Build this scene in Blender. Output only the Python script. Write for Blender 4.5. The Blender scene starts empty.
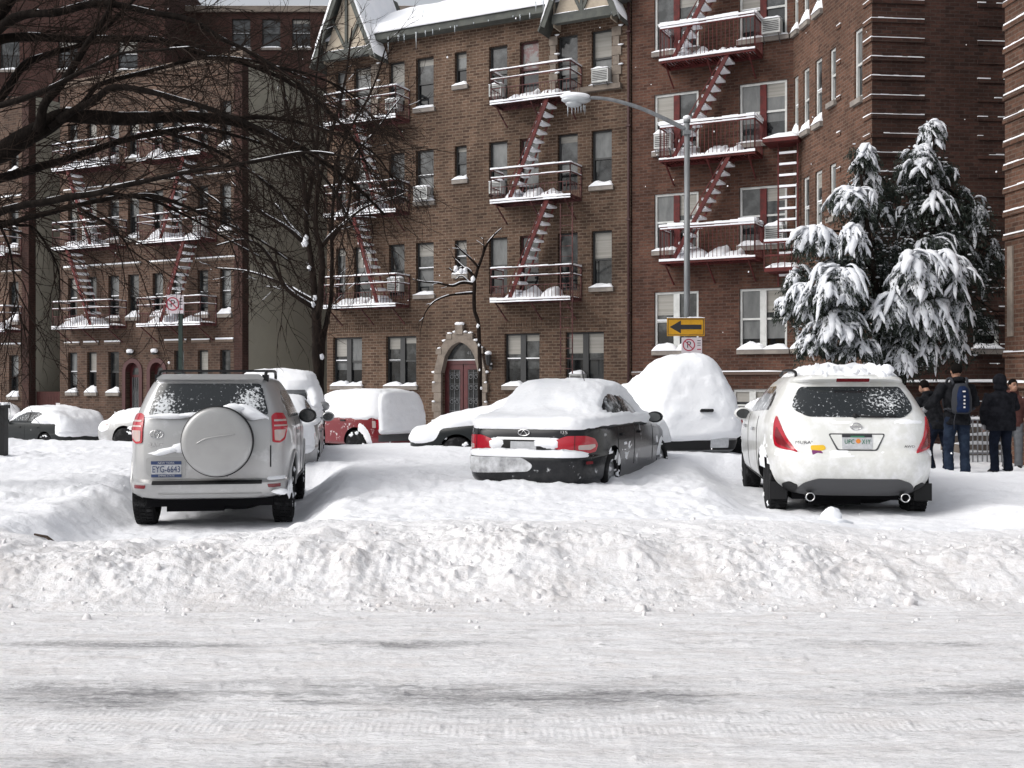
import bpy, bmesh, math, random
import numpy as np
from mathutils import Vector, Matrix, Euler, noise as mnoise
R = math.radians
random.seed(7)
SC = bpy.context.scene
COL = SC.collection
CAMH = 1.6
FPX = 1100.0

def at(px, py, Y):
    """world point seen at photo pixel (px,py) at distance Y from the camera position"""
    return Vector(((px-512.0)*Y/FPX, Y, CAMH+(384.0-py)*Y/FPX))

# ------------------------------------------------------------------ noise
def _h(ix, iy, iz):
    n = (ix*374761393 + iy*668265263 + iz*2147483647*7 + 1274126177) & 0xFFFFFFFF
    n = ((n ^ (n >> 13))*1103515245) & 0xFFFFFFFF
    n = ((n ^ (n >> 15))*2246822519) & 0xFFFFFFFF
    return ((n ^ (n >> 16)) & 0xFFFF)/65535.0*2-1

def vn(x, y, z=0.0):
    x = np.asarray(x, float); y = np.asarray(y, float); z = np.asarray(z, float)+0*x
    y = y+0*x
    ix = np.floor(x).astype(np.int64); iy = np.floor(y).astype(np.int64); iz = np.floor(z).astype(np.int64)
    fx = x-ix; fy = y-iy; fz = z-iz
    fx = fx*fx*fx*(fx*(fx*6-15)+10); fy = fy*fy*fy*(fy*(fy*6-15)+10); fz = fz*fz*fz*(fz*(fz*6-15)+10)
    r = 0
    for a in (0, 1):
        for b in (0, 1):
            for c in (0, 1):
                w = (fx if a else 1-fx)*(fy if b else 1-fy)*(fz if c else 1-fz)
                r = r+w*_h(ix+a, iy+b, iz+c)
    return r

def fbm(x, y, z=0.0, o=4, g=.5):
    s = 0; a = 1.0; f = 1.0
    for i in range(o):
        s = s+a*vn(np.asarray(x)*f+17.3*i, np.asarray(y)*f-9.1*i, np.asarray(z)*f+3.7*i)
        a *= g; f *= 2.03
    return s

def sstep(a, b, x):
    t = np.clip((np.asarray(x, float)-a)/(b-a), 0, 1)
    return t*t*(3-2*t)

# ------------------------------------------------------------------ materials
MATS = {}
def mat(name, col, rough=.6, metal=0.0, col2=None, scale=3.0, detail=4.0, lo=.4, hi=.6, bump=0.0, bscale=30.0,
        spec=.5, coat=0.0, stretch=None, trans=0.0, sss=0.0, coord='Object'):
    m = bpy.data.materials.new(name); m.use_nodes = True
    nt = m.node_tree; N = nt.nodes; L = nt.links
    b = N['Principled BSDF']
    b.inputs['Base Color'].default_value = (*col, 1)
    b.inputs['Roughness'].default_value = rough
    b.inputs['Metallic'].default_value = metal
    b.inputs['Specular IOR Level'].default_value = spec
    b.inputs['Coat Weight'].default_value = coat
    b.inputs['Coat Roughness'].default_value = .08
    b.inputs['Transmission Weight'].default_value = trans
    if sss:
        b.inputs['Subsurface Weight'].default_value = sss
        b.inputs['Subsurface Radius'].default_value = (.05, .06, .07)
    tc = N.new('ShaderNodeTexCoord')
    src = tc.outputs[coord]
    if stretch:
        mp = N.new('ShaderNodeMapping'); mp.inputs['Scale'].default_value = stretch
        L.new(src, mp.inputs[0]); src = mp.outputs[0]
    if col2 is not None:
        nz = N.new('ShaderNodeTexNoise'); nz.inputs['Scale'].default_value = scale; nz.inputs['Detail'].default_value = detail
        nz.inputs['Roughness'].default_value = .62
        L.new(src, nz.inputs['Vector'])
        mr = N.new('ShaderNodeMapRange'); mr.inputs['From Min'].default_value = lo; mr.inputs['From Max'].default_value = hi
        L.new(nz.outputs['Fac'], mr.inputs['Value'])
        mx = N.new('ShaderNodeMix'); mx.data_type = 'RGBA'
        mx.inputs['A'].default_value = (*col, 1); mx.inputs['B'].default_value = (*col2, 1)
        L.new(mr.outputs[0], mx.inputs['Factor']); L.new(mx.outputs['Result'], b.inputs['Base Color'])
    if bump:
        nz = N.new('ShaderNodeTexNoise'); nz.inputs['Scale'].default_value = bscale; nz.inputs['Detail'].default_value = 5
        L.new(src, nz.inputs['Vector'])
        bp = N.new('ShaderNodeBump'); bp.inputs['Strength'].default_value = bump; bp.inputs['Distance'].default_value = .02
        L.new(nz.outputs['Fac'], bp.inputs['Height']); L.new(bp.outputs[0], b.inputs['Normal'])
    MATS[name] = m
    return m

def brick_mat(name, c1, c2, mortar, w=.24, h=.088, ms=.011, snow=0.0, dirt=.55):
    m = bpy.data.materials.new(name); m.use_nodes = True
    nt = m.node_tree; N = nt.nodes; L = nt.links; b = N['Principled BSDF']
    b.inputs['Roughness'].default_value = .9; b.inputs['Specular IOR Level'].default_value = .2
    tc = N.new('ShaderNodeTexCoord')
    bt = N.new('ShaderNodeTexBrick'); bt.inputs['Scale'].default_value = 1
    bt.inputs['Brick Width'].default_value = w; bt.inputs['Row Height'].default_value = h
    bt.inputs['Mortar Size'].default_value = ms; bt.inputs['Bias'].default_value = -.1; bt.inputs['Mortar Smooth'].default_value = .3
    bt.inputs['Color1'].default_value = (*c1, 1); bt.inputs['Color2'].default_value = (*c2, 1); bt.inputs['Mortar'].default_value = (*mortar, 1)
    L.new(tc.outputs['UV'], bt.inputs['Vector'])
    def stain(scale, amt, st=None, seed=0):
        src = tc.outputs['UV']
        mp = N.new('ShaderNodeMapping'); mp.inputs['Location'].default_value = (seed, seed*2.3, seed)
        if st: mp.inputs['Scale'].default_value = st
        L.new(src, mp.inputs[0])
        nz = N.new('ShaderNodeTexNoise'); nz.inputs['Scale'].default_value = scale; nz.inputs['Detail'].default_value = 5; nz.inputs['Roughness'].default_value = .65
        L.new(mp.outputs[0], nz.inputs['Vector'])
        mr = N.new('ShaderNodeMapRange'); mr.inputs['From Min'].default_value = .3; mr.inputs['From Max'].default_value = .7
        mr.inputs['To Min'].default_value = 1-amt; mr.inputs['To Max'].default_value = 1+amt*.7
        L.new(nz.outputs['Fac'], mr.inputs['Value']); return mr.outputs[0]
    s1 = stain(.35, .35, None, 1); s2 = stain(1.6, .28, (1, .25, 1), 5); s3 = stain(9, .3, (1, 2.4, 1), 9)
    mu = N.new('ShaderNodeMath'); mu.operation = 'MULTIPLY'; L.new(s1, mu.inputs[0]); L.new(s2, mu.inputs[1])
    mu2 = N.new('ShaderNodeMath'); mu2.operation = 'MULTIPLY'; L.new(mu.outputs[0], mu2.inputs[0]); L.new(s3, mu2.inputs[1])
    mx = N.new('ShaderNodeVectorMath'); mx.operation = 'SCALE'
    L.new(bt.outputs['Color'], mx.inputs[0]); L.new(mu2.outputs[0], mx.inputs['Scale'])
    out = mx.outputs[0]
    if snow:
        nz = N.new('ShaderNodeTexNoise'); nz.inputs['Scale'].default_value = 5.5; nz.inputs['Detail'].default_value = 5
        mp = N.new('ShaderNodeMapping'); mp.inputs['Scale'].default_value = (1, 2.2, 1)
        L.new(tc.outputs['UV'], mp.inputs[0]); L.new(mp.outputs[0], nz.inputs['Vector'])
        mr = N.new('ShaderNodeMapRange'); mr.inputs['From Min'].default_value = snow; mr.inputs['From Max'].default_value = snow+.03
        L.new(nz.outputs['Fac'], mr.inputs['Value'])
        m2 = N.new('ShaderNodeMix'); m2.data_type = 'RGBA'; m2.inputs['B'].default_value = (.75, .77, .8, 1)
        L.new(mr.outputs[0], m2.inputs['Factor']); L.new(out, m2.inputs['A']); out = m2.outputs['Result']
    L.new(out, b.inputs['Base Color'])
    bp = N.new('ShaderNodeBump'); bp.inputs['Strength'].default_value = .5; bp.inputs['Distance'].default_value = .008; bp.invert = True
    L.new(bt.outputs['Fac'], bp.inputs['Height']); L.new(bp.outputs[0], b.inputs['Normal'])
    MATS[name] = m
    return m

mat('snow', (.86, .87, .90), .85, spec=.25, bump=.35, bscale=18, col2=(.80, .82, .86), scale=1.3)
mat('snow_car', (.86, .87, .895), .85, spec=.2, bump=.4, bscale=17, col2=(.83, .845, .875), scale=2.0)
mat('snow_flake', (.9, .9, .92), .7)
brick_mat('brick_tan', (.128, .080, .056), (.060, .036, .026), (.175, .135, .103), ms=.012, h=.092, w=.25)
brick_mat('brick_tan_left', (.118, .072, .053), (.056, .035, .027), (.13, .10, .08), ms=.012, h=.092, w=.25)
brick_mat('brick_red', (.115, .056, .039), (.056, .027, .020), (.105, .075, .062), ms=.011, h=.086, w=.235, snow=.745)
brick_mat('brick_wing', (.135, .070, .048), (.066, .035, .025), (.135, .10, .080), ms=.011, h=.086, w=.235)
brick_mat('brick_wing_shaded', (.070, .034, .026), (.034, .018, .015), (.060, .044, .038), ms=.010, h=.086, w=.235)  # wing brick again, with the shade of the recess put into its colour
brick_mat('brick_back', (.070, .031, .026), (.045, .022, .019), (.062, .042, .036), ms=.010)
brick_mat('brick_oxblood', (.062, .030, .025), (.040, .021, .018), (.06, .040, .034))
mat('stucco_olive', (.35, .337, .275), .95, col2=(.29, .279, .23), scale=.6, lo=.3, hi=.7, bump=.3, bscale=12)
mat('stucco_cream', (.44, .38, .30), .95, col2=(.34, .29, .23), scale=1.2, bump=.3)
mat('timber_grey', (.085, .090, .080), .8, col2=(.06, .065, .06), scale=4)
mat('stone', (.215, .180, .150), .9, col2=(.15, .125, .105), scale=3, bump=.4, bscale=14)
mat('sill_stone', (.26, .235, .21), .9, col2=(.19, .17, .155), scale=3)
mat('frame_dark', (.024, .025, .026), .5)
mat('frame_white', (.56, .57, .56), .5, col2=(.46, .47, .46), scale=4)
mat('pipe_maroon', (.040, .012, .012), .6)
mat('slush_smear', (.03, .03, .033), .8, col2=(.62, .63, .65), scale=5, detail=9, lo=.25, hi=.62)
mat('frame_maroon', (.06, .015, .015), .6)
mat('fe_red', (.115, .021, .020), .65, spec=.25, col2=(.07, .017, .016), scale=6)
mat('fe_brown', (.125, .048, .046), .65, spec=.25, col2=(.04, .016, .016), scale=6)
mat('glass_dark', (.007, .008, .009), .05, spec=.5, col2=(.028, .031, .033), scale=1.7, lo=.45, hi=.62)
mat('glass_mid', (.018, .020, .021), .08, spec=.5, col2=(.085, .09, .092), scale=2.6, lo=.42, hi=.66)
mat('glass_shade', (.165, .17, .17), .25, spec=.5, col2=(.075, .08, .082), scale=1.1, lo=.3, hi=.7, stretch=(3, 1, 1))
mat('curtain_red', (.12, .05, .05), .3, col2=(.15, .15, .148), scale=5, lo=.42, hi=.55)
mat('blind', (.30, .29, .265), .6, col2=(.22, .21, .19), scale=1.5, stretch=(.3, 1, 14), lo=.35, hi=.65)
mat('ac_white', (.50, .51, .50), .5, col2=(.40, .41, .40), scale=5)
mat('ac_dark', (.07, .07, .07), .6)
mat('door_red', (.080, .012, .014), .45, col2=(.05, .009, .010), scale=3)
mat('iron_black', (.018, .018, .019), .5)
mat('iron_pale', (.16, .165, .175), .6)
mat('gate_red', (.065, .024, .022), .8, spec=.2, col2=(.05, .02, .018), scale=3)
mat('paper_white', (.62, .60, .60), .8)
mat('sign_white', (.55, .50, .53), .5)
mat('sign_red', (.34, .02, .05), .5)
mat('sign_ink', (.02, .02, .025), .5)
mat('sign_yellow', (.56, .29, .008), .5, col2=(.48, .24, .008), scale=5)
mat('pole_grey', (.22, .23, .24), .5, metal=.2, col2=(.16, .17, .18), scale=6, stretch=(1, 1, .2))
mat('pole_green', (.010, .026, .020), .5)
mat('lamp_grey', (.42, .44, .46), .4, metal=.2)
mat('ice', (.75, .8, .84), .15, trans=.5)
mat('bark_dark', (.0075, .0058, .0050), .97, spec=.08, col2=(.014, .011, .0095), scale=14, stretch=(1, 1, .3), bump=.6, bscale=40)
mat('twig_bark', (.022, .0155, .0125), .97, spec=.08)
mat('snow_tree', (.72, .735, .765), .9, spec=.2, bump=.4, bscale=22, col2=(.62, .64, .68), scale=5)
mat('snow_clod', (.80, .79, .80), .9, spec=.2, bump=.5, bscale=30, col2=(.58, .54, .525), scale=3.5, lo=.45, hi=.75)
mat('bark_brown', (.022, .016, .0135), .97, spec=.08, col2=(.011, .0085, .0075), scale=12, stretch=(1, 1, .3), bump=.6, bscale=40)
mat('needle', (.050, .060, .050), .9, spec=.15, col2=(.014, .020, .016), scale=6, lo=.35, hi=.65)
mat('tyre', (.010, .010, .011), .9, bump=.6, bscale=60, spec=.2, col2=(.05, .05, .052), scale=9, lo=.52, hi=.75)
mat('rim', (.28, .29, .30), .3, metal=.8)
mat('under', (.006, .006, .007), .95, spec=.1)
mat('trim_black', (.009, .009, .010), .55, spec=.3)
mat('valance_grey', (.055, .056, .060), .6)
mat('chrome', (.6, .6, .6), .15, metal=1.0)
mat('lens_red', (.38, .008, .022), .16, coat=.4)
mat('lens_dark_red', (.15, .008, .013), .2, coat=.4)
mat('lens_clear', (.42, .38, .37), .2, coat=.5, col2=(.52, .36, .33), scale=16)
mat('lens_amber', (.42, .15, .04), .2, coat=.5)
mat('plate_blue', (.025, .045, .12), .4)
mat('plate_white', (.48, .49, .51), .5, col2=(.40, .41, .43), scale=20)
mat('plate_green', (.03, .16, .09), .5)
mat('orange', (.62, .20, .03), .5)
mat('sticker_yellow', (.72, .45, .02), .5)
mat('sticker_purple', (.16, .03, .13), .5)
def paint(name, col, rough=.28, metal=.0, dust=None, lo=.5, hi=.62, scale=3.2):
    m = mat(name, col, rough, metal, col2=dust, scale=scale, detail=7, lo=lo, hi=hi, coat=.5 if col[0] > .1 else .12, spec=.5 if col[0] > .1 else .22)
    # road salt dried on the lower panels
    nt = m.node_tree; N = nt.nodes; L = nt.links; b = N['Principled BSDF']; src = b.inputs['Base Color'].links[0].from_socket; tc = [n for n in N if n.type == 'TEX_COORD'][0]
    sp = N.new('ShaderNodeSeparateXYZ'); L.new(tc.outputs['Object'], sp.inputs[0])
    a = N.new('ShaderNodeMapRange'); a.inputs['From Min'].default_value = .95; a.inputs['From Max'].default_value = .3; a.inputs['To Max'].default_value = .62 if min(col) > .1 else .07; L.new(sp.outputs['Z'], a.inputs['Value'])
    z = N.new('ShaderNodeTexNoise'); z.inputs['Scale'].default_value = 7; z.inputs['Detail'].default_value = 8; z.inputs['Roughness'].default_value = .7; L.new(tc.outputs['Object'], z.inputs['Vector'])
    q = N.new('ShaderNodeMapRange'); q.inputs['From Min'].default_value = .38; q.inputs['From Max'].default_value = .72; L.new(z.outputs['Fac'], q.inputs['Value'])
    mu = N.new('ShaderNodeMath'); mu.operation = 'MULTIPLY'; L.new(a.outputs[0], mu.inputs[0]); L.new(q.outputs[0], mu.inputs[1])
    mx = N.new('ShaderNodeMix'); mx.data_type = 'RGBA'; mx.inputs['B'].default_value = (.30, .29, .28, 1); L.new(mu.outputs[0], mx.inputs['Factor']); L.new(src, mx.inputs['A']); L.new(mx.outputs['Result'], b.inputs['Base Color'])
    return m
paint('paint_silver', (.42, .42, .42), .34, .45, (.62, .63, .64), .56, .72)
paint('paint_white', (.66, .665, .64), .3, 0, (.80, .805, .81), .46, .66, 5.5)
paint('paint_black', (.009, .010, .012), .18, 0, (.55, .56, .58), .63, .70, 6)
paint('paint_grey', (.22, .225, .23), .3, .4, (.62, .63, .64), .55, .68)
paint('paint_red', (.17, .010, .016), .3, .1, (.72, .72, .73), .60, .68, 7)
mat('paint_dark', (.008, .0105, .0115), .35, spec=.3, col2=(.4, .41, .42), scale=5, detail=7, lo=.68, hi=.76)
mat('cover_silver', (.37, .37, .368), .34, metal=.35, coat=.3, col2=(.33, .33, .328), scale=2)
# car glass with frost and blown snow crystals stuck to it
mat('car_glass', (.014, .017, .019), .07, spec=.6, coat=.3, col2=(.022, .026, .028), scale=3)
def frost(name, lo, hi, sc):
    m = mat(name, (.014, .017, .019), .12, spec=.6, col2=(.62, .64, .66), scale=sc, detail=9, lo=lo, hi=hi)
    return m
frost('car_glass_frost', .54, .72, 16.0)
frost('car_glass_heavy', .46, .66, 9.0)
def frost_zone(name, centre, radius, dens):
    # crystals of snow gathered round one spot of the pane
    m = frost(name, .5, .6, 34.0); nt = m.node_tree; N = nt.nodes; L = nt.links
    nz = [n for n in N if n.type == 'TEX_NOISE'][0]; mr = [n for n in N if n.type == 'MAP_RANGE'][0]; tc = [n for n in N if n.type == 'TEX_COORD'][0]
    acc = None
    for c, r in zip(centre, radius):
        vm = N.new('ShaderNodeVectorMath'); vm.operation = 'SUBTRACT'; vm.inputs[1].default_value = c; L.new(tc.outputs['Object'], vm.inputs[0])
        sc = N.new('ShaderNodeVectorMath'); sc.operation = 'DIVIDE'; sc.inputs[1].default_value = r; L.new(vm.outputs[0], sc.inputs[0])
        le = N.new('ShaderNodeVectorMath'); le.operation = 'LENGTH'; L.new(sc.outputs[0], le.inputs[0])
        q = N.new('ShaderNodeMapRange'); q.inputs['From Min'].default_value = 0; q.inputs['From Max'].default_value = 1; q.inputs['To Min'].default_value = dens; q.inputs['To Max'].default_value = -.12; L.new(le.outputs['Value'], q.inputs['Value'])
        if acc is None: acc = q.outputs[0]
        else:
            mx = N.new('ShaderNodeMath'); mx.operation = 'MAXIMUM'; L.new(acc, mx.inputs[0]); L.new(q.outputs[0], mx.inputs[1]); acc = mx.outputs[0]
    ad = N.new('ShaderNodeMath'); ad.operation = 'ADD'; L.new(nz.outputs['Fac'], ad.inputs[0]); L.new(acc, ad.inputs[1]); L.new(ad.outputs[0], mr.inputs['Value'])
    return m
frost_zone('glass_silver_car', [(-.5, .2, 1.33), (.45, .25, 1.38), (-.1, .1, 1.22)], [(.24, .5, .26), (.24, .5, .28), (.7, .5, .1)], .16)
frost_zone('glass_white_car', [(.40, .4, 1.36), (-.1, .3, 1.15), (-.66, .4, 1.3)], [(.40, .8, .22), (.8, .6, .07), (.1, .6, .2)], .055)
mat('skin', (.28, .15, .10), .6)
mat('hair', (.005, .004, .0035), .95, spec=.1)
mat('coat_black', (.0055, .006, .0075), .95, spec=.1, col2=(.014, .0145, .017), scale=9, bump=.8, bscale=14)
mat('coat_black_quilt', (.0045, .005, .007), .95, spec=.1, col2=(.012, .0125, .016), scale=9, bump=.8, bscale=10)
mat('jacket_rust', (.065, .020, .016), .9)
mat('jeans', (.020, .030, .050), .95, spec=.1, col2=(.010, .015, .028), scale=7, bump=.7, bscale=16)
mat('jeans_dark', (.008, .011, .021), .95, spec=.1, col2=(.005, .007, .013), scale=7, bump=.7, bscale=16)
mat('trousers_grey', (.10, .105, .115), .9)
mat('pack_blue', (.008, .017, .052), .9, spec=.15, col2=(.006, .012, .034), scale=10)
mat('pack_grey', (.030, .032, .038), .85, spec=.2)
mat('glove_grey', (.22, .22, .23), .9)
mat('twig_brown', (.05, .032, .022), .9)

# ------------------------------------------------------------------ mesh builder
class MB:
    def __init__(s): s.v = []; s.f = []; s.m = []; s.uv = []; s.sm = []
    def add(s, vs, fs, m=0, uvs=None, smooth=False):
        o = len(s.v); s.v.extend([tuple(p) for p in vs])
        for i, f in enumerate(fs):
            s.f.append(tuple(o+k for k in f)); s.m.append(m); s.sm.append(smooth)
            s.uv.append(uvs[i] if uvs else None)
    def quad(s, a, b, c, d, m=0, uv=None):
        s.add([a, b, c, d], [(0, 1, 2, 3)], m, [uv] if uv else None)
    def box(s, lo, hi, m=0, mtx=None, uv=False):
        x0, y0, z0 = lo; x1, y1, z1 = hi
        vs = [Vector(p) for p in ((x0,y0,z0),(x1,y0,z0),(x1,y1,z0),(x0,y1,z0),(x0,y0,z1),(x1,y0,z1),(x1,y1,z1),(x0,y1,z1))]
        fs = [(0,3,2,1),(4,5,6,7),(0,1,5,4),(1,2,6,5),(2,3,7,6),(3,0,4,7)]
        uvs = None
        if uv:
            uvs = []
            for f in fs:
                ps = [vs[k] for k in f]; n = (ps[1]-ps[0]).cross(ps[2]-ps[0])
                ax = max(range(3), key=lambda k: abs(n[k]))
                uvs.append([(p[1] if ax == 0 else p[0], p[1] if ax == 2 else p[2]) for p in ps])
        if mtx: vs = [mtx @ p for p in vs]
        s.add(vs, fs, m, uvs)
    def bar(s, a, b, w, h, m=0, up=(0, 0, 1)):
        a = Vector(a); b = Vector(b); d = (b-a)
        if d.length < 1e-6: return
        d = d.normalized(); up = Vector(up)
        if abs(d.dot(up)) > .99: up = Vector((0, 1, 0))
        x = d.cross(up).normalized(); u = x.cross(d)
        vs = [p+x*sx*w/2+u*sz*h/2 for p in (a, b) for sx, sz in ((-1,-1),(1,-1),(1,1),(-1,1))]
        s.add(vs, [(0,1,2,3),(7,6,5,4),(0,4,5,1),(1,5,6,2),(2,6,7,3),(3,7,4,0)], m)
    def tube(s, pts, rad, n=8, m=0, cap=True, smooth=True):
        pts = [Vector(p) for p in pts]
        if not hasattr(rad, '__len__'): rad = [rad]*len(pts)
        t0 = (pts[1]-pts[0]).normalized()
        a = Vector((0, 0, 1)) if abs(t0.z) < .9 else Vector((1, 0, 0))
        x = t0.cross(a).normalized(); vs = []
        for i, p in enumerate(pts):
            t = (pts[min(i+1, len(pts)-1)]-pts[max(i-1, 0)])
            if t.length < 1e-9: t = t0
            t = t.normalized(); x = (x-t*x.dot(t))
            x = x.normalized() if x.length > 1e-6 else t.orthogonal().normalized()
            y = t.cross(x)
            for k in range(n):
                an = 2*math.pi*k/n
                vs.append(p+(x*math.cos(an)+y*math.sin(an))*rad[i])
        fs = [(i*n+k, i*n+(k+1) % n, (i+1)*n+(k+1) % n, (i+1)*n+k) for i in range(len(pts)-1) for k in range(n)]
        if cap: fs += [tuple(range(n-1, -1, -1)), tuple((len(pts)-1)*n+k for k in range(n))]
        s.add(vs, fs, m, None, smooth)
    def lathe(s, prof, n=32, mtx=None, m=0, smooth=True, axis='x'):
        vs = []
        for (a, r) in prof:
            for k in range(n):
                an = 2*math.pi*k/n; c, q = math.cos(an)*r, math.sin(an)*r
                vs.append(Vector((a, c, q)) if axis == 'x' else Vector((c, a, q)) if axis == 'y' else Vector((c, q, a)))
        if mtx: vs = [mtx @ p for p in vs]
        fs = [(i*n+k, i*n+(k+1) % n, (i+1)*n+(k+1) % n, (i+1)*n+k) for i in range(len(prof)-1) for k in range(n)]
        fs += [tuple(range(n-1, -1, -1)), tuple((len(prof)-1)*n+k for k in range(n))]
        s.add(vs, fs, m, None, smooth)
    def prism(s, poly, y0, y1, m=0, mtx=None, uv=False, smooth=False):
        """poly in (x,z), extruded along y"""
        n = len(poly)
        vs = [Vector((p[0], y0, p[1])) for p in poly]+[Vector((p[0], y1, p[1])) for p in poly]
        fs = [tuple(range(n)), tuple(range(2*n-1, n-1, -1))]+[(i, i+n, (i+1) % n+n, (i+1) % n) for i in range(n)]
        uvs = [[(vs[k].x, vs[k].z) for k in f] for f in fs] if uv else None
        if mtx: vs = [mtx @ p for p in vs]
        s.add(vs, fs, m, uvs, smooth)
    def blob(s, c, r, seed=0, sub=1, amp=.25, m=0, mtx=None, freq=1.6):
        V, F = ICO[sub]; r = r if hasattr(r, '__len__') else (r, r, r)
        vs = []
        for p in V:
            d = 1+amp*mnoise.noise(Vector(p)*freq+Vector((seed*3.1, seed*1.7, seed*.9)))
            q = Vector((p[0]*r[0]*d, p[1]*r[1]*d, p[2]*r[2]*d))
            if mtx: q = mtx @ q
            vs.append(q+Vector(c))
        s.add(vs, F, m, None, True)
    def build(s, name, mats, parent=None, basis=None):
        me = bpy.data.meshes.new(name)
        me.from_pydata(s.v, [], s.f)
        mats = mats if isinstance(mats, (list, tuple)) else [mats]
        for q in mats: me.materials.append(MATS[q] if isinstance(q, str) else q)
        if s.f:
            me.polygons.foreach_set('material_index', s.m)
            me.polygons.foreach_set('use_smooth', s.sm)
            if any(u is not None for u in s.uv):
                ul = me.uv_layers.new(name='UVMap'); arr = []
                for f, u in zip(s.f, s.uv):
                    arr.extend(u if u else [(0, 0)]*len(f))
                ul.data.foreach_set('uv', np.array(arr, dtype=np.float32).ravel())
        me.update()
        return link(name, me, parent, basis)

def link(name, me, parent=None, basis=None):
    o = bpy.data.objects.new(name, me); COL.objects.link(o)
    if parent is not None: o.parent = parent
    if basis is not None: o.matrix_basis = basis
    return o

def ico(sub):
    bm = bmesh.new(); bmesh.ops.create_icosphere(bm, subdivisions=sub, radius=1)
    V = [tuple(v.co) for v in bm.verts]; F = [tuple(v.index for v in f.verts) for f in bm.faces]; bm.free(); return V, F
ICO = {k: ico(k) for k in (1, 2, 3, 4)}

def tag(o, label=None, cat=None, group=None, kind=None):
    if label: o['label'] = label
    if cat: o['category'] = cat
    if group: o['group'] = group
    if kind: o['kind'] = kind
    return o

def empty(name, loc, rz=0.0, label=None, cat=None, group=None):
    o = bpy.data.objects.new(name, None); COL.objects.link(o)
    o.location = loc; o.rotation_euler = (0, 0, rz); o.empty_display_size = .3
    return tag(o, label, cat, group)

def text_mesh(name, body, size, mtx, material, parent=None, basis=None, extrude=.001, align='CENTER', sx=1.0):
    cu = bpy.data.curves.new('text', 'FONT'); cu.body = body; cu.size = size; cu.extrude = extrude
    cu.align_x = align; cu.align_y = 'CENTER'; cu.resolution_u = 2
    t = bpy.data.objects.new('text_tmp', cu); COL.objects.link(t)
    dg = bpy.context.evaluated_depsgraph_get(); dg.update()
    me = bpy.data.meshes.new_from_object(t.evaluated_get(dg))
    bpy.data.objects.remove(t); bpy.data.curves.remove(cu)
    me.transform(Matrix.Diagonal((sx, 1, 1, 1))); me.transform(mtx)
    me.materials.clear(); me.materials.append(MATS[material])
    return link(name, me, parent, basis)

def resample(pts, step):
    pts = [Vector(p) for p in pts]; out = [pts[0]]
    for a, b in zip(pts, pts[1:]):
        n = max(1, int((b-a).length/step))
        for k in range(1, n+1): out.append(a.lerp(b, k/n))
    return out

def catmull(pts, n=6):
    pts = [Vector(p) for p in pts]; P = [2*pts[0]-pts[1]]+pts+[2*pts[-1]-pts[-2]]; out = []
    for i in range(1, len(P)-2):
        a, b, c, d = P[i-1], P[i], P[i+1], P[i+2]
        for k in range(n):
            t = k/n
            out.append(.5*((2*b)+(c-a)*t+(2*a-5*b+4*c-d)*t*t+(3*b-a-3*c+d)*t**3))
    out.append(pts[-1]); return out
# ================================================================== ground, road, snow
CTRL = np.array([
 (-6,10.2,.30),(-3.5,10.2,.17),(-1.5,10.5,.30),(0,10.5,.32),(2,10.4,.31),(4,10.2,.2),(6.5,10.3,.30),(9,10.5,.3),
 (-1.6,12.5,.27),(0,12.3,.33),(1.6,12.5,.33),(0.2,13.7,.39),(-1.2,14.5,.36),(1.3,14.3,.36),(-1.6,18,.33),(-1.2,22,.40),(-2.6,22.5,.38),(-2,26.5,-.15),(-3.4,26,-.2),
 (2.6,18.6,.50),(3.0,17.4,.46),(2.2,14.6,.36),(2.0,16.4,.50),(1.55,15.2,.30),(5.9,13,.20),(5.6,15.5,.25),(6.3,16.4,.34),(7.2,16.3,.30),(8.3,16.5,.33),(9.5,16.6,.5),(7.1,17.7,.12),(8.1,18.1,.12),(7.2,19.8,.06),(8.7,19.8,.06),(8,22,.15),(6,20,.2),(4.6,20.5,.25),(7,12,.25),(10,13,.3),
 (-5.6,12.5,.22),(-8,13,.3),(-6.2,16,.25),(-5.4,20,.25),(-9,19,.3),(-6,24,.27),(-9.5,24.5,.27),(-13,25,.28),(-5,28,-.05),(-8,31,-.2),(-14,33,-.4),(-14,38,-.68),(-19,40,-.75),(-25,44,-.9),(-9,38,-.5),(-5,34,-.3),(-1,33,-.05),(2,31,.1),(5,29,.3),(9,24,.2),(15,25,.4),(-1.2,29,-.25),(1.5,24.5,.15),(2.5,27,.2),
 (-20,20,.2),(20,18,.4),(-40,60,-1.2),(0,60,0),(40,60,.6),(60,20,.4),(-60,20,-.4)], float)
# heading, half width, half length and height of the pressed-down snow under every car
PADS = []
def pad(x, y, h, hw, hl, z, soft=.5): PADS.append((x, y, h, hw, hl, z, soft))
pad(-3.66, 13.9, R(8), .88, 3.2, -.045, .75)
pad(4.05, 14.2, R(-6), .95, 2.9, .105, .8)

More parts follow.
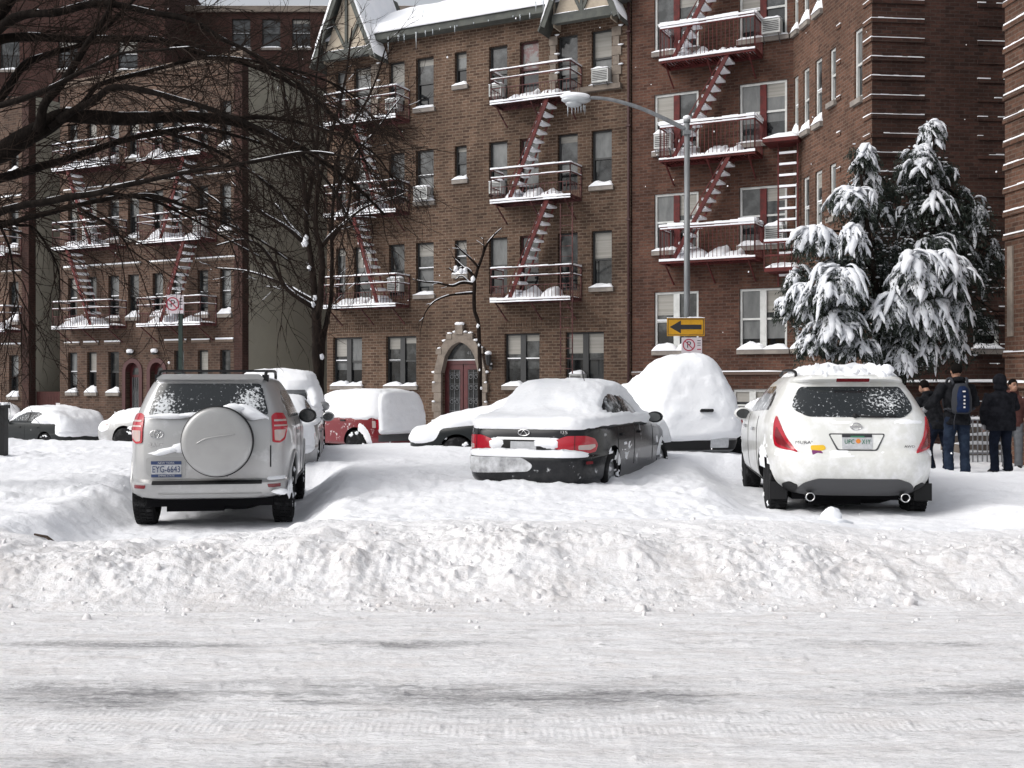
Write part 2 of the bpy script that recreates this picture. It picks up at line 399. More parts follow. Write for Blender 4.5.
def plateau(X, Y):
    num = 0; den = 0
    for (cx, cy, cz) in CTRL:
        s = .25+.004*cy*cy
        w = 1/((X-cx)**2+(Y-cy)**2+s)**2
        num = num+w*cz; den = den+w
    z = num/den
    z = z+.035*fbm(X*.8, Y*.8, 3.3, 3)*sstep(9, 12, Y)*(1-sstep(30, 60, Y))
    rough = np.clip(fbm(X*.35+4, Y*.35, 8, 2)*.6+.5, 0, 1)
    ch = np.clip(.25+1.1*fbm(X*.42, Y*.5, 31, 3), 0, 1)*sstep(9.5, 11.5, Y)
    z = z+rough*.03*fbm(X*3.2, Y*3.2, 1.5, 4)+.016*np.abs(fbm(X*6, Y*6, 7, 3))*rough+ch*.55*(.085*np.abs(fbm(X*2.1, Y*2.0, 41, 4, .6))+.03*np.abs(fbm(X*7, Y*7, 43, 3, .6))-.04)
    for (cx, cy, h, hw, hl, pz, soft) in PADS:
        dx = X-cx; dy = Y-cy
        u = dx*math.cos(h)+dy*math.sin(h); v = -dx*math.sin(h)+dy*math.cos(h)
        d = np.sqrt(np.maximum(np.abs(u)-hw, 0)**2+np.maximum(np.abs(v)-hl, 0)**2)+.06*fbm(X*2, Y*2, 5, 3)
        w = 1-sstep(0, soft, d)
        z = z*(1-w)+(pz+.012*fbm(X*7, Y*7, 2, 3))*w
    return z

def ground_z(X, Y):
    X = np.asarray(X, float); Y = np.asarray(Y, float)
    base = 7.85+.16*fbm(X*.55, X*0, 2.0, 3)+.05*fbm(X*4, X*0, 9.0, 3)
    t = sstep(0, 1, (Y-base)/(1.35+.3*vn(X*.7, 0*X, 4)))
    lump = sstep(base-.05, base+.25, Y)*(1-sstep(9.5, 10.7, Y))
    crest = .045*vn(X*1.1, 0*X, 6.6)+.03*vn(X*3, 0*X, 1.1)
    hb = np.where(Y > base, t, 0)
    # clods pushed aside by the plough: ridged noise at several sizes
    q = fbm(X*2.2+fbm(X*3, Y*3, 5, 2)*.3, Y*2.6, 4.0, 5, .55)
    var = np.clip(.55+.75*fbm(X*.9, Y*1.4, 12.0, 3), .12, 1.25)
    big = np.clip(fbm(X*3.1, Y*4.2, 21.0, 3)-.5, 0, 1)*.09
    cl = .032*q+var*(.020*(1-np.abs(fbm(X*6.0, Y*8.5, 1.0, 4, .6)))-.012+.026*np.abs(fbm(X*11, Y*13, 2.0, 4, .62))+.010*fbm(X*27, Y*27, 6.0, 2))+big
    P = plateau(X, Y)+crest*(1-sstep(9.2, 10.6, Y))
    road = .007*fbm(X*1.2, Y*9, 3, 4, .6)+.008*np.clip(fbm(X*5, Y*16, 6, 4, .65)-.1, 0, 1)+.016*np.clip(fbm(X*9, Y*12, 16, 3, .6)-.75, 0, 1)
    return road*(1-hb)+hb*P+lump*.78*cl*(.35+.65*np.sin(np.clip((Y-base)/(2.3), 0, 1)*math.pi))

def gz(x, y): return float(ground_z(np.array([x]), np.array([y]))[0])

def terrain():
    rows = [-60, -25, -10, -3, 0, 1.5, 2.6]
    y = 3.2
    while y < 62: rows.append(y); y *= 1.006 if y < 7.6 else 1.0028 if y < 10.6 else 1.0055 if y < 12.5 else 1.0085 if y < 24 else 1.03
    rows += [66, 75, 90, 120, 170, 260, 420, 700]
    rows = np.array(rows)
    i1 = int(np.argmin(np.abs(rows-7.72))); i2 = int(np.argmin(np.abs(rows-10.4)))
    u = np.concatenate([[-40, -12, -5, -2.4, -1.5, -1.0, -.8, -.68], np.linspace(-.6, .6, 640), [.68, .8, 1.0, 1.5, 2.4, 5, 12, 40]])
    Wd = np.where(rows < 5, 5.0, rows); Wd = np.minimum(Wd, 90)
    def part(name, a, b, m):
        rr = rows[a:b+1]; ww = Wd[a:b+1]
        X = u[None, :]*ww[:, None]; Y = np.repeat(rr[:, None], len(u), 1)
        Z = ground_z(X.ravel(), Y.ravel())
        Z = np.where(Y.ravel() < 2.5, 0, Z)
        V = np.stack([X.ravel(), Y.ravel(), Z], 1); nr, nc = X.shape
        idx = np.arange(nr*nc).reshape(nr, nc)
        F = np.stack([idx[:-1, :-1].ravel(), idx[:-1, 1:].ravel(), idx[1:, 1:].ravel(), idx[1:, :-1].ravel()], 1)
        me = bpy.data.meshes.new(name); me.from_pydata(V.tolist(), [], F.tolist())
        me.polygons.foreach_set('use_smooth', [True]*len(F)); me.materials.append(m); me.update()
        o = link(name, me); tag(o, kind='structure'); return o
    part('road', 0, i1, road_mat()); part('snow_bank', i1, i2, bank_mat()); part('snow_field', i2, len(rows)-1, field_mat())

def _base(name):
    m = bpy.data.materials.new(name); m.use_nodes = True
    nt = m.node_tree; b = nt.nodes['Principled BSDF']; b.inputs['Roughness'].default_value = .85; b.inputs['Specular IOR Level'].default_value = .25
    return m, nt, nt.nodes, nt.links, b, nt.nodes.new('ShaderNodeTexCoord').outputs['Object']
def _noise(N, L, src, scale, detail=5, st=None, rough=.6, loc=(0, 0, 0), rot=0):
    mp = N.new('ShaderNodeMapping'); mp.inputs['Location'].default_value = loc; mp.inputs['Rotation'].default_value = (0, 0, rot)
    if st: mp.inputs['Scale'].default_value = st
    L.new(src, mp.inputs[0]); n = N.new('ShaderNodeTexNoise'); n.inputs['Scale'].default_value = scale
    n.inputs['Detail'].default_value = detail; n.inputs['Roughness'].default_value = rough; L.new(mp.outputs[0], n.inputs['Vector'])
    return n.outputs['Fac']
def _ramp(N, L, src, a, b, ta=0.0, tb=1.0):
    r = N.new('ShaderNodeMapRange'); r.inputs['From Min'].default_value = a; r.inputs['From Max'].default_value = b
    r.inputs['To Min'].default_value = ta; r.inputs['To Max'].default_value = tb; L.new(src, r.inputs['Value']); return r.outputs[0]
def _mix(N, L, f, A, B):
    m = N.new('ShaderNodeMix'); m.data_type = 'RGBA'
    if isinstance(f, float): m.inputs['Factor'].default_value = f
    else: L.new(f, m.inputs['Factor'])
    for k, c in (('A', A), ('B', B)):
        if isinstance(c, tuple): m.inputs[k].default_value = (*c, 1)
        else: L.new(c, m.inputs[k])
    return m.outputs['Result']
def _math(N, L, op, a, b=None, c=None):
    m = N.new('ShaderNodeMath'); m.operation = op
    for i, v in enumerate((a, b, c)):
        if v is None: continue
        if isinstance(v, (int, float)): m.inputs[i].default_value = v
        else: L.new(v, m.inputs[i])
    return m.outputs[0]
def _bump(N, L, b, hs, st, dist):
    prev = None
    for h, s, d in zip(hs, st, dist):
        bp = N.new('ShaderNodeBump'); bp.inputs['Strength'].default_value = s; bp.inputs['Distance'].default_value = d
        L.new(h, bp.inputs['Height'])
        if prev is not None: L.new(prev, bp.inputs['Normal'])
        prev = bp.outputs[0]
    L.new(prev, b.inputs['Normal'])

def road_mat():
    m, nt, N, L, b, co = _base('packed_road_snow')
    sx = N.new('ShaderNodeSeparateXYZ'); L.new(co, sx.inputs[0]); Y = sx.outputs['Y']; X = sx.outputs['X']
    Yw = _math(N, L, 'ADD', Y, _math(N, L, 'MULTIPLY', _math(N, L, 'SUBTRACT', _noise(N, L, co, .5, 3, (1, .6, 1)), .5), .5))
    def band(c, w):
        d = _math(N, L, 'ABSOLUTE', _math(N, L, 'SUBTRACT', Yw, c)); return _ramp(N, L, d, 0, w, 1, 0)
    patch = _ramp(N, L, _noise(N, L, co, .30, 2, (1, .3, 1), .5, (3.1, 1.7, 0)), .34, .54)
    tracks = _math(N, L, 'MULTIPLY', _math(N, L, 'ADD', band(5.62, .42), _math(N, L, 'MULTIPLY', band(6.75, .14), .7)), patch)
    low = _math(N, L, 'MULTIPLY', band(4.55, .30), _ramp(N, L, _noise(N, L, co, .3, 2, (1, .4, 1), .5, (8.2, 4, 0)), .45, .62))
    tracks = _math(N, L, 'ADD', tracks, _math(N, L, 'MULTIPLY', low, .6))
    streak = _noise(N, L, co, 3.0, 8, (.34, 4.2, 1), .74, (0, 0, 0), .012)
    grain = _noise(N, L, co, 26, 5, (.45, 1.4, 1), .7)
    speck = _noise(N, L, co, 55, 4, (.55, 1.2, 1), .75, (2, 5, 0))
    mid = _noise(N, L, co, 4.2, 6, (.5, 1.6, 1), .65, (5, 2, 0))
    wet = _math(N, L, 'ADD', _math(N, L, 'MULTIPLY', tracks, .11), _math(N, L, 'ADD', _math(N, L, 'MULTIPLY', streak, .62), _math(N, L, 'MULTIPLY', grain, .38)))
    f = _ramp(N, L, wet, .575, .70)
    f = _math(N, L, 'MULTIPLY', f, .9)
    beige = _ramp(N, L, mid, .46, .70, 0, .6)
    snow = _mix(N, L, beige, (.86, .855, .87), (.72, .68, .665))
    fine = _ramp(N, L, grain, .54, .72, 0, .4)
    snow = _mix(N, L, fine, snow, (.52, .495, .49))
    dash = _noise(N, L, co, 8.0, 9, (.55, 2.2, 1), .80, (3, 9, 0), .015)
    wide = _ramp(N, L, _noise(N, L, co, .8, 3, (.35, 1.6, 1), .6, (11, 3, 0)), .40, .62)
    fd = _math(N, L, 'MULTIPLY', _ramp(N, L, dash, .50, .66), _math(N, L, 'ADD', _math(N, L, 'MULTIPLY', wide, .5), .14))
    snow = _mix(N, L, fd, snow, (.36, .355, .365))
    soft = _math(N, L, 'MULTIPLY', _ramp(N, L, _math(N, L, 'MULTIPLY', tracks, _ramp(N, L, _noise(N, L, co, 1.1, 4, (.6, 1.4, 1), .6, (1, 17, 0)), .36, .60)), .08, .5), _ramp(N, L, _math(N, L, 'ADD', _math(N, L, 'MULTIPLY', dash, .55), _math(N, L, 'MULTIPLY', speck, .45)), .36, .58))
    snow = _mix(N, L, _math(N, L, 'MULTIPLY', soft, .95), snow, (.27, .268, .28))
    snow = _mix(N, L, _ramp(N, L, speck, .52, .70, 0, .45), snow, (.40, .385, .385))
    col = _mix(N, L, f, snow, (.20, .20, .21))
    # rows of tread marks pressed by tyres
    L.new(col, b.inputs['Base Color'])
    L.new(_ramp(N, L, f, 0, 1, .85, .42), b.inputs['Roughness'])
    wv = N.new('ShaderNodeTexWave'); wv.inputs['Scale'].default_value = 9; wv.inputs['Distortion'].default_value = 1.5; wv.inputs['Detail'].default_value = 2
    L.new(co, wv.inputs['Vector'])
    tr = _math(N, L, 'MULTIPLY', wv.outputs['Fac'], _math(N, L, 'ADD', band(5.08, .12), band(5.28, .06)))
    lump = _noise(N, L, co, 11, 8, (.5, 1.2, 1), .7)
    _bump(N, L, b, [streak, lump, grain, speck, tr], [.55, .8, .7, .6, .25], [.025, .035, .012, .006, .008])
    return m
def bank_mat():
    m, nt, N, L, b, co = _base('dirty_bank_snow')
    n1 = _noise(N, L, co, 1.7, 6, None, .65); n2 = _noise(N, L, co, 13, 6, None, .7, (4, 1, 0))
    sx = N.new('ShaderNodeSeparateXYZ'); L.new(co, sx.inputs[0])
    lowz = _ramp(N, L, sx.outputs['Y'], 9.1, 10.2, 1, .12)
    f = _math(N, L, 'MULTIPLY', _ramp(N, L, _math(N, L, 'ADD', _math(N, L, 'MULTIPLY', n1, .5), _math(N, L, 'MULTIPLY', n2, .5)), .40, .64), lowz)
    c = _mix(N, L, f, (.81, .808, .825), (.60, .575, .57))
    spk = _math(N, L, 'MULTIPLY', _ramp(N, L, _noise(N, L, co, 30, 4, None, .65, (7, 7, 0)), .62, .74), lowz)
    c = _mix(N, L, _math(N, L, 'MULTIPLY', spk, .55), c, (.26, .23, .21))
    L.new(c, b.inputs['Base Color'])
    _bump(N, L, b, [n2, _noise(N, L, co, 45, 4)], [.6, .5], [.035, .012])
    return m
def field_mat():
    m, nt, N, L, b, co = _base('fresh_snow')
    c = _mix(N, L, _ramp(N, L, _noise(N, L, co, .7, 5), .35, .65), (.86, .87, .90), (.81, .82, .855))
    L.new(c, b.inputs['Base Color'])
    _bump(N, L, b, [_noise(N, L, co, 6, 6, None, .6), _noise(N, L, co, 40, 4)], [.45, .4], [.05, .012])
    return m
terrain()
def clods():
    rnd = random.Random(17); m = MB()
    for k in range(420):
        x = rnd.uniform(-6, 6); on = rnd.random()
        y = rnd.uniform(7.75, 9.6) if on < .75 else rnd.uniform(7.2, 7.9) if on < .92 else rnd.uniform(9.4, 11)
        r = rnd.uniform(.008, .024)*(1.9 if rnd.random() < .05 else 1)
        mt = Euler((rnd.uniform(0, 6), rnd.uniform(0, 6), rnd.uniform(0, 6))).to_matrix().to_4x4()
        m.blob((x, y, gz(x, y)+r*.05), (r*1.3, r, r*.75), k*1.3, 2 if r > .04 else 1, .75, 0, mt, 1.9)
    o = m.build('snow_clods', 'snow_clod'); o['kind'] = 'stuff'
clods()
# ================================================================== buildings
FA = R(-26.75)
FO = Vector((2.62, 32.7, 0)); FX = Vector((math.cos(FA), math.sin(FA), 0)); FY = Vector((-FX.y, FX.x, 0))
def tf(px):
    """metres along the street front at photo column px"""
    k = (px-512)/FPX
    return (FO.x-k*FO.y)/(k*FX.y-FX.x)
def front_frame(t, z=0.0): return Matrix.Translation(FO+FX*t+Vector((0, 0, z))) @ Matrix.Rotation(FA, 4, 'Z')

def wall(mb, x0, x1, z0, z1, ops, m=0, y=0.0, depth=.2, mr=None):
    """wall sheet facing -y with real openings and reveals"""
    mr = m if mr is None else mr
    xs = sorted({x0, x1, *[o[0] for o in ops], *[o[1] for o in ops]}); zs = sorted({z0, z1, *[o[2] for o in ops], *[o[3] for o in ops]})
    xs = [x for x in xs if x0-1e-6 <= x <= x1+1e-6]; zs = [z for z in zs if z0-1e-6 <= z <= z1+1e-6]
    for a, b in zip(xs, xs[1:]):
        for c, d in zip(zs, zs[1:]):
            mx, mz = (a+b)/2, (c+d)/2
            if any(o[0] < mx < o[1] and o[2] < mz < o[3] for o in ops): continue
            mb.quad((a, y, c), (b, y, c), (b, y, d), (a, y, d), m, [(a, c), (b, c), (b, d), (a, d)])
    for (a, b, c, d) in [o[:4] for o in ops]:
        e = y+depth
        mb.quad((a, y, c), (a, y, d), (a, e, d), (a, e, c), mr, [(0, c), (0, d), (depth, d), (depth, c)])
        mb.quad((b, y, d), (b, y, c), (b, e, c), (b, e, d), mr, [(0, d), (0, c), (depth, c), (depth, d)])
        mb.quad((a, y, d), (b, y, d), (b, e, d), (a, e, d), mr, [(a, 0), (b, 0), (b, depth), (a, depth)])
        mb.quad((b, y, c), (a, y, c), (a, e, c), (b, e, c), mr, [(b, 0), (a, 0), (a, depth), (b, depth)])
def plain_wall(mb, a, b, z0, z1, m=0):
    a = Vector(a); b = Vector(b); L = (b-a).length
    mb.quad((a.x, a.y, z0), (b.x, b.y, z0), (b.x, b.y, z1), (a.x, a.y, z1), m, [(0, z0), (L, z0), (L, z1), (0, z1)])

def snow_heap(mb, x0, x1, y0, y1, z, h, seed, back=1.0, n=9, m=0):
    """uneven drift lying on a ledge: high against the wall, thin at the front"""
    rows = 5; vs = []
    for j in range(rows):
        v = j/(rows-1)
        for i in range(n+1):
            u = i/n
            e = min(1, u*5, (1-u)*5)**.5
            hh = h*(.45+.75*(mnoise.noise(Vector((u*3.1+seed, v*1.3, seed*.37)))*.6+.5))*(.35+.65*v**.7*back)*e
            if j == 0: hh *= .35
            vs.append((x0+(x1-x0)*u, y0+(y1-y0)*v-.02*(1-v), z+max(.012, hh)))
    fs = [(j*(n+1)+i, j*(n+1)+i+1, (j+1)*(n+1)+i+1, (j+1)*(n+1)+i) for j in range(rows-1) for i in range(n)]
    o = len(vs)
    for i in range(n+1): vs.append((x0+(x1-x0)*i/n, y0-.02, z))
    fs += [(o+i, o+i+1, i+1, i) for i in range(n)]
    k = len(vs)
    for j in range(rows): vs.append((x0, y0+(y1-y0)*j/(rows-1), z)); vs.append((x1, y0+(y1-y0)*j/(rows-1), z))
    for j in range(rows-1):
        fs.append((k+2*j+2, k+2*j, j*(n+1), (j+1)*(n+1)))
        fs.append((k+2*j+1, k+2*j+3, (j+1)*(n+1)+n, j*(n+1)+n))
    mb.add(vs, fs, m, None, True)

WSEED = [0]
def window(bld, basis, o, fm='frame_dark', y=.12, pair=False, sill=True, snow=.16, up='glass_shade', low='glass_mid', frost=0, mull=None):
    x0, x1, z0, z1 = o; WSEED[0] += 1; sd = WSEED[0]
    mb = MB(); fr = .05 if fm != 'frame_white' else .065; g = .003
    x0 += g; x1 -= g; z0 += g; z1 -= g
    mb.box((x0, y, z0), (x0+fr, y+.07, z1)); mb.box((x1-fr, y, z0), (x1, y+.07, z1))
    mb.box((x0+fr, y, z1-fr), (x1-fr, y+.07, z1)); mb.box((x0+fr, y, z0), (x1-fr, y+.07, z0+fr*1.2))
    cols = [(x0+fr, x1-fr)]
    if pair:
        xm = (x0+x1)/2; mw = .09
        mb.box((xm-mw, y-.02, z0+fr*1.2), (xm+mw, y+.07, z1-fr), 1); cols = [(x0+fr, xm-mw), (xm+mw, x1-fr)]
    zm = z0+(z1-z0)*.5
    for a, b in cols: mb.box((a, y+.01, zm-.025), (b, y+.075, zm+.03))
    w = mb.build('window', [fm, mull or fm], bld, basis)
    pn = MB()
    for a, b in cols:
        ru = random.random()
        mu = 1 if ru < .45 else 0
        # upper sash stands a little proud of the lower one
        zl = zm+.03; zh = z1-fr; zb = zh-(zh-zl)*random.choice([0, 0, 0, 0, 0, .25, .5, .8, 1.0])
        if zb < zh: pn.quad((a, y+.035, zb), (b, y+.035, zb), (b, y+.035, zh), (a, y+.035, zh), 3)
        if zb > zl: pn.quad((a, y+.035, zl), (b, y+.035, zl), (b, y+.035, zb), (a, y+.035, zb), mu)
        sh = random.choice([0, 0, 0, .35, .7])
        zc = z0+fr*1.2; zt = zm-.025; zs = zt-(zt-zc)*sh
        if sh: pn.quad((a, y+.06, zs), (b, y+.06, zs), (b, y+.06, zt), (a, y+.06, zt), 1)
        pn.quad((a, y+.06, zc), (b, y+.06, zc), (b, y+.06, zs), (a, y+.06, zs), 2)
    pn.build('pane', ['glass_mid', up, low, 'blind'], w)
    if sill:
        s = MB(); s.box((x0-.07, -.09, z0-.13), (x1+.07, y+.02, z0-.004)); s.build('sill', 'sill_stone', w)
    if snow:
        s = MB(); h = snow*random.uniform(.7, 1.35)
        if pair:
            xm = (x0+x1)/2
            snow_heap(s, x0-.06, xm+.05, -.085, y-.003, z0-.004, h*1.1, sd*1.7); snow_heap(s, xm+.0, x1+.06, -.085, y-.003, z0-.006, h*.85, sd*2.9)
        else: snow_heap(s, x0-.06, x1+.06, -.085, y-.003, z0-.004, h, sd*1.7)
        # a little snow caught on the meeting rail and crumbs under the sill
        for a, b in cols:
            if random.random() < .5: s.box((a, y-.012, zm+.03), (b, y+.03, zm+.045+.02*random.random()))
        s.build('snow_drift', 'snow', w)
    return w

def air_conditioner(bld, basis, x, z, w=.5, h=.36, y=-.28, sn=.10):
    mb = MB(); mb.box((x, y, z), (x+w, .1, z+h)); 
    for k in range(6): mb.box((x+.03, y-.008, z+.06+k*(h-.1)/6), (x+w-.03, y-.001, z+.085+k*(h-.1)/6), 1)
    for sx in (x+.03, x+w-.05): mb.bar((sx, y+.02, z-.003), (sx, -.02, z-.22), .02, .02, 1)
    a = mb.build('air_conditioner', ['ac_white', 'ac_dark'], bld, basis)
    s = MB(); snow_heap(s, x-.01, x+w+.01, y, -.01, z+h+.002, sn*1.6, x*3.1, .5); s.build('snow_cap', 'snow', a)
    return a

def fire_escape(bld, basis, x0, x1, z, stair=None, zup=3.0, d=.85, fascia=False, paint='fe_brown', rail=.9, bal=True, thick=.03, full=True, heaps=1.0, seed=0, mid=.72):
    """balcony at height z between x0 and x1; stair=(x_foot, x_head) climbs to the balcony zup above"""
    random.seed(1000+seed)
    p = MB(); y1 = -.03; y0 = -d
    p.box((x0, y0, z-.10), (x1, y0+.05, z)); p.box((x0, y1-.05, z-.10), (x1, y1, z)); p.box((x0, y0+.05, z-.10), (x0+.05, y1-.05, z)); p.box((x1-.05, y0+.05, z-.10), (x1, y1-.05, z))
    n = int((x1-x0)/.09)
    for i in range(1, n):
        xx = x0+(x1-x0)*i/n; p.box((xx-.018, y0+.05, z-.045), (xx+.018, y1-.05, z-.012))
    for xx in (x0+.15, (x0+x1)/2, x1-.2): p.bar((xx, y0+.04, z-.10), (xx, -.002, z-.62), .035, .035)
    fe = p.build('fire_escape', paint, bld, basis)
    r = MB(); zr = z+rail
    path = [(x0+.02, y1, 0), (x0+.02, y0+.02, 0), (x1-.02, y0+.02, 0), (x1-.02, y1, 0)]
    for hz in (rail, rail*mid):
        for a, b in zip(path, path[1:]): r.bar((a[0], a[1], z+hz), (b[0], b[1], z+hz), .03, .03)
    for a, b in zip(path, path[1:]):
        a = Vector(a); b = Vector(b); L = (b-a).length; k = max(2, int(L/.115))
        for i in range(k+1):
            q = a.lerp(b, i/k); post = i in (0, k)
            top = rail if (bal or post) else rail*.42
            r.bar((q.x, q.y, z), (q.x, q.y, z+top), .032 if post else .013, .032 if post else .013)
        if not bal: r.bar((a.x, a.y, z+rail*.42), (b.x, b.y, z+rail*.42), .02, .02)
    r.build('railing', paint, fe)
    s = MB(); sg = seed*3.3
    def rail_snow(a, b, zz, w, h):
        pts = resample([a, b], .22); n = len(pts)
        for i in range(n-1):
            hh = h*(.7+.55*mnoise.noise(Vector((pts[i][0]*2.3+sg, zz, pts[i][1]*3))))
            if hh > .004: s.bar((pts[i][0], pts[i][1], zz+hh/2), (pts[i+1][0], pts[i+1][1], zz+hh/2), w, hh)
    for a, b in zip(path, path[1:]):
        rail_snow(a, b, z+rail+.016, .05+thick*.6, thick*1.5); rail_snow(a, b, z+rail*mid+.016, .04, thick*.9)
    if not fascia: rail_snow((x0, y0-.012, 0), (x1, y0-.012, 0), z-.100, .035, .05)
    rail_snow((x0, y0-.01, 0), (x1, y0-.01, 0), z-.035, .055, .075)
    # snow on the slats with drifts banked against the wall
    snow_heap(s, x0+.03, x1-.03, y0+.03, y1-.01, z-.008, .13*heaps, sg, .9, 26)
    nh = int(3*heaps)
    for k in range(nh):
        xa = x0+.1+(x1-x0-.9)*((k+.5*random.random())/max(1, nh)); snow_heap(s, xa, xa+random.uniform(.5, .8), y0+.2, y1, z, random.uniform(.3, .5), sg+k*5, 1, 8)
    s.build('snow_cover', 'snow', fe)
    if stair:
        xa, xb = stair; st = MB(); sw = MB(); n = 12 if full else 12
        ya, yb = y0+.06, y0+.66; zt = z+zup; k0 = 0
        st.bar((xa, ya, z), (xb, ya, zt-.05), .04, .115); st.bar((xa, yb, z), (xb, yb, zt-.05), .03, .05)
        for i in range(1, n):
            f = i/n; q = (xa+(xb-xa)*f, z+(zt-z)*f)
            for dx in (-.10, .08): st.box((q[0]+dx, ya+.022, q[1]-.018), (q[0]+dx+.02, yb-.016, q[1]+.006))
            sw.box((q[0]-.125, ya+.024, q[1]-.035), (q[0]+.135, yb-.022, q[1]+.0065))
            hh = random.uniform(.05, .08)
            snow_heap(sw, q[0]-.115, q[0]+.125, ya+.025, yb-.02, q[1]+.007, hh, i*1.3+seed, .5, 4)
        a = Vector((xa, ya, z)); b = Vector((xb, ya, zt-.05)); u = Vector((0, 0, .75))
        st.bar(a+u*.55, b+u*.25, .022, .022)
        sto = st.build('stair', 'fe_red', fe); sw.build('tread_snow', 'snow', fe)
    return fe

def icicles(mb, pts, n, lo, hi, seed):
    rnd = random.Random(seed); pts = [Vector(p) for p in pts]
    for i in range(n):
        f = rnd.random()*(len(pts)-1); k = int(f); q = pts[k].lerp(pts[k+1], f-k); L = lo+(hi-lo)*rnd.random()**2.5
        mb.tube([q, q-Vector((0, 0, L*.5)), q-Vector((0, 0, L))], [.022, .013, .002], 5)

def downspout(bld, x, z0, z1, r=.05, m='fe_brown', name='downspout'):
    mb = MB(); mb.tube([(x, -.07, z0), (x, -.07, z1)], r, 8)
    for k in range(5): mb.box((x-.07, -.12, z0+1+(z1-z0-2)*k/4), (x+.07, -.001, z0+1.04+(z1-z0-2)*k/4))
    return mb.build(name, m, bld)

# ------------------------------------------------------------------ the tan brick block in the centre
def centre_block():
    tl, tr = tf(327), tf(631)-.01
    B = empty('apartment_building', (FO+FX*tl)[:2]+(-.3,), FA, 'tan brick apartment block with arched stone doorway and snowy gabled roof', 'apartment building', 'brick apartment buildings along the street')
    bz = -.3
    def T(px): return tf(px)-tl
    def Z(z): return z-bz
    W = T(631)-.01
    cols = dict(A=(336, 345.5), Bc=(354, 371), C=(389, 404.5), D=(415.8, 433.6), E=(454.6, 466.6), F=(489, 507.2), G=(519.6, 538.6), H=(557.6, 577.6), I=(591.6, 611.8))
    ops = []; spec = []
    for fl, (zb, zt) in enumerate([(4.47, 6.16), (7.48, 9.15), (10.48, 12.13)]):
        for c, (a, b) in cols.items():
            z0 = zb
            if c == 'E': z0 = zt-1.08
            if c in 'BcFGH' and c not in ('D',): z0 = zb-.05
            o = (T(a), T(b), Z(z0), Z(zt)); ops.append(o); spec.append((o, c, fl, False))
    for a, b in ((333, 362), (386, 416.3), (504.5, 539.5), (565.5, 603.8)):
        o = (T(a), T(b), Z(1.54), Z(3.16)); ops.append(o); spec.append((o, 'p', -1, True))
    dx0, dx1 = T(442.5), T(479.5); dtop = 2.95; dbot = .2
    ops.append((dx0, dx1, Z(dbot), Z(dtop)))
    eave = Z(13.0)
    mb = MB(); wall(mb, 0, W, -1.0, eave, ops, 0)
    plain_wall(mb, (0, 12, 0), (0, 0, 0), -1.0, eave); plain_wall(mb, (W, 0, 0), (W, 12, 0), -1.0, eave); plain_wall(mb, (W, 12, 0), (0, 12, 0), -1.0, eave)
    # soldier course over the ground floor
    mb.build('wall', 'brick_tan', B)
    sc0 = Z(3.32)
    for a, b in ((331, 419), (500, 607)):
        so = MB()
        x0, x1 = T(a), T(b); n = int((x1-x0)/.085)
        for i in range(n):
            xx = x0+(x1-x0)*i/n; so.box((xx, -.02, sc0), (xx+.072, -.001, sc0+.24), 0, None, True)
        so.build('lintel_course', 'brick_tan', B)
    random.seed(5)
    for o, c, fl, pr in spec:
        if pr: window(B, None, o, 'frame_dark', .12, True, True, .20, random.choice(['glass_mid', 'glass_shade']), 'glass_dark'); continue
        fe = c in ('A', 'Bc', 'C', 'F', 'G', 'H')
        up = 'glass_shade'
        if fl == 2 and c in 'FG': up = 'curtain_red'
        if fl == 2 and c in ('C', 'F', 'G', 'H', 'I', 'D', 'E', 'Bc'): low = 'glass_mid'
        else: low = 'glass_dark'
        low = 'glass_dark' if (fe or random.random() < .6) else 'glass_mid'
        window(B, None, o, 'frame_dark' if c != 'G' else 'frame_maroon', .12, False, not fe, 0 if fe else .20, up if up != 'curtain_red' else up, low)
    # door with stone arch
    cx = (dx0+dx1)/2; hw = (dx1-dx0)/2
    zs = Z(1.95); 
    def arch(hw_, top, spring, n=10):
        # four-centred (Tudor) arch
        pts = []
        for i in range(n+1):
            u = -1+2*i/n; au = abs(u)
            pts.append((cx+u*hw_, spring+(top-spring)*((1-au**2.6)**.62*.82+.18*(1-au))))
        return pts
    inner = arch(hw, Z(dtop)-.02, zs); outer = arch(hw+.27, Z(dtop)+.33, zs)
    sm = MB(); n = len(inner)
    for y0, y1, off in ((-.10, .14, 0),):
        for i in range(n-1):
            a, b, c, d = inner[i], inner[i+1], outer[i+1], outer[i]
            vs = [(p[0], y, p[1]) for y in (y0, y1) for p in (a, b, c, d)]
            sm.add(vs, [(0,1,2,3), (7,6,5,4), (0,4,5,1), (2,6,7,3), (1,5,6,2), (3,7,4,0)])
    for s in (-1, 1):
        xa = cx+s*hw; xb = cx+s*(hw+.27)
        for k in range(7):
            z0 = Z(-.2)+(zs-Z(-.2))*k/7; z1 = Z(-.2)+(zs-Z(-.2))*(k+1)/7-.012
            ex = .06 if k % 2 else 0
            sm.box((min(xa, xb+s*ex), -.10-.01*(k % 2), z0), (max(xa, xb+s*ex), .14, z1))
    for i in range(1, n-1, 1):
        if i % 2: 
            p = outer[i]; sm.box((p[0]-.10, -.12, p[1]-.10), (p[0]+.10, .02, p[1]+.07))
    sm.box((cx-.13, -.14, Z(dtop)+.22), (cx+.13, .02, Z(dtop)+.52))
    ds = sm.build('door_surround', 'stone', B)
    ss = MB()
    for i in range(0, n):
        p = outer[i]
        ss.blob((p[0], -.05, p[1]+(.09 if i % 2 else .03)), (.10, .07, .045), i, 1, .4)
    for s in (-1, 1):
        for k in range(7):
            z1 = Z(-.2)+(zs-Z(-.2))*(k+1)/7
            if k % 2: ss.blob((cx+s*(hw+.27), -.10, z1+.015), (.07, .05, .035), k+s, 1, .4)
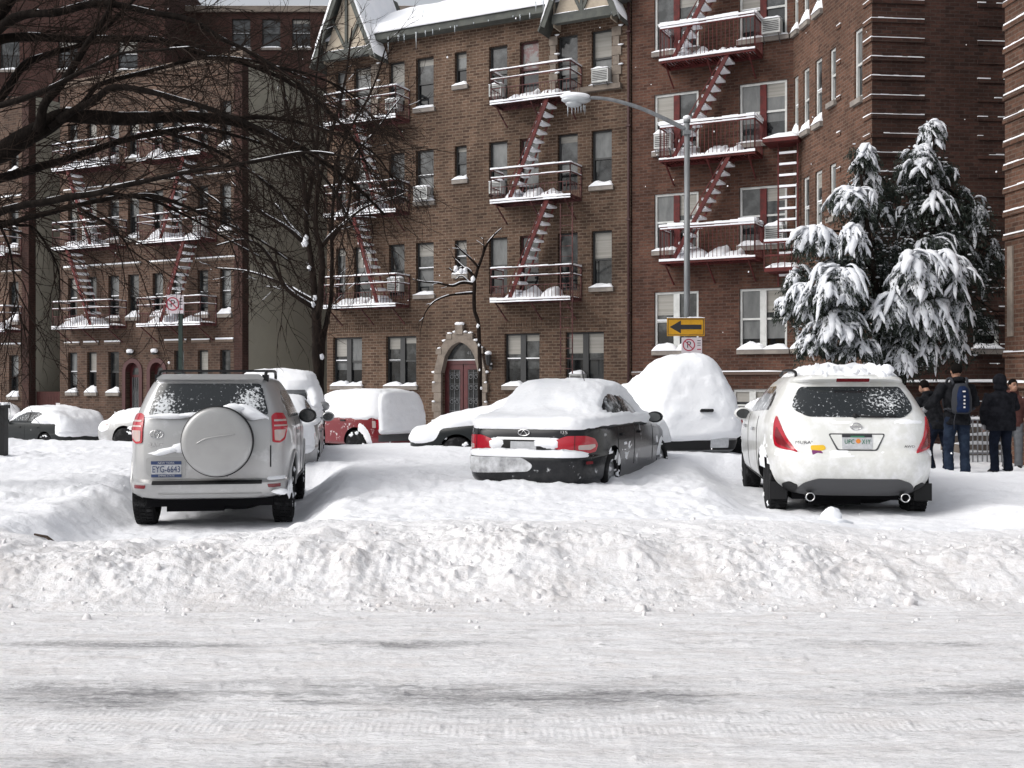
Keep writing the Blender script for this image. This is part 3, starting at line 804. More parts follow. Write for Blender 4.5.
    ss.blob((cx, -.07, Z(dtop)+.55), (.17, .1, .06), 3, 2, .3)
    ss.build('snow_cap', 'snow', ds)
    dm = MB(); y = .16; ztr = Z(2.28)
    dm.prism([(p[0], p[1]) for p in inner if p[1] > ztr+.08]+[(cx+hw, ztr+.08), (cx-hw, ztr+.08)] if False else [(cx-hw, ztr+.07), (cx+hw, ztr+.07)]+[(p[0], p[1]) for p in reversed(inner) if p[1] > ztr+.07], y+.02, y+.06, 1)
    dm.box((cx-hw, y-.03, ztr-.05), (cx+hw, y+.08, ztr+.07), 0)
    z0 = Z(dbot)
    for s in (-1, 1):
        a, b = (cx-hw, cx-.015) if s < 0 else (cx+.015, cx+hw)
        dm.box((a, y, z0), (a+.15, y+.06, ztr-.05), 0); dm.box((b-.10, y, z0), (b, y+.06, ztr-.05), 0)
        dm.box((a+.15, y, ztr-.22), (b-.10, y+.06, ztr-.05), 0); dm.box((a+.15, y, z0), (b-.10, y+.06, z0+.3), 0)
        dm.quad((a+.15, y+.04, z0+.3), (b-.10, y+.04, z0+.3), (b-.10, y+.04, ztr-.22), (a+.15, y+.04, ztr-.22), 2)
    D = dm.build('door', ['door_red', 'glass_mid', 'glass_dark'], B)
    gr = MB(); yy = y+.012
    for s in (-1, 1):
        a, b = (cx-hw+.15, cx-.115) if s < 0 else (cx+.165, cx+hw-.10); m_ = (a+b)/2; r_ = (b-a)*.21
        for xx in (a+.03, m_, b-.03): gr.bar((xx, yy, z0+.32), (xx, yy, ztr-.24), .012, .012)
        for zz in (z0+.55, z0+.95, z0+1.4, z0+1.75):
            gr.bar((a, yy, zz), (b, yy, zz), .01, .01)
            for q in (-1, 1):
                pts = [(m_+q*(r_+.01)+math.cos(t)*r_*(1-t/14), yy-.004, zz-.12+math.sin(t)*r_*(1-t/14)) for t in [k*.5 for k in range(18)]]
                gr.tube(pts, .009, 4)
    gr.build('grille', 'iron_pale', D)
    tr = MB(); tr.box((cx-hw+.03, y-.032, ztr+.071), (cx+hw-.03, y+.02, ztr+.10)); tr.build('snow_line', 'snow', D)
    tn = text_mesh('house_number', '41', .16, Matrix.Translation((cx+.2, y+.017, ztr+.3)) @ Matrix.Rotation(R(90), 4, 'X'), 'iron_pale', D)
    # wall lantern right of the door
    lm = MB(); lx = T(491); lz = Z(2.35)
    lm.box((lx-.05, -.02, lz-.3), (lx+.05, -.001, lz-.05)); lm.bar((lx, -.02, lz-.2), (lx, -.16, lz-.12), .03, .03)
    lm.lathe([(lz-.18, .03), (lz-.14, .07), (lz+.10, .105), (lz+.12, .12), (lz+.2, .04), (lz+.23, .015)], 8, Matrix.Translation((lx, -.18, 0)), 0, False, 'z')
    la = lm.build('wall_lantern', 'iron_black', B); l2 = MB(); l2.blob((lx, -.18, lz+.21), (.11, .11, .07), 4, 2, .2); l2.blob((lx+.02, -.06, lz-.12), (.06, .06, .04), 2, 1, .3); l2.build('snow_cap', 'snow', la)
    # small air conditioners
    air_conditioner(B, None, T(595), Z(10.50), .52, .40)
    air_conditioner(B, None, T(390), Z(10.5), .45, .34); air_conditioner(B, None, T(392), Z(4.6), .46, .42); air_conditioner(B, None, T(418), Z(7.5), .5, .4)
    air_conditioner(B, None, T(493), Z(7.5), .42, .36); air_conditioner(B, None, T(573), Z(1.60), .40, .30)
    air_conditioner(B, None, T(493), Z(10.5), .42, .36)
    # fire escapes
    for k, zf in enumerate((4.17, 7.17, 10.17)):
        top = k == 2
        fire_escape(B, None, T(503), T(582), Z(zf), None if top else (T(521), T(559)), 3.0, .85, False, 'fe_brown', .92, False, .038, True, 1.0, k)
        fire_escape(B, None, T(339), T(410), Z(zf), None if top else (T(391), T(366)), 3.0, .85, False, 'fe_brown', .92, False, .034, True, 1.0, 10+k)
    # drop ladder of the right-hand escape
    ld = MB(); xa = T(572)
    for dx in (0, .38): ld.bar((xa+dx, -.84, Z(1.9)), (xa+dx, -.84, Z(6.9)), .028, .028)
    for i in range(16): ld.bar((xa, -.84, Z(2.05)+.3*i), (xa+.38, -.84, Z(2.05)+.3*i), .016, .016)
    ld.build('ladder', 'fe_brown', B)
    # roof: steep snowy front slope, then flat
    rf = MB(); zt = Z(14.6)
    rf.box((0.0, -.42, eave-.22), (W, -.02, eave), 0)
    rf.add([(0, -.45, eave), (W, -.45, eave), (W, 2.3, zt), (0, 2.3, zt), (0, 12, zt), (W, 12, zt), (0, 12, eave), (W, 12, eave), (0, 2.3, eave), (W, 2.3, eave)],
           [(0, 1, 2, 3), (3, 2, 5, 4), (4, 5, 7, 6), (0, 3, 4, 6), (1, 7, 5, 2)])
    roof = rf.build('roof', 'timber_grey', B)
    sn = MB(); nx, ny = 60, 12; vs = []
    for j in range(ny+1):
        for i in range(nx+1):
            u, v = i/nx, j/ny; y_ = -.5+(2.8)*v if v < .85 else -.5+2.38+(v-.85)/.15*9.5
            zz = eave+(min(y_, 2.3)+.45)*(zt-eave)/2.75
            th = .22+.07*mnoise.noise(Vector((u*9, v*4, 2)))+(.04*mnoise.noise(Vector((u*40, v*9, 5))))
            if j == 0: th = .05+.07*abs(mnoise.noise(Vector((u*14, 0, 7))))
            vs.append((W*u, y_, zz+th))
    fs = [(j*(nx+1)+i, j*(nx+1)+i+1, (j+1)*(nx+1)+i+1, (j+1)*(nx+1)+i) for j in range(ny) for i in range(nx)]
    o = len(vs); vs += [(W*i/nx, -.47, eave-.005) for i in range(nx+1)]; fs += [(o+i, o+i+1, i+1, i) for i in range(nx)]
    sn.add(vs, fs, 0, None, True); sn.build('snow_cover', 'snow', roof)
    ic = MB(); icicles(ic, [(T(395), -.44, eave-.18), (T(440), -.44, eave-.18)], 9, .1, .75, 3); icicles(ic, [(T(440), -.44, eave-.18), (T(545), -.44, eave-.18)], 9, .06, .3, 4)
    icicles(ic, [(T(546), -.74, Z(13.0)), (T(556), -.74, Z(13.6))], 7, .2, .9, 5); icicles(ic, [(T(608), -.74, Z(13.6)), (T(624), -.74, Z(12.4))], 12, .1, .6, 6)
    ic.build('icicles', 'ice', roof)
    # two half-timbered gables
    for (pl, pr, seed) in ((327, 385, 1), (553, 625, 2)):
        x0, x1 = T(pl), T(pr); xm = (x0+x1)/2; zf = Z(12.50); za = Z(14.95)+(.2 if seed == 2 else 0)
        g = MB(); yf = -.50
        g.add([(x0+.25, yf, zf), (x1-.25, yf, zf), (xm, yf, za-.25)], [(0, 1, 2)])
        g.add([(x0+.25, yf, zf), (x1-.25, yf, zf), (x1-.25, .0, zf), (x0+.25, 0, zf)], [(0, 3, 2, 1)])
        for xx in (x0+.25, x1-.25): g.box((xx-.02, yf+.01, zf-.25), (xx+.02, -.002, zf+.5))
        G = g.build('gable', 'stucco_cream', B)
        t = MB()
        t.box((x0+.22, yf-.07, zf-.17), (x1-.22, yf+.15, zf+.10)); t.bar((xm, yf-.035, zf+.1), (xm, yf-.035, za-.3), .09, .06, 0, (0, 1, 0))
        hx = (x1-x0)/2
        for s in (-1, 1):
            t.bar((xm+s*.03, yf-.03, zf+.13), (xm+s*hx*.50, yf-.03, zf+(za-zf)*.48), .085, .05, 0, (0, 1, 0))
            a = Vector((xm+s*hx, yf-.22, zf-.28)); b = Vector((xm, yf-.22, za))
            t.bar(a, b, .15, .10, 0, (0, 1, 0))
        t.build('timber_frame', 'timber_grey', G)
        rr = MB()
        for s in (-1, 1):
            a = Vector((xm+s*(hx+.12), -.78, zf-.42)); b = Vector((xm, -.78, za+.1))
            c = b+Vector((0, 3.3, 0)); d_ = a+Vector((0, 3.3, 0)); up = Vector((s*.6, 0, .8))*.05
            q = [a, b, c, d_]; vs = q+[p+up for p in q]
            rr.add(vs, [(0,1,2,3), (7,6,5,4), (0,4,5,1), (1,5,6,2), (2,6,7,3), (3,7,4,0)])
        rr.build('gable_roof', 'timber_grey', G)
        gs = MB()
        for s in (-1, 1):
            a = Vector((xm+s*(hx+.10), -.72, zf-.32)); b = Vector((xm, -.72, za+.2)); n = 14; vs = []
            for j in range(3):
                for i in range(n+1):
                    p = a.lerp(b, i/n)+Vector((0, j*1.4-.06, 0)); h = .10+.06*mnoise.noise(Vector((i*.6, j, s*4+seed)))
                    if i < 3 and j == 0: h *= .5
                    if i == 0: h = .01
                    vs.append(p+Vector((s*.55, 0, .83))*h)
            fs = [(j*(n+1)+i, j*(n+1)+i+1, (j+1)*(n+1)+i+1, (j+1)*(n+1)+i) for j in range(2) for i in range(n)]
            o = len(vs); vs += [a.lerp(b, i/n)+Vector((0, -.06, 0)) for i in range(n+1)]; fs += [(o+i, o+i+1, i+1, i) for i in range(n)]
            gs.add(vs, fs, 0, None, True)
        snow_heap(gs, x0+.3, xm-.1, yf-.06, yf-.003, zf+.101, .06, 3+seed, .6); snow_heap(gs, xm+.1, x1-.3, yf-.06, yf-.003, zf+.101, .06, 7+seed, .6)
        gs.build('snow_cover', 'snow', G)
    # pale quoins beside the top windows under the gables
    for (a, b) in ((550.5, 556), (613, 619.5), (372.5, 377.5)):
        q = MB(); qs = MB()
        for k in range(6):
            z0 = Z(10.45)+k*.285; e = .06 if k % 2 else 0
            q.box((T(a)-e*.5, -.035-.003*(k % 2), z0), (T(b)+e, -.001, z0+.272))
            if k % 2: qs.blob(((T(b)+e), -.05, z0+.285), (.10, .04, .03), k, 1, .4)
        Q = q.build('quoin_column', 'stone', B); qs.build('snow_cap', 'snow', Q)
    q = MB(); q.box((T(577), -.16, Z(10.30)), (T(622), -.001, Z(10.45))); q.build('stone_ledge', 'stone', B)
    downspout(B, T(630)-.02, .2, eave-.1, .04, 'pipe_maroon')
    return B
centre_block()

# ------------------------------------------------------------------ reddish block with white windows and its projecting wing
def right_block():
    t0 = tf(632); Bm = front_frame(t0, .1); bz = .1
    B = empty('apartment_building', (FO+FX*t0)[:2]+(bz,), FA, 'red brick apartment block with white windows, red fire escapes and a projecting corner wing', 'apartment building', 'brick apartment buildings along the street')
    def T(px): return tf(px)-t0
    def Z(z): return z-bz
    C0 = Vector((7.71, 30.13, 0)); W = (C0-FO).dot(FX)-t0
    H = Z(18.0)
    floors = [(2.56, 4.26), (5.45, 7.1), (8.32, 9.98), (11.2, 12.85), (14.05, 15.7)]
    ops = []; sp = []
    for i, (a, b) in enumerate(floors):
        for (p, q) in ((654.5, 698.5), (739.5, 787)):
            o = (T(p), T(q), Z(a), Z(b)); ops.append(o); sp.append((o, i))
    bas = (T(733), T(772), Z(.55), Z(1.45)); ops.append(bas)
    mb = MB(); wall(mb, 0, W, -1, H, ops)
    plain_wall(mb, (0, 12, 0), (0, 0, 0), -1, H)
    mb.quad((0, 0, H), (W, 0, H), (W, 12, H), (0, 12, H))
    mb.build('wall', 'brick_red', B)
    random.seed(11)
    for o, i in sp:
        window(B, None, o, 'frame_white', .05, True, True, .20 if i == 0 else .12, random.choice(['glass_shade', 'glass_mid']), 'glass_dark', mull='frame_white' if i == 0 else 'fe_red')
    window(B, None, bas, 'frame_white', .05, True, False, 0, 'glass_mid', 'glass_dark')
    ledge = MB(); ledge.box((0, -.07, Z(1.86)), (W, -.001, Z(1.94))); L = ledge.build('ledge', 'brick_red', B)
    ls = MB(); snow_heap(ls, .02, W, -.065, -.003, Z(1.942), .06, 2.2, .6, 40); ls.build('snow_line', 'snow', L)
    for i, zf in enumerate((5.08, 7.94, 10.72, 13.55)):
        fire_escape(B, None, T(669), T(763), Z(zf), (T(682), T(737)), 2.84, .85, True, 'fe_red', .92, True, .075, True, 1.4, 30+i, .93)
    air_conditioner(B, None, T(764), Z(11.22), .5, .4); air_conditioner(B, None, T(657), Z(8.36), .5, .42, sn=.2); air_conditioner(B, None, T(767), Z(5.5), .5, .42, sn=.16)
    # drop ladder with a small landing
    ld = MB(); xa = T(783); yv = -.55
    for dx in (0, .52): ld.bar((xa+dx, yv, Z(4.25)), (xa+dx, yv, Z(8.2)), .04, .04)
    for i in range(13): ld.bar((xa, yv, Z(4.5)+.3*i), (xa+.52, yv, Z(4.5)+.3*i), .02, .02)
    ld.box((xa-.35, -.9, Z(8.1)), (xa+.6, -.02, Z(8.2))); ld.box((xa-.3, -.9, Z(4.62)), (xa+.62, -.05, Z(4.72)))
    for zz in (5.05, 5.4): 
        ld.bar((xa-.3, -.9, Z(zz)), (xa+.62, -.9, Z(zz)), .04, .04)
    for k in range(6): ld.bar((xa-.3+k*.184, -.9, Z(4.7)), (xa-.3+k*.184, -.9, Z(5.4)), .02, .02)
    LD = ld.build('ladder', 'fe_red', B)
    l2 = MB()
    for i in range(13): l2.box((xa+.03, yv-.04, Z(4.5)+.3*i+.011), (xa+.49, yv+.04, Z(4.5)+.3*i+.07))
    snow_heap(l2, xa-.34, xa+.58, -.88, -.04, Z(8.2), .32, 4.4, .8, 12); snow_heap(l2, xa-.28, xa+.6, -.88, -.07, Z(4.722), .3, 5.4, .5, 12)
    l2.box((xa-.3, -.93, Z(5.425)), (xa+.62, -.87, Z(5.49))); l2.build('snow_cover', 'snow', LD)
    # ---- wing: flank that runs toward the street, then its narrow front
    ex = Vector((.11, -.994, 0)).normalized(); an = math.atan2(ex.y, ex.x)
    Wm = Matrix.Translation(C0+Vector((0, 0, bz))) @ Matrix.Rotation(an, 4, 'Z'); bas_s = Bm.inverted() @ Wm
    Ls = 4.94; ops = []
    for (a, b) in floors:
        for (p, q, dz) in ((.03, .36, 0), (.72, 1.14, 0), (1.55, 2.0, 0), (2.5, 2.88, .2), (3.98, 4.42, 0)):
            ops.append((p, q, Z(a)+dz*1.6, Z(b)))
    mb = MB(); wall(mb, 0, Ls, -1, H, ops, 0, 0, .10)
    mb.quad((0, 0, H), (Ls, 0, H), (Ls, 4, H), (0, 4, H)); mb.build('wing_wall', 'brick_wing', B, bas_s)
    for o in ops: window(B, bas_s, o, 'frame_white', .045, False, True, .34 if o[0] < 2.4 else .0, 'glass_shade', 'glass_mid')
    C1 = C0+ex*Ls; ex2 = Vector((.994, .11, 0)).normalized()
    Fm = Matrix.Translation(C1+Vector((0, 0, bz))) @ Matrix.Rotation(math.atan2(ex2.y, ex2.x), 4, 'Z'); bas_f = Bm.inverted() @ Fm
    bw = (2.45, 3.1, Z(2.42), Z(3.1))
    mb = MB(); wall(mb, 0, 6.5, -1, H, [bw]); mb.quad((0, 0, H), (6.5, 0, H), (6.5, 5, H), (0, 5, H)); mb.build('wing_wall', 'brick_wing_shaded', B, bas_f)
    window(B, bas_f, bw, 'frame_white', .05, False, True, .2, 'glass_shade', 'glass_dark')
    # raised brick courses with snow lying on each
    qb = MB(); q2 = MB(); qn = MB(); q2n = MB()
    rnd = random.Random(4)
    for k in range(40):
        z = Z(.75)+.44*k
        if z > H-.3: break
        def strip(mb, x0, x1, zz, prob=1.0):
            x = x0
            while x < x1-1e-3:
                n = min(x1, x+rnd.uniform(.12, .35))
                if rnd.random() < prob: mb.box((x, -.034, zz), (n, -.002, zz+rnd.uniform(.012, .028)))
                x = n
        qb.box((Ls-.42, -.035, z-.09), (Ls+.035, -.001, z), 0, None, True)
        if k % 2 == 0: qb.box((2.55+.42, -.03, z-.09), (2.55+.66, -.001, z), 0, None, True); strip(qn, 2.98, 3.2, z+.001, .7)
        strip(qn, Ls-.42, Ls+.03, z+.001, .95)
        q2.box((-.001, -.035, z-.09), (1.25, -.001, z), 0, None, True); strip(q2n, 0, 1.25, z+.001, .97)
        q2.box((2.55, -.03, z-.09), (3.3, -.001, z), 0, None, True); strip(q2n, 2.55, 3.3, z+.001, .35)
    a = qb.build('brick_bands', 'brick_wing', B, bas_s); qn.build('snow_line', 'snow', a)
    a = q2.build('brick_bands', 'brick_wing_shaded', B, bas_f); q2n.build('snow_line', 'snow', a)
    wl = MB(); wl.box((0, -.08, Z(1.55)), (6.4, -.001, Z(1.64)), 0, None, True); wl.box((0, -.06, Z(3.2)), (6.4, -.001, Z(3.27)), 0, None, True); a = wl.build('ledge', 'brick_wing_shaded', B, bas_f)
    s = MB(); snow_heap(s, 0, 6.3, -.078, -.003, Z(1.642), .10, 9, .7, 40); snow_heap(s, 0, 2.6, -.058, -.003, Z(3.272), .05, 3, .7, 40); s.build('snow_line', 'snow', a)
    return B
right_block()

def corner_wing():
    """the near wing at the right edge of the courtyard"""
    P0 = Vector((9.41, 21.0, 0)); ex = Vector((.11, -.994, 0)).normalized()
    B = empty('building_wing', (P0.x, P0.y, .0), math.atan2(ex.y, ex.x), 'near brick wing with snow lined raised courses at the right edge of the courtyard', 'building')
    H = 14.0; mb = MB()
    wall(mb, 0, 2.0, -1, H, []); plain_wall(mb, (2.0, 0, 0), (2.0, 7, 0), -1, H); plain_wall(mb, (0, 7, 0), (0, 0, 0), -1, H); plain_wall(mb, (2, 7, 0), (0, 7, 0), -1, H)
    mb.quad((0, 0, H), (2, 0, H), (2, 7, H), (0, 7, H)); mb.build('wall', 'brick_wing', B)
    q = MB(); n = MB(); rnd = random.Random(8)
    for k in range(26):
        z = 2.2+.445*k
        if 2.4 < z < 4.4 : continue
        q.box((-.03, -.035, z-.09), (2.0, -.001, z), 0, None, True)
        x = 0
        while x < 1.98:
            e = min(1.98, x+rnd.uniform(.1, .3)); n.box((x, -.034, z+.001), (e, -.002, z+rnd.uniform(.015, .035))); x = e
    q.box((-.06, -.09, 1.52), (2.03, -.001, 1.62), 0, None, True); snow_heap(n, -.05, 2.0, -.085, -.003, 1.622, .08, 4, .6, 16)
    a = q.build('brick_bands', 'brick_wing', B); n.build('snow_line', 'snow', a)
    p = MB(); p.box((.12, -.03, 2.5), (.30, -.001, 4.2)); p.build('stone_panel', 'stone', B)
corner_wing()

# ------------------------------------------------------------------ darker blocks on the left
def left_block(pl, pr, floors_h, label, seed, mainb=True, depth=13):
    t0, t1 = tf(pl), tf(pr); bz = -.9
    B = empty('apartment_building', (FO+FX*t0)[:2]+(bz,), FA, label, 'apartment building', 'brick apartment buildings along the street')
    def T(px): return tf(px)-t0
    def Z(z): return z-bz
    W = t1-t0; H = Z(13.1); ops = []; sp = []
    if mainb:
        cols = ((68, 77.2), (87, 96.5), (108.3, 119), (128, 139), (152.5, 163), (172, 182), (197.5, 208), (220, 231))
        for fl, (a, b) in enumerate(((4.1, 5.7), (7.05, 8.75), (10.05, 11.7))):
            for c, (p, q) in enumerate(cols): o = (T(p), T(q), Z(a), Z(b)); ops.append(o); sp.append((o, c, fl))
        for (p, q) in ((68, 77.2), (87, 96.5), (108.3, 119), (174, 184), (197.6, 208), (220, 230.5)): o = (T(p), T(q), Z(1.28), Z(2.82)); ops.append(o); sp.append((o, 3, -1))
        doors = ((126, 139.5), (150.6, 163.5))
    else:
        cols = ((pl+8, pl+17), (-18, -9), (9, 18.5)); doors = ()
        for fl, (a, b) in enumerate(((1.1, 2.75), (4.1, 5.7), (7.05, 8.75), (10.05, 11.7))):
            for c, (p, q) in enumerate(cols): o = (T(p), T(q), Z(a), Z(b)); ops.append(o); sp.append((o, 3, fl))
    dops = [(T(p), T(q), Z(-.2), Z(2.4)) for p, q in doors]
    mb = MB(); wall(mb, 0, W-.38, -1, H, ops+dops)
    plain_wall(mb, (0, depth, 0), (0, 0, 0), -1, H)
    mb.quad((0, 0, H), (W, 0, H), (W, depth, H), (0, depth, H)); mb.build('wall', 'brick_tan_left', B)
    pw = MB(); pw.box((W-.38, -.04, -1), (W, .3, H), 0, None, True); pw.build('corner_pier', 'brick_oxblood', B)
    sw = MB(); sw.quad((W-.002, .3, -1), (W-.002, depth, -1), (W-.002, depth, H), (W-.002, .3, H)); sw.build('side_wall', 'stucco_olive', B)
    random.seed(seed)
    for o, c, fl in sp:
        fe = mainb and fl >= 0 and c in (0, 1, 2, 5, 6)
        window(B, None, o, 'frame_dark', .12, False, not fe or True, .26 if (c in (3, 7, 4) or fl < 0) else .12, random.choice(['glass_mid', 'glass_shade']), 'glass_dark')
    for k, (x0, x1, z0, z1) in enumerate(dops):
        cx = (x0+x1)/2; hw = (x1-x0)/2; s = MB(); n = 12
        arc = [(cx-hw*math.cos(math.pi*i/n), z1-hw+hw*math.sin(math.pi*i/n)) for i in range(n+1)]
        out = [(cx-(hw+.16)*math.cos(math.pi*i/n), z1-hw+(hw+.16)*math.sin(math.pi*i/n)) for i in range(n+1)]
        arc = [(x0, z0)]+arc+[(x1, z0)]; out = [(x0-.16, z0)]+out+[(x1+.16, z0)]
        for i in range(len(arc)-1):
            vs = [(p[0], y, p[1]) for y in (-.04, .22) for p in (arc[i], arc[i+1], out[i+1], out[i])]
            s.add(vs, [(0,1,2,3), (7,6,5,4), (0,4,5,1), (2,6,7,3), (1,5,6,2), (3,7,4,0)])
        S = s.build('door_surround', 'frame_maroon', B)
        d = MB(); d.box((x0, .2, z0), (x1, .25, z1-.01)); 
        d.quad((x0+.12, .195, z0+.5), (x1-.12, .195, z0+.5), (x1-.12, .195, z1-.55), (x0+.12, .195, z1-.55), 1)
        d.quad((x0+.12, .195, z1-.45), (x1-.12, .195, z1-.45), (x1-.2, .195, z1-.2), (x0+.2, .195, z1-.2), 1)
        D = d.build('door', ['door_red', 'glass_mid'], B)
        g = MB()
        for i in range(5): g.bar((x0+.14+i*(x1-x0-.28)/4, .185, z0+.5), (x0+.14+i*(x1-x0-.28)/4, .185, z1-.55), .014, .014)
        g.build('grille', 'iron_pale', D)
        b = MB(); b.lathe([(z1+.28, .02), (z1+.30, .09), (z1+.36, .10), (z1+.40, .05)], 10, Matrix.Translation((cx, -.14, 0)), 0, True, 'z'); b.bar((cx, -.13, z1+.32), (cx, -.001, z1+.32), .03, .03)
        lamp = b.build('door_lamp', 'iron_black', B); b = MB(); b.blob((cx, -.14, z1+.42), (.14, .12, .09), 3, 2, .2); b.build('snow_cap', 'snow', lamp)
    # lintel lines holding snow
    rnd = random.Random(seed)
    for zl in (3.10, 6.02, 9.02):
        if mainb: segs = ((65, 80), (84, 99), (105, 121), (165, 187), (192, 210), (216, 234)) if zl < 4 else ((64, 102), (104, 141), (150, 192), (196, 236))
        else: segs = ((pl+4, pl+20), (2, 22))
        for p, q in segs:
            ln = MB(); ls = MB()
            ln.box((T(p), -.05, Z(zl)), (T(q), -.001, Z(zl)+.09)); ls.box((T(p)+.01, -.052, Z(zl)+.091), (T(q)-.01, -.003, Z(zl)+.13+.03*rnd.random()))
            a = ln.build('lintel_course', 'brick_tan_left', B); ls.build('snow_line', 'snow', a)
    if mainb:
        for k, zf in enumerate((3.78, 6.78, 9.78)):
            st1 = None if k == 2 else (T(107), T(83)); st2 = None if k == 2 else (T(176), T(200))
            fire_escape(B, None, T(70), T(127), Z(zf), st1, 3.0, .85, False, 'fe_brown', .92, False, .032, True, 1.0, 50+k+seed)
            fire_escape(B, None, T(154), T(217), Z(zf), st2, 3.0, .85, False, 'fe_brown', .92, False, .032, True, 1.0, 60+k+seed)
        air_conditioner(B, None, T(88), Z(7.1), .5, .45); air_conditioner(B, None, T(198), Z(7.1), .5, .45); air_conditioner(B, None, T(174), Z(4.12), .5, .4)
        pa = MB(); pa.box((-.05, -.08, H), (W+.05, .3, H+.25)); pp = pa.build('parapet', 'brick_tan_left', B)
    else:
        for zf in (3.75, 6.75): fire_escape(B, None, T(-22), T(22), Z(zf), None, 3.0, .8, False, 'fe_brown', .9, False, .04, True, 1.4, 80+int(zf))
    return B
left_block(60, 243, 3, 'brown brick apartment block with two arched red doors and an olive side wall', 21)
left_block(-40, 29.5, 3, 'apartment block cut by the left edge of the photo behind the black post', 33, False)

# blocks standing behind the row
def back_block(x0, x1, y, z1, label, wins, seed, m='brick_back', cap=True):
    B = empty('apartment_building', (x0, y, -1), 0, label, 'apartment building'); mb = MB(); W = x1-x0
    ops = [(a-x0, a-x0+1.1, b+1, b+2.75) for a, b in wins]
    wall(mb, 0, W, 0, z1+1, ops); plain_wall(mb, (0, 14, 0), (0, 0, 0), 0, z1+1); plain_wall(mb, (W, 0, 0), (W, 14, 0), 0, z1+1)
    mb.quad((0, 0, z1+1), (W, 0, z1+1), (W, 14, z1+1), (0, 14, z1+1)); mb.build('wall', m, B)
    random.seed(seed)
    for o in ops: window(B, None, o, 'frame_dark', .1, False, True, .15, 'glass_mid', 'glass_dark')
    p = MB(); p.box((-.1, -.15, z1+1), (W+.1, .35, z1+1.35)); p = p.build('parapet', 'stone', B)
    if cap: s = MB(); snow_heap(s, -.1, W+.1, -.14, .34, z1+1.351, .15, seed, .7, 60); s.build('snow_cap', 'snow', p)
def bx(px, Y): return (px-512)*Y/FPX
back_block(bx(-260, 62), bx(165, 62), 62, 25.5, 'tall brick block rising behind the left street trees', [(bx(p, 62), CAMH+(384-q)*62/FPX) for p in (-60, 0, 58, 118) for q in (70, 127, 180)], 3)
back_block(bx(172, 66), bx(470, 66), 66, 23.9, 'tall brick block behind the snowy gabled roof with dark branches before it', [(bx(p, 66), CAMH+(384-q)*66/FPX) for p in (232, 262, 292, 373, 440) for q in (48, 108)], 4)

# gate in the narrow alley
def alley_gate():
    t0, t1 = tf(29.8), tf(60)
    G = empty('wooden_gate', (FO+FX*(t0+.01)+FY*.3)[:2]+(-.75,), FA, 'dark red board gate closing the narrow alley beside the olive wall', 'gate'); W = t1-t0-.02
    mb = MB(); n = 10
    for i in range(n): mb.box((W*i/n+.004, 0, 0), (W*(i+1)/n-.004, .04, 2.05))
    for z in (.3, 1.75): mb.box((0, .04, z), (W, .08, z+.12))
    mb.build('board_panel', 'gate_red', G)
    for a, b, c, d in ((.72, .98, .95, 1.45), (1.12, 1.36, .75, 1.6)):
        if b > W: continue
        s = MB(); s.box((a, -.012, c), (b, -.001, d)); 
        for k in range(3): s.box((a+.06, -.014, c+.1+k*(d-c-.2)/3), (b-.06, -.0125, c+.1+k*(d-c-.2)/3+.05), 1)
        s.build('notice', ['paper_white', 'sign_red'], G)
alley_gate()
# ================================================================== vehicles
def pchip(x, y, xq):
    x = np.asarray(x, float); y = np.asarray(y, float); h = np.diff(x); d = np.diff(y)/h; m = np.zeros_like(x)
    for i in range(1, len(x)-1):
        if d[i-1]*d[i] > 0:
            w1 = 2*h[i]+h[i-1]; w2 = h[i]+2*h[i-1]; m[i] = (w1+w2)/(w1/d[i-1]+w2/d[i])
    m[0] = d[0]; m[-1] = d[-1]
    k = np.clip(np.searchsorted(x, xq, side='right')-1, 0, len(h)-1)
    t = (xq-x[k])/h[k]
    return ((1+2*t)*(1-t)**2)*y[k]+(t*(1-t)**2)*h[k]*m[k]+(t*t*(3-2*t))*y[k+1]+(t*t*(t-1))*h[k]*m[k+1]

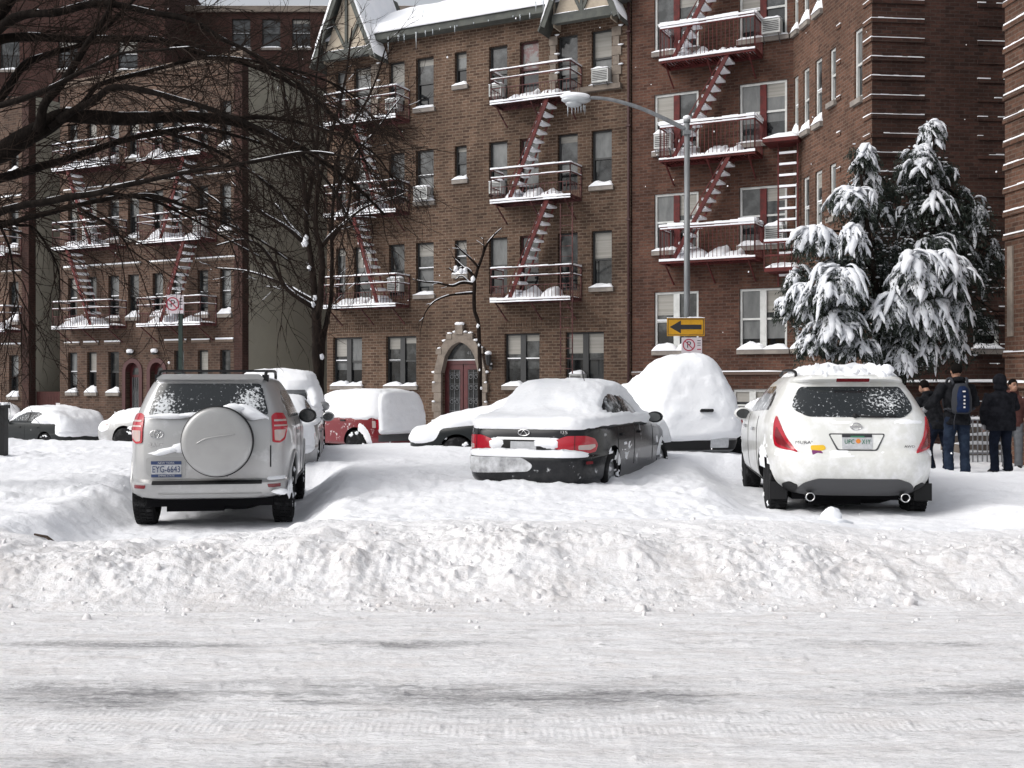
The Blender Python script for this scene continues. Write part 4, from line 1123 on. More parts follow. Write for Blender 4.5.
class Shell:
    """vehicle body as a stack of rounded outlines; local +Y is forward, rear bumper at y=0"""
    def __init__(s, rows):
        full = []; nr, nf = 6, 4
        for r in rows:
            if len(r) > 4: nr, nf = r[4], r[5]
            full.append(tuple(r[:4])+(nr, nf))
        s.T = np.array(full, float); z = s.T[:, 0]
        zz = []
        for a, b in zip(z, z[1:]):
            n = max(2, int((b-a)/.030)); zz += list(np.linspace(a, b, n, endpoint=False))
        s.zz = np.array(zz+[z[-1]])
        s.zmin, s.zmax = z[0], z[-1]; s.cache = {}
    def par(s, z):
        z = np.clip(z, s.zmin, s.zmax); return [pchip(s.T[:, 0], s.T[:, k], np.array([z]))[0] for k in range(1, 6)]
    def half(s, z, front):
        key = (round(z, 3), front)
        if key in s.cache: return s.cache[key]
        xr, xf, hw, nr, nf = s.par(z); n = nf if front else nr; yc = (xr+xf)/2; hl = max(.02, (xf-xr)/2); hw = max(hw, .02)
        th = np.linspace(-math.pi/2, math.pi/2, 241); th = np.sign(th)*np.abs(th/(math.pi/2))**1.5*math.pi/2
        X = hw*np.sign(np.sin(th))*np.abs(np.sin(th))**(2/n); Yy = hl*np.abs(np.cos(th))**(2/n)
        Yy = yc+Yy if front else yc-Yy
        seg = np.hypot(np.diff(X), np.diff(Yy)); arc = np.concatenate([[0], np.cumsum(seg)]); c = arc[120]
        s.cache[key] = (X, Yy, arc-c, arc); return s.cache[key]
    def pt(s, mode, u, z):
        if mode in ('rear', 'front'):
            X, Yy, a, _ = s.half(z, mode == 'front')
            sg = 1 if mode == 'rear' else 1
            return Vector((np.interp(u, a, X), np.interp(u, a, Yy), z))
        xr, xf, hw, nr, nf = s.par(z); yc = (xr+xf)/2; hl = (xf-xr)/2
        n = nf if u > yc else nr; q = min(1, abs(u-yc)/max(hl, 1e-3))
        return Vector(((1 if mode == 'right' else -1)*hw*(max(0, 1-q**n))**(1/n), u, z))
    def nrm(s, mode, u, z, e=.012):
        a = s.pt(mode, u+e, z)-s.pt(mode, u-e, z); b = s.pt(mode, u, min(s.zmax, z+e))-s.pt(mode, u, max(s.zmin, z-e))
        n = a.cross(b)
        if n.length < 1e-9: return Vector((0, 0, 1))
        n.normalize()
        c = s.pt(mode, u, z)-Vector((0, 2.3, .7))
        return n if n.dot(Vector((c.x*1.0, c.y*.5, .0))) >= 0 else -n
    def grid(s, M=46):
        rows = []
        for z in s.zz:
            loop = []
            for front in (False, True):
                X, Yy, a, arc = s.half(z, front)
                dx = np.gradient(X); dy = np.gradient(Yy); an = np.unwrap(np.arctan2(dy, dx)); tu = np.concatenate([[0], np.cumsum(np.abs(np.diff(an)))])
                w = .55*arc/arc[-1]+.45*tu/max(tu[-1], 1e-6)
                q = np.linspace(0, 1, M+1); xs = np.interp(q, w, X); ys = np.interp(q, w, Yy)
                if front: xs = xs[::-1]; ys = ys[::-1]
                loop += list(zip(xs[:-1], ys[:-1]))
            rows.append([(x, y, z) for x, y in loop])
        n = len(rows[0]); V = [p for r in rows for p in r]
        F = [(i*n+k, i*n+(k+1) % n, (i+1)*n+(k+1) % n, (i+1)*n+k) for i in range(len(rows)-1) for k in range(n)]
        F += [tuple(range(n-1, -1, -1)), tuple((len(rows)-1)*n+k for k in range(n))]
        return V, F
    def mesh(s, name, mats, M=46):
        V, F = s.grid(M); me = bpy.data.meshes.new(name); me.from_pydata(V, [], F)
        for m in mats: me.materials.append(MATS[m])
        me.polygons.foreach_set('use_smooth', [True]*len(F)); me.update(); return me

def body_with_arches(sh, arches, paintm, parent, name='body'):
    me = sh.mesh('body', [paintm, 'under']); o = bpy.data.objects.new('tmp_body', me); COL.objects.link(o)
    cb = MB()
    for (y, z, r) in arches:
        for sx in (-1, 1):
            cb.lathe([(.52, r), (1.3, r)], 40, Matrix.Diagonal((sx, 1, 1, 1)) @ Matrix.Translation((0, y, z)), 1, False)
    c = cb.build('tmp_cut', [paintm, 'under'])
    bm = bmesh.new(); bm.from_mesh(c.data); bmesh.ops.recalc_face_normals(bm, faces=bm.faces); bm.to_mesh(c.data); bm.free()
    bm = bmesh.new(); bm.from_mesh(me); bmesh.ops.recalc_face_normals(bm, faces=bm.faces); bm.to_mesh(me); bm.free()
    md = o.modifiers.new('b', 'BOOLEAN'); md.operation = 'DIFFERENCE'; md.object = c; md.solver = 'EXACT'
    dg = bpy.context.evaluated_depsgraph_get(); dg.update()
    res = bpy.data.meshes.new_from_object(o.evaluated_get(dg))
    bpy.data.objects.remove(o); bpy.data.objects.remove(c)
    # keep the sharp edges of the arches crisp
    bm = bmesh.new(); bm.from_mesh(res)
    for e in bm.edges:
        e.smooth = not (len(e.link_faces) == 2 and e.calc_face_angle(0) > R(38))
    bm.to_mesh(res); bm.free()
    return link(name, res, parent)

def panel(sh, name, poly, mode, off, m, parent, depth=.014, step=.07, rnd=0, mats=None):
    """shaped piece that follows the body skin: poly in (arc or y, z)"""
    if rnd:
        P = [Vector((p[0], p[1], 0)) for p in poly]; q = []
        for i, p in enumerate(P):
            a = P[i-1]; b = P[(i+1) % len(P)]
            r1 = min(rnd, (a-p).length*.45); r2 = min(rnd, (b-p).length*.45)
            s0 = p+(a-p).normalized()*r1; s1 = p+(b-p).normalized()*r2
            for t in (0, .25, .5, .75, 1): q.append(s0*(1-t)**2+p*2*t*(1-t)+s1*t*t)
        poly = [(v.x, v.y) for v in q]
    bm = bmesh.new(); vs = [bm.verts.new((p[0], p[1], 0)) for p in poly]; bm.faces.new(vs)
    xs = [p[0] for p in poly]; ys = [p[1] for p in poly]
    for ax, lo, hi in ((0, min(xs), max(xs)), (1, min(ys), max(ys))):
        k = math.ceil(lo/step)
        while k*step < hi-1e-5:
            if k*step > lo+1e-5:
                co = [0, 0, 0]; co[ax] = k*step; no = [0, 0, 0]; no[ax] = 1
                bmesh.ops.bisect_plane(bm, geom=bm.verts[:]+bm.edges[:]+bm.faces[:], plane_co=co, plane_no=no, dist=1e-5)
            k += 1
    bm.verts.index_update()
    top = []; bot = []
    for v in bm.verts:
        p = sh.pt(mode, v.co.x, v.co.y); n = sh.nrm(mode, v.co.x, v.co.y); top.append(p+n*off); bot.append(p+n*(off-depth))
    N = len(top); F = [tuple(v.index for v in f.verts) for f in bm.faces]
    be = [(e.verts[0].index, e.verts[1].index) for e in bm.edges if len(e.link_faces) == 1]; bm.free()
    mb = MB(); mb.add(top+bot, F, 0, None, True)
    for a, b in be: mb.add([top[a], top[b], bot[b], bot[a]], [(0, 1, 2, 3)], 0)
    o = mb.build(name, mats or m, parent)
    b2 = bmesh.new(); b2.from_mesh(o.data); bmesh.ops.remove_doubles(b2, verts=b2.verts, dist=1e-5); bmesh.ops.recalc_face_normals(b2, faces=b2.faces)
    for e in b2.edges: e.smooth = not (len(e.link_faces) == 2 and e.calc_face_angle(0) > R(40))
    b2.to_mesh(o.data); b2.free()
    # a one-sided sheet has no inside to judge by: point its faces away from the car
    c = sum((Vector(t) for t in top), Vector())/N; nm = sh.nrm(mode, sum(xs)/len(xs), sum(ys)/len(ys))
    f0 = max(o.data.polygons, key=lambda f: f.area)
    if f0.normal.dot(nm) < 0: o.data.flip_normals()
    return o

def snow_shell(sh, fn, parent, name='snow_cover', M=80, m='snow_car', smooth_up=.35, nsm=3, fine=.10):
    V, F = sh.grid(M); me = bpy.data.meshes.new(name); me.from_pydata(V, [], F); me.update()
    bm = bmesh.new(); bm.from_mesh(me); bmesh.ops.recalc_face_normals(bm, faces=bm.faces)
    # refine the long faces so that the snow can drape
    for _ in range(2):
        le = [e for e in bm.edges if e.calc_length() > fine]
        if le: bmesh.ops.subdivide_edges(bm, edges=le, cuts=1, use_grid_fill=True)
    bmesh.ops.triangulate(bm, faces=[f for f in bm.faces if len(f.verts) > 4])
    for _ in range(nsm): bmesh.ops.smooth_vert(bm, verts=bm.verts, factor=.5, use_axis_x=True, use_axis_y=True, use_axis_z=True)
    bm.normal_update()
    P = np.array([v.co[:] for v in bm.verts]); N = np.array([v.normal[:] for v in bm.verts])
    t = fn(P[:, 0], P[:, 1], P[:, 2], N)
    t = t+np.clip(t*12, 0, 1)*(.016*fbm(P[:, 0]*4.3+sh.zmax*31, P[:, 1]*4.3, P[:, 2]*4.3, 3)+.007*fbm(P[:, 0]*13, P[:, 1]*13, P[:, 2]*13, 2))
    up = np.clip(N[:, 2], 0, 1)[:, None]
    Q = P+N*(t[:, None])*(1-up*smooth_up)+np.array([0, 0, 1])*(t[:, None])*up*smooth_up*1.3
    for v, q in zip(bm.verts, Q): v.co = q
    # drop what lies inside the body
    tv = {v: a for v, a in zip(bm.verts, t)}
    bmesh.ops.delete(bm, geom=[f for f in bm.faces if all(tv[v] < -.012 for v in f.verts)], context='FACES')
    bmesh.ops.delete(bm, geom=[v for v in bm.verts if not v.link_faces], context='VERTS')
    bm.to_mesh(me); bm.free(); me.polygons.foreach_set('use_smooth', [True]*len(me.polygons)); me.materials.append(MATS[m]); me.update()
    return link(name, me, parent)

def nz(P, f, seed=0, o=3): return fbm(P[0]*f+seed*7.1, P[1]*f-seed*3.3, P[2]*f+seed, o)

def wheel(parent, x, y, r, w, side, turn=0.0, rimm='rim', caked=False, n=5, dz=0.0):
    mt = Matrix.Translation((x, y, r+dz)) @ Matrix.Rotation(turn, 4, 'Z')
    mb = MB(); h = w/2
    mb.lathe([(-h, r*.62), (-h, r*.86), (-h*.86, r*.97), (-h*.55, r), (h*.55, r), (h*.86, r*.97), (h, r*.86), (h*.96, r*.64), (h*.6, r*.62)], 44, mt)
    for k in range(40):   # tread blocks
        a = 2*math.pi*k/40
        for q in (-.62, 0, .62):
            c = mt @ Matrix.Rotation(a+q*.04, 4, 'X'); mb.box((q*h-h*.24, -.018, r*.985), (q*h+h*.24, .018, r*1.022), 0, c)
    t = mb.build('wheel', 'tyre', parent)
    rb = MB(); s = side; f = s*h*.72
    rb.lathe([(f-s*.05, r*.60), (f-s*.02, r*.64), (f, r*.645), (f-s*.008, r*.60)] if s > 0 else [(f+.05, r*.60), (f+.02, r*.64), (f, r*.645), (f+.008, r*.60)], 32, mt)
    rb.lathe([(f-s*.06, r*.6), (f-s*.055, r*.6)], 32, mt, 1)
    for k in range(n):
        a = 2*math.pi*k/n+.3; c = mt @ Matrix.Rotation(a, 4, 'X')
        rb.box((min(f-s*.035, f-s*.005), -r*.085, r*.10), (max(f-s*.035, f-s*.005), r*.085, r*.60), 0, c)
    rb.lathe([(f-s*.04, r*.17), (f, r*.13)], 16, mt); rb.build('rim', [rimm, 'under'], t)
    if caked:
        sb = MB()
        for k in range(16):
            a = random.uniform(0, 6.28); q = random.uniform(.25, .92); z_ = random.uniform(.04, .13); sb.blob(mt @ Vector((s*h*(.75 if q < .7 else .95), math.cos(a)*r*q, math.sin(a)*r*q)), (.018, r*z_*1.4, r*z_), k, 2, .8, 0, None, 2.5)
        sb.build('packed_snow', 'snow_car', t)
    return t

def mirror_part(parent, x, y, z, side, m, glass='car_glass', sz=(.11, .07, .085), face_back=True, amber=False):
    mb = MB(); mb.blob((x+side*.12, y, z), (sz[0], sz[1], sz[2]), 3, 3, .04, 0, None, .6)
    mb.bar((x-side*.03, y+.01, z-.04), (x+side*.06, y, z-.02), .04, .05)
    o = mb.build('door_mirror', m, parent)
    g = MB(); yy = y-sz[1]*.86 if face_back else y+sz[1]*.9
    pts = [(x+side*.12+math.cos(a)*sz[0]*.78, z+math.sin(a)*sz[2]*.74) for a in [k*math.pi/10 for k in range(20)]]
    g.prism(pts, yy-.012, yy+.03); g.build('mirror_glass', glass, o)
    if amber:
        a = MB(); a.box((x+side*.05, y+sz[1]*.35, z-sz[2]*.75), (x+side*.2, y+sz[1]*1.02, z-sz[2]*.3)); a.build('indicator', 'lens_amber', o)
    return o

def underbody(parent, y0, y1, hw, z0=.20, z1=.36):
    mb = MB(); mb.box((-hw, y0, z0), (hw, y1, z1)); 
    mb.bar((-hw*.9, y0+.55, z0+.08), (hw*.9, y0+.55, z0+.08), .10, .10); mb.bar((-hw*.7, y0+.1, z0-.01), (hw*.2, y0+.12, z0-.01), .16, .10)
    mb.blob((hw*.35, y0+.25, z0+.02), (.32, .16, .09), 3, 2, .1)
    return mb.build('underbody', 'under', parent)

def circle(cx, cy, r, n=28, ry=None): return [(cx+r*math.cos(2*math.pi*k/n), cy+(ry or r)*math.sin(2*math.pi*k/n)) for k in range(n)]
def mirx(poly): return [(-a, b) for a, b in reversed(poly)]
def car_root(name, px, Y, z, deg, label, cat, group='cars parked in the snow'):
    p = at(px, 384, Y); return empty(name, (p.x, Y, z), R(deg), label, cat, group)
def plate_text(body, size, sh, s, z, off, m, parent, sx=.8, name='plate_number'):
    p = sh.pt('rear', s, z); n = sh.nrm('rear', s, z)
    return text_mesh(name, body, size, Matrix.Translation(p+n*off) @ Matrix.Rotation(R(90), 4, 'X'), m, parent, None, .0015, 'CENTER', sx)

# ------------------------------------------------------------------ silver off-roader, rear to camera
def silver_suv():
    C = car_root('parked_car', 206.5, 12.2, .008, 8, 'silver off roader with a round spare wheel cover and roof rails on a cleared patch', 'car')
    sh = Shell([(.30,.18,4.25,.78,6,4),(.335,.06,4.42,.865,7,4),(.40,.012,4.48,.895,7.5,4),(.49,0,4.5,.905),(.508,.03,4.5,.905),(.53,.085,4.5,.905),(.75,.07,4.5,.912),(.95,.078,4.45,.912),
        (1.02,.084,4.3,.908),(1.08,.09,3.75,.90),(1.14,.10,3.35,.885,7,5),(1.25,.135,3.15,.845),(1.58,.285,2.55,.70,6.5,5),(1.625,.315,2.4,.665),(1.662,.42,2.2,.58,5,5),(1.682,.7,1.9,.42,4,4),(1.69,1.1,1.6,.2)])
    wy = (.86, 3.50); r = .355
    body_with_arches(sh, [(y, r+.01, .425) for y in wy], 'paint_silver', C)
    underbody(C, .35, 4.2, .70)
    for y in wy:
        for sx in (-1, 1): wheel(C, sx*.785, y, r, .235, sx, caked=sx > 0, dz=-.045)
    # wheel arch lips
    for y in wy:
        for sx in (-1, 1):
            mb = MB(); pts = []
            for k in range(15):
                a = R(-12+204*k/14); yy = y+math.cos(a)*.44; zz = max(.31, r+math.sin(a)*.44); p = sh.pt('right' if sx > 0 else 'left', yy, zz); pts.append(p+Vector((sx*.004, 0, 0)))
            mb.tube(pts, .022, 6); mb.build('arch_lip', 'paint_silver', C)
    panel(sh, 'rear_window', [(-.665,1.235),(.67,1.235),(.575,1.595),(-.565,1.595)], 'rear', .006, 'glass_silver_car', C, rnd=.06)
    gl = [(.70,1.235),(.74,1.262),(.90,1.255),(.97,1.19),(.965,1.10),(.90,.965),(.80,.925),(.715,.935)]
    for f, nm in ((1, ''), (-1, '')):
        g = gl if f > 0 else mirx(gl)
        t = panel(sh, 'tail_light', g, 'rear', .016, 'lens_red', C, .03, .05, .02)
        c = [(.728,1.075),(.905,1.075),(.875,.99),(.80,.95),(.735,.955)]; c = c if f > 0 else mirx(c)
        panel(sh, 'reverse_lens', c, 'rear', .0185, 'lens_clear', t, .006, .05, .015)
        c = [(.725,1.185),(.95,1.185),(.955,1.165),(.725,1.165)]; c = c if f > 0 else mirx(c)
        panel(sh, 'light_bar', c, 'rear', .0185, 'lens_clear', t, .006, .05)
        c = [(.725,1.125),(.95,1.125),(.945,1.108),(.725,1.108)]; c = c if f > 0 else mirx(c)
        panel(sh, 'light_bar', c, 'rear', .0185, 'lens_clear', t, .006, .05)
        q = [(.66,.474),(.84,.474),(.84,.435),(.67,.435)]; q = q if f > 0 else mirx(q); panel(sh, 'reflector', q, 'rear', .006, 'lens_dark_red', C, .012, .05, .01)
    # tailgate skin, slightly proud, hinge line on the right
    tg = panel(sh, 'tailgate', [(-.69,.60),(-.62,.535),(.60,.535),(.675,.62),(.69,1.20),(-.69,1.20)], 'rear', .008, 'paint_silver', C, .02, .07, .07)
    pr = panel(sh, 'plate_recess', [(-.665,.78),(-.235,.78),(-.235,.545),(-.60,.545),(-.665,.60)], 'rear', .013, 'cover_silver', C, .012, .06, .05)
    pl = panel(sh, 'number_plate', [(-.60,.735),(-.28,.735),(-.28,.56),(-.60,.56)], 'rear', .021, 'plate_white', C, .008, .08, .012)
    for z0, z1 in ((.737,.700),(.592,.558)): panel(sh, 'plate_band', [(-.603,z0),(-.277,z0),(-.277,z1),(-.603,z1)], 'rear', .0225, 'plate_blue', pl, .004, .08)
    plate_text('EYG-6643', .105, sh, -.44, .646, .0245, 'plate_blue', pl, .70)
    plate_text('NEW YORK', .034, sh, -.44, .718, .0245, 'plate_white', pl, 1, 'plate_word'); plate_text('EMPIRE STATE', .028, sh, -.44, .575, .0245, 'plate_white', pl, 1, 'plate_word')
    plate_text('RAV4', .062, sh, -.555, .915, .0135, 'chrome', C, 1.1, 'badge_letters')
    em = MB(); p = sh.pt('rear', -.55, 1.035)+Vector((0, -.02, 0))
    for rx, rz, dz in ((.072, .046, 0), (.026, .044, 0), (.05, .018, .024)):
        em.tube([(p.x+math.cos(a)*rx, p.y, p.z+dz+math.sin(a)*rz) for a in [k*math.pi/10 for k in range(21)]], .006, 5)
    em.build('badge', 'chrome', C)
    sp = MB(); Sx, Sz, Sr = .125, .955, .395
    sp.lathe([(.10, Sr*.97), (-.06, Sr), (-.10, Sr*.985)], 64, Matrix.Translation((Sx, 0, Sz)), 1, True, 'y')
    sp.lathe([(-.09, Sr*.975), (-.125, Sr*.955), (-.145, Sr*.9), (-.155, Sr*.8), (-.16, Sr*.4), (-.162, .02)], 64, Matrix.Translation((Sx, 0, Sz)), 0, True, 'y')
    S = sp.build('spare_wheel_cover', ['cover_silver', 'trim_black'], C)
    # pressed crease across the cover
    cr = MB(); pts = [(Sx-.22, -.159, Sz-.02), (Sx-.12, -.163, Sz+.035), (Sx+.0, -.1655, Sz+.06), (Sx+.2, -.163, Sz+.085)]
    cr.tube(catmull(pts, 5), [.003]+[.009]*14+[.003], 6); cr.build('crease', 'cover_silver', S)
    ts = MB(); p0 = (-.57, .585)
    panel(sh, 'step_pad', [(-.59,.512),(.60,.512),(.60,.478),(-.59,.478)], 'rear', .008, 'trim_black', C, .02, .07, .008)
    for a, b in (): panel(sh, 'bumper_recess', [(a,.42),(a+.05,.465),(b-.05,.465),(b,.42),(b,.395),(a,.395)], 'rear', .005, 'cover_silver', C, .01, .06, .02)
    panel(sh, 'lower_trim', [(-.53,.375),(.60,.375),(.55,.335),(-.48,.335)], 'rear', .012, 'cover_silver', C, .02, .07, .01)
    panel(sh, 'seam', [(.685,.90),(.697,.90),(.697,.66),(.685,.66)], 'rear', .010, 'trim_black', C, .006)
    panel(sh, 'seam', [(.215-.003,.55),(.215+.62*0+.003,.55),(.218,.60),(.212,.60)], 'rear', .010, 'trim_black', C, .006)
    sp2 = panel(sh, 'spoiler', [(-.59,1.61),(.59,1.61),(.55,1.652),(-.55,1.652)], 'rear', .055, 'paint_silver', C, .07, .07, .02)
    for f in ('right', 'left'):
        panel(sh, 'side_window', [(.62,1.20),(2.55,1.18),(3.02,1.19),(2.56,1.50),(.92,1.52),(.62,1.42)], f, .005, 'car_glass_heavy', C, .012, .08, .05)
        for yy in (1.35, 2.3): panel(sh, 'seam', [(yy,1.15),(yy+.012,1.15),(yy+.05,.45),(yy+.038,.45)], f, .004, 'trim_black', C, .006)
        panel(sh, 'door_handle', [(1.42,1.02),(1.62,1.02),(1.62,.985),(1.42,.985)], f, .03, 'paint_silver', C, .03, .05, .012)
        panel(sh, 'cladding', [(1.32,.42),(3.04,.42),(3.04,.32),(1.32,.32)], f, .012, 'valance_grey', C, .02, .1, .02)
        sx = 1 if f == 'right' else -1
        rr = MB(); pts = [(sx*.60, .5, 1.655), (sx*.60, .56, 1.715), (sx*.60, .8, 1.742), (sx*.60, 1.9, 1.752), (sx*.585, 2.3, 1.72), (sx*.58, 2.38, 1.66)]
        rr.tube(catmull(pts, 4), .019, 6); rr.box((sx*.60-.035, .46, 1.62), (sx*.60+.035, .58, 1.70)); rr.build('roof_rail', 'trim_black', C)
        mirror_part(C, sx*.86, 2.85, 1.16, sx, 'paint_silver' if sx < 0 else 'trim_black', sz=(.12, .08, .10))
    cb = MB(); cb.bar((-.6, .86, 1.748), (.6, .86, 1.748), .06, .025); cb.bar((-.6, 1.7, 1.755), (.6, 1.7, 1.755), .06, .025); cb.build('roof_bar', 'trim_black', C)
    an = MB(); an.lathe([(1.66, .035), (1.70, .012)], 10, Matrix.Translation((.0, .62, 0)), 0, True, 'z'); an.build('aerial_base', 'trim_black', C)
    # snow: thin on the roof, on the ledge under the glass, blown on the plate surround
    def fn(x, y, z, N):
        n = nz((x, y, z), 2.2, 3, 4); t = .025*sstep(.75, .98, N[:, 2]+.2*n)*(z > 1.55)*sstep(-.1, .35, n+.12)
        hood = .10*sstep(.5, .8, N[:, 2])*(y > 3.2)
        ledge = .030*(y < .4)*sstep(1.15, 1.19, z)*(1-sstep(1.225, 1.27+.03*n, z))*sstep(-.25, .25, n+.2*np.sin(x*3)+.1)
        bump = .028*(y < .3)*sstep(.505, .515, z)*(1-sstep(.54, .56, z))*sstep(0, .3, n-.05)
        return t+hood+ledge+bump-.018
    snow_shell(sh, fn, C)
    sl = MB()
    sl.blob((-.40, .045, .86), (.19, .045, .035), 3, 2, .4, 0, Matrix.Rotation(R(-14), 4, 'Y')); sl.blob((-.28, .045, .885), (.09, .04, .055), 8, 2, .4); sl.blob((-.52, .05, .825), (.10, .035, .025), 5, 2, .4)
    sl.blob((.44, .085, 1.275), (.19, .06, .075), 7, 3, .4, 0, Matrix.Rotation(R(18), 4, 'Y')); sl.blob((.30, .06, 1.31), (.12, .05, .06), 2, 2, .4); sl.blob((-.12, .075, 1.25), (.2, .04, .03), 6, 2, .5); sl.blob((-.42, .085, 1.235), (.22, .03, .03), 9, 2, .5)
    sl.blob((.80, .05, .385), (.09, .05, .035), 4, 2, .5); sl.blob((.88, .38, .40), (.035, .12, .10), 6, 3, .6)
    sl.build('snow_clump', 'snow_car', C)
    return C
silver_suv()

# ------------------------------------------------------------------ white crossover
def white_suv():
    z0 = .05
    C = car_root('parked_car', 859, 12.3, z0, -6.5, 'white crossover with rear window cleared, red corner lights and twin exhausts', 'car')
    sh = Shell([(.27,.34,4.45,.74,4,4),(.32,.16,4.6,.84,4.4,4),(.44,.05,4.72,.945,4.8,4),(.60,.0,4.76,.972,5,4),(.71,.012,4.76,.978),(.765,.05,4.75,.98),(.80,.095,4.74,.98),(.95,.125,4.6,.978,5,4),
        (1.05,.165,4.2,.968),(1.12,.20,3.85,.952),(1.18,.24,3.5,.93),(1.3,.335,3.2,.87,4.6,4),(1.5,.50,2.7,.75),(1.565,.565,2.55,.70),(1.585,.46,2.5,.675),(1.61,.43,2.4,.655),(1.65,.5,2.25,.59),(1.68,.75,2.0,.45,4,4),(1.69,1.1,1.7,.25)])
    wy = (.94, 3.77); r = .37
    body_with_arches(sh, [(y, r+.01, .435) for y in wy], 'paint_white', C)
    underbody(C, .55, 4.3, .66)
    for y in wy:
        for sx in (-1, 1): wheel(C, sx*.80, y, r, .225, sx, caked=True)
    panel(sh, 'rear_window', [(-.52,1.175),(.54,1.165),(.69,1.26),(.69,1.34),(.58,1.515),(-.58,1.515),(-.69,1.34),(-.69,1.26)], 'rear', .006, 'glass_white_car', C, rnd=.05)
    panel(sh, 'brake_light', [(-.17,1.585),(.20,1.585),(.20,1.612),(-.17,1.612)], 'rear', .012, 'lens_dark_red', C, .02, .06, .006)
    tl = [(-.65,.77),(-.80,.79),(-1.0,.83),(-1.04,.93),(-1.0,1.10),(-.935,1.185),(-.88,1.10),(-.80,.95)]
    for f in (1, -1):
        t = tl if f > 0 else mirx(tl)
        L = panel(sh, 'tail_light', t, 'rear', .014, 'lens_red', C, .025, .05, .03)
        i = [(-.72,.805),(-.95,.86),(-.99,.95),(-.94,1.06),(-.86,.96)]; i = i if f > 0 else mirx(i)
        panel(sh, 'inner_lens', i, 'rear', .0175, 'lens_dark_red', L, .006, .05, .03)
    rec = panel(sh, 'plate_recess', [(-.315,.99),(.315,.99),(.22,.795),(-.22,.795)], 'rear', .004, 'valance_grey', C, .008, .06, .03)
    panel(sh, 'plate_recess_face', [(-.295,.975),(.295,.975),(.205,.81),(-.205,.81)], 'rear', .007, 'paint_white', C, .008, .06, .02)
    pl = panel(sh, 'number_plate', [(-.165,.975),(.165,.975),(.165,.815),(-.165,.815)], 'rear', .015, 'plate_white', C, .01, .08, .012)
    panel(sh, 'plate_band', [(-.165,.975),(.165,.975),(.165,.945),(-.165,.945)], 'rear', .0165, 'sign_ink', pl, .004, .08)
    panel(sh, 'plate_band', [(-.07,.96),(.08,.96),(.08,.944),(-.07,.944)], 'rear', .0175, 'plate_green', pl, .004, .08)
    plate_text('UFC', .075, sh, -.085, .895, .019, 'plate_green', pl, .8); plate_text('X1Y', .075, sh, .098, .895, .019, 'plate_green', pl, .7)
    panel(sh, 'plate_fruit', circle(.012, .903, .026, 12), 'rear', .019, 'orange', pl, .004, .08)
    plate_text('MURANO', .048, sh, -.54, .885, .006, 'valance_grey', C, 1.35, 'badge_letters'); plate_text('SL AWD', .036, sh, .55, .845, .006, 'valance_grey', C, 1.35, 'badge_letters')
    em = MB(); p = sh.pt('rear', 0, 1.065)+Vector((0, -.012, 0))
    em.tube([(p.x+math.cos(a)*.055, p.y, p.z+math.sin(a)*.040) for a in [k*math.pi/12 for k in range(25)]], .008, 6); em.box((p.x-.068, p.y-.006, p.z-.011), (p.x+.068, p.y+.006, p.z+.011)); em.build('badge', 'chrome', C)
    st = panel(sh, 'sticker', [(-.51,.855),(-.36,.86),(-.34,.815),(-.40,.79),(-.51,.80)], 'rear', .004, 'sticker_yellow', C, .004, .06, .02)
    panel(sh, 'sticker_patch', [(-.50,.80),(-.40,.795),(-.38,.765),(-.44,.775),(-.50,.75)], 'rear', .005, 'sticker_purple', st, .004, .06, .012)
    panel(sh, 'valance', [(-.72,.31),(-.60,.43),(-.45,.485),(.45,.485),(.60,.43),(.72,.31),(.66,.285),(-.66,.285)], 'rear', .012, 'valance_grey', C, .03, .06, .04)
    for f in (-1, 1):
        e = MB(); e.lathe([(.04, .050), (-.10, .052), (-.105, .046), (-.10, .040), (.02, .038)], 20, Matrix.Translation((f*.52, .17, .275)), 0, True, 'y'); e.lathe([(-.06, .039), (-.055, .039)], 20, Matrix.Translation((f*.52, .17, .275)), 1, True, 'y')
        e.build('exhaust', ['chrome', 'under'], C)
        m = MB(); m.box((f*.82-.10, .52, .20), (f*.82+.10, .545, .40)); m.build('mud_flap', 'trim_black', C)
        g = [(-.66,.40),(-.78,.44),(-.93,.40),(-.92,.30),(-.70,.285)]; g = g if f < 0 else mirx(g); panel(sh, 'corner_trim', g, 'rear', .010, 'trim_black', C, .02, .05, .03)
        s = 'right' if f > 0 else 'left'
        panel(sh, 'side_window', [(.86,1.24),(2.6,1.18),(3.15,1.16),(2.62,1.50),(1.3,1.52),(.98,1.42)], s, .005, 'car_glass_heavy', C, .012, .08, .06)
        for yy in (1.42, 2.45): panel(sh, 'seam', [(yy,1.15),(yy+.012,1.15),(yy-.02,.42),(yy-.032,.42)], s, .004, 'trim_black', C, .006)
        for yy in (1.62, 2.65): panel(sh, 'door_handle', [(yy,1.0),(yy+.2,1.0),(yy+.2,.96),(yy,.96)], s, .032, 'chrome', C, .03, .05, .014)
        panel(sh, 'sill_trim', [(1.45,.40),(3.25,.40),(3.25,.30),(1.45,.30)], s, .012, 'trim_black', C, .02, .1, .02)
        mirror_part(C, f*.88, 2.98, 1.14, f, 'paint_white', sz=(.12, .08, .09))
        rr = MB(); rr.tube(catmull([(f*.585, .75, 1.62), (f*.585, .85, 1.70), (f*.58, 1.8, 1.72), (f*.57, 2.3, 1.66)], 4), .017, 6); rr.build('roof_rail', 'trim_black', C)
    wp = MB(); p = sh.pt('rear', 0, 1.19)+Vector((0, -.03, 0)); q = sh.pt('rear', .46, 1.185)+Vector((0, -.028, 0)); wp.tube([p, (p+q)/2+Vector((0, -.01, -.01)), q], .011, 6); wp.blob(p, (.03, .03, .03), 1, 2, 0); wp.build('wiper', 'trim_black', C)
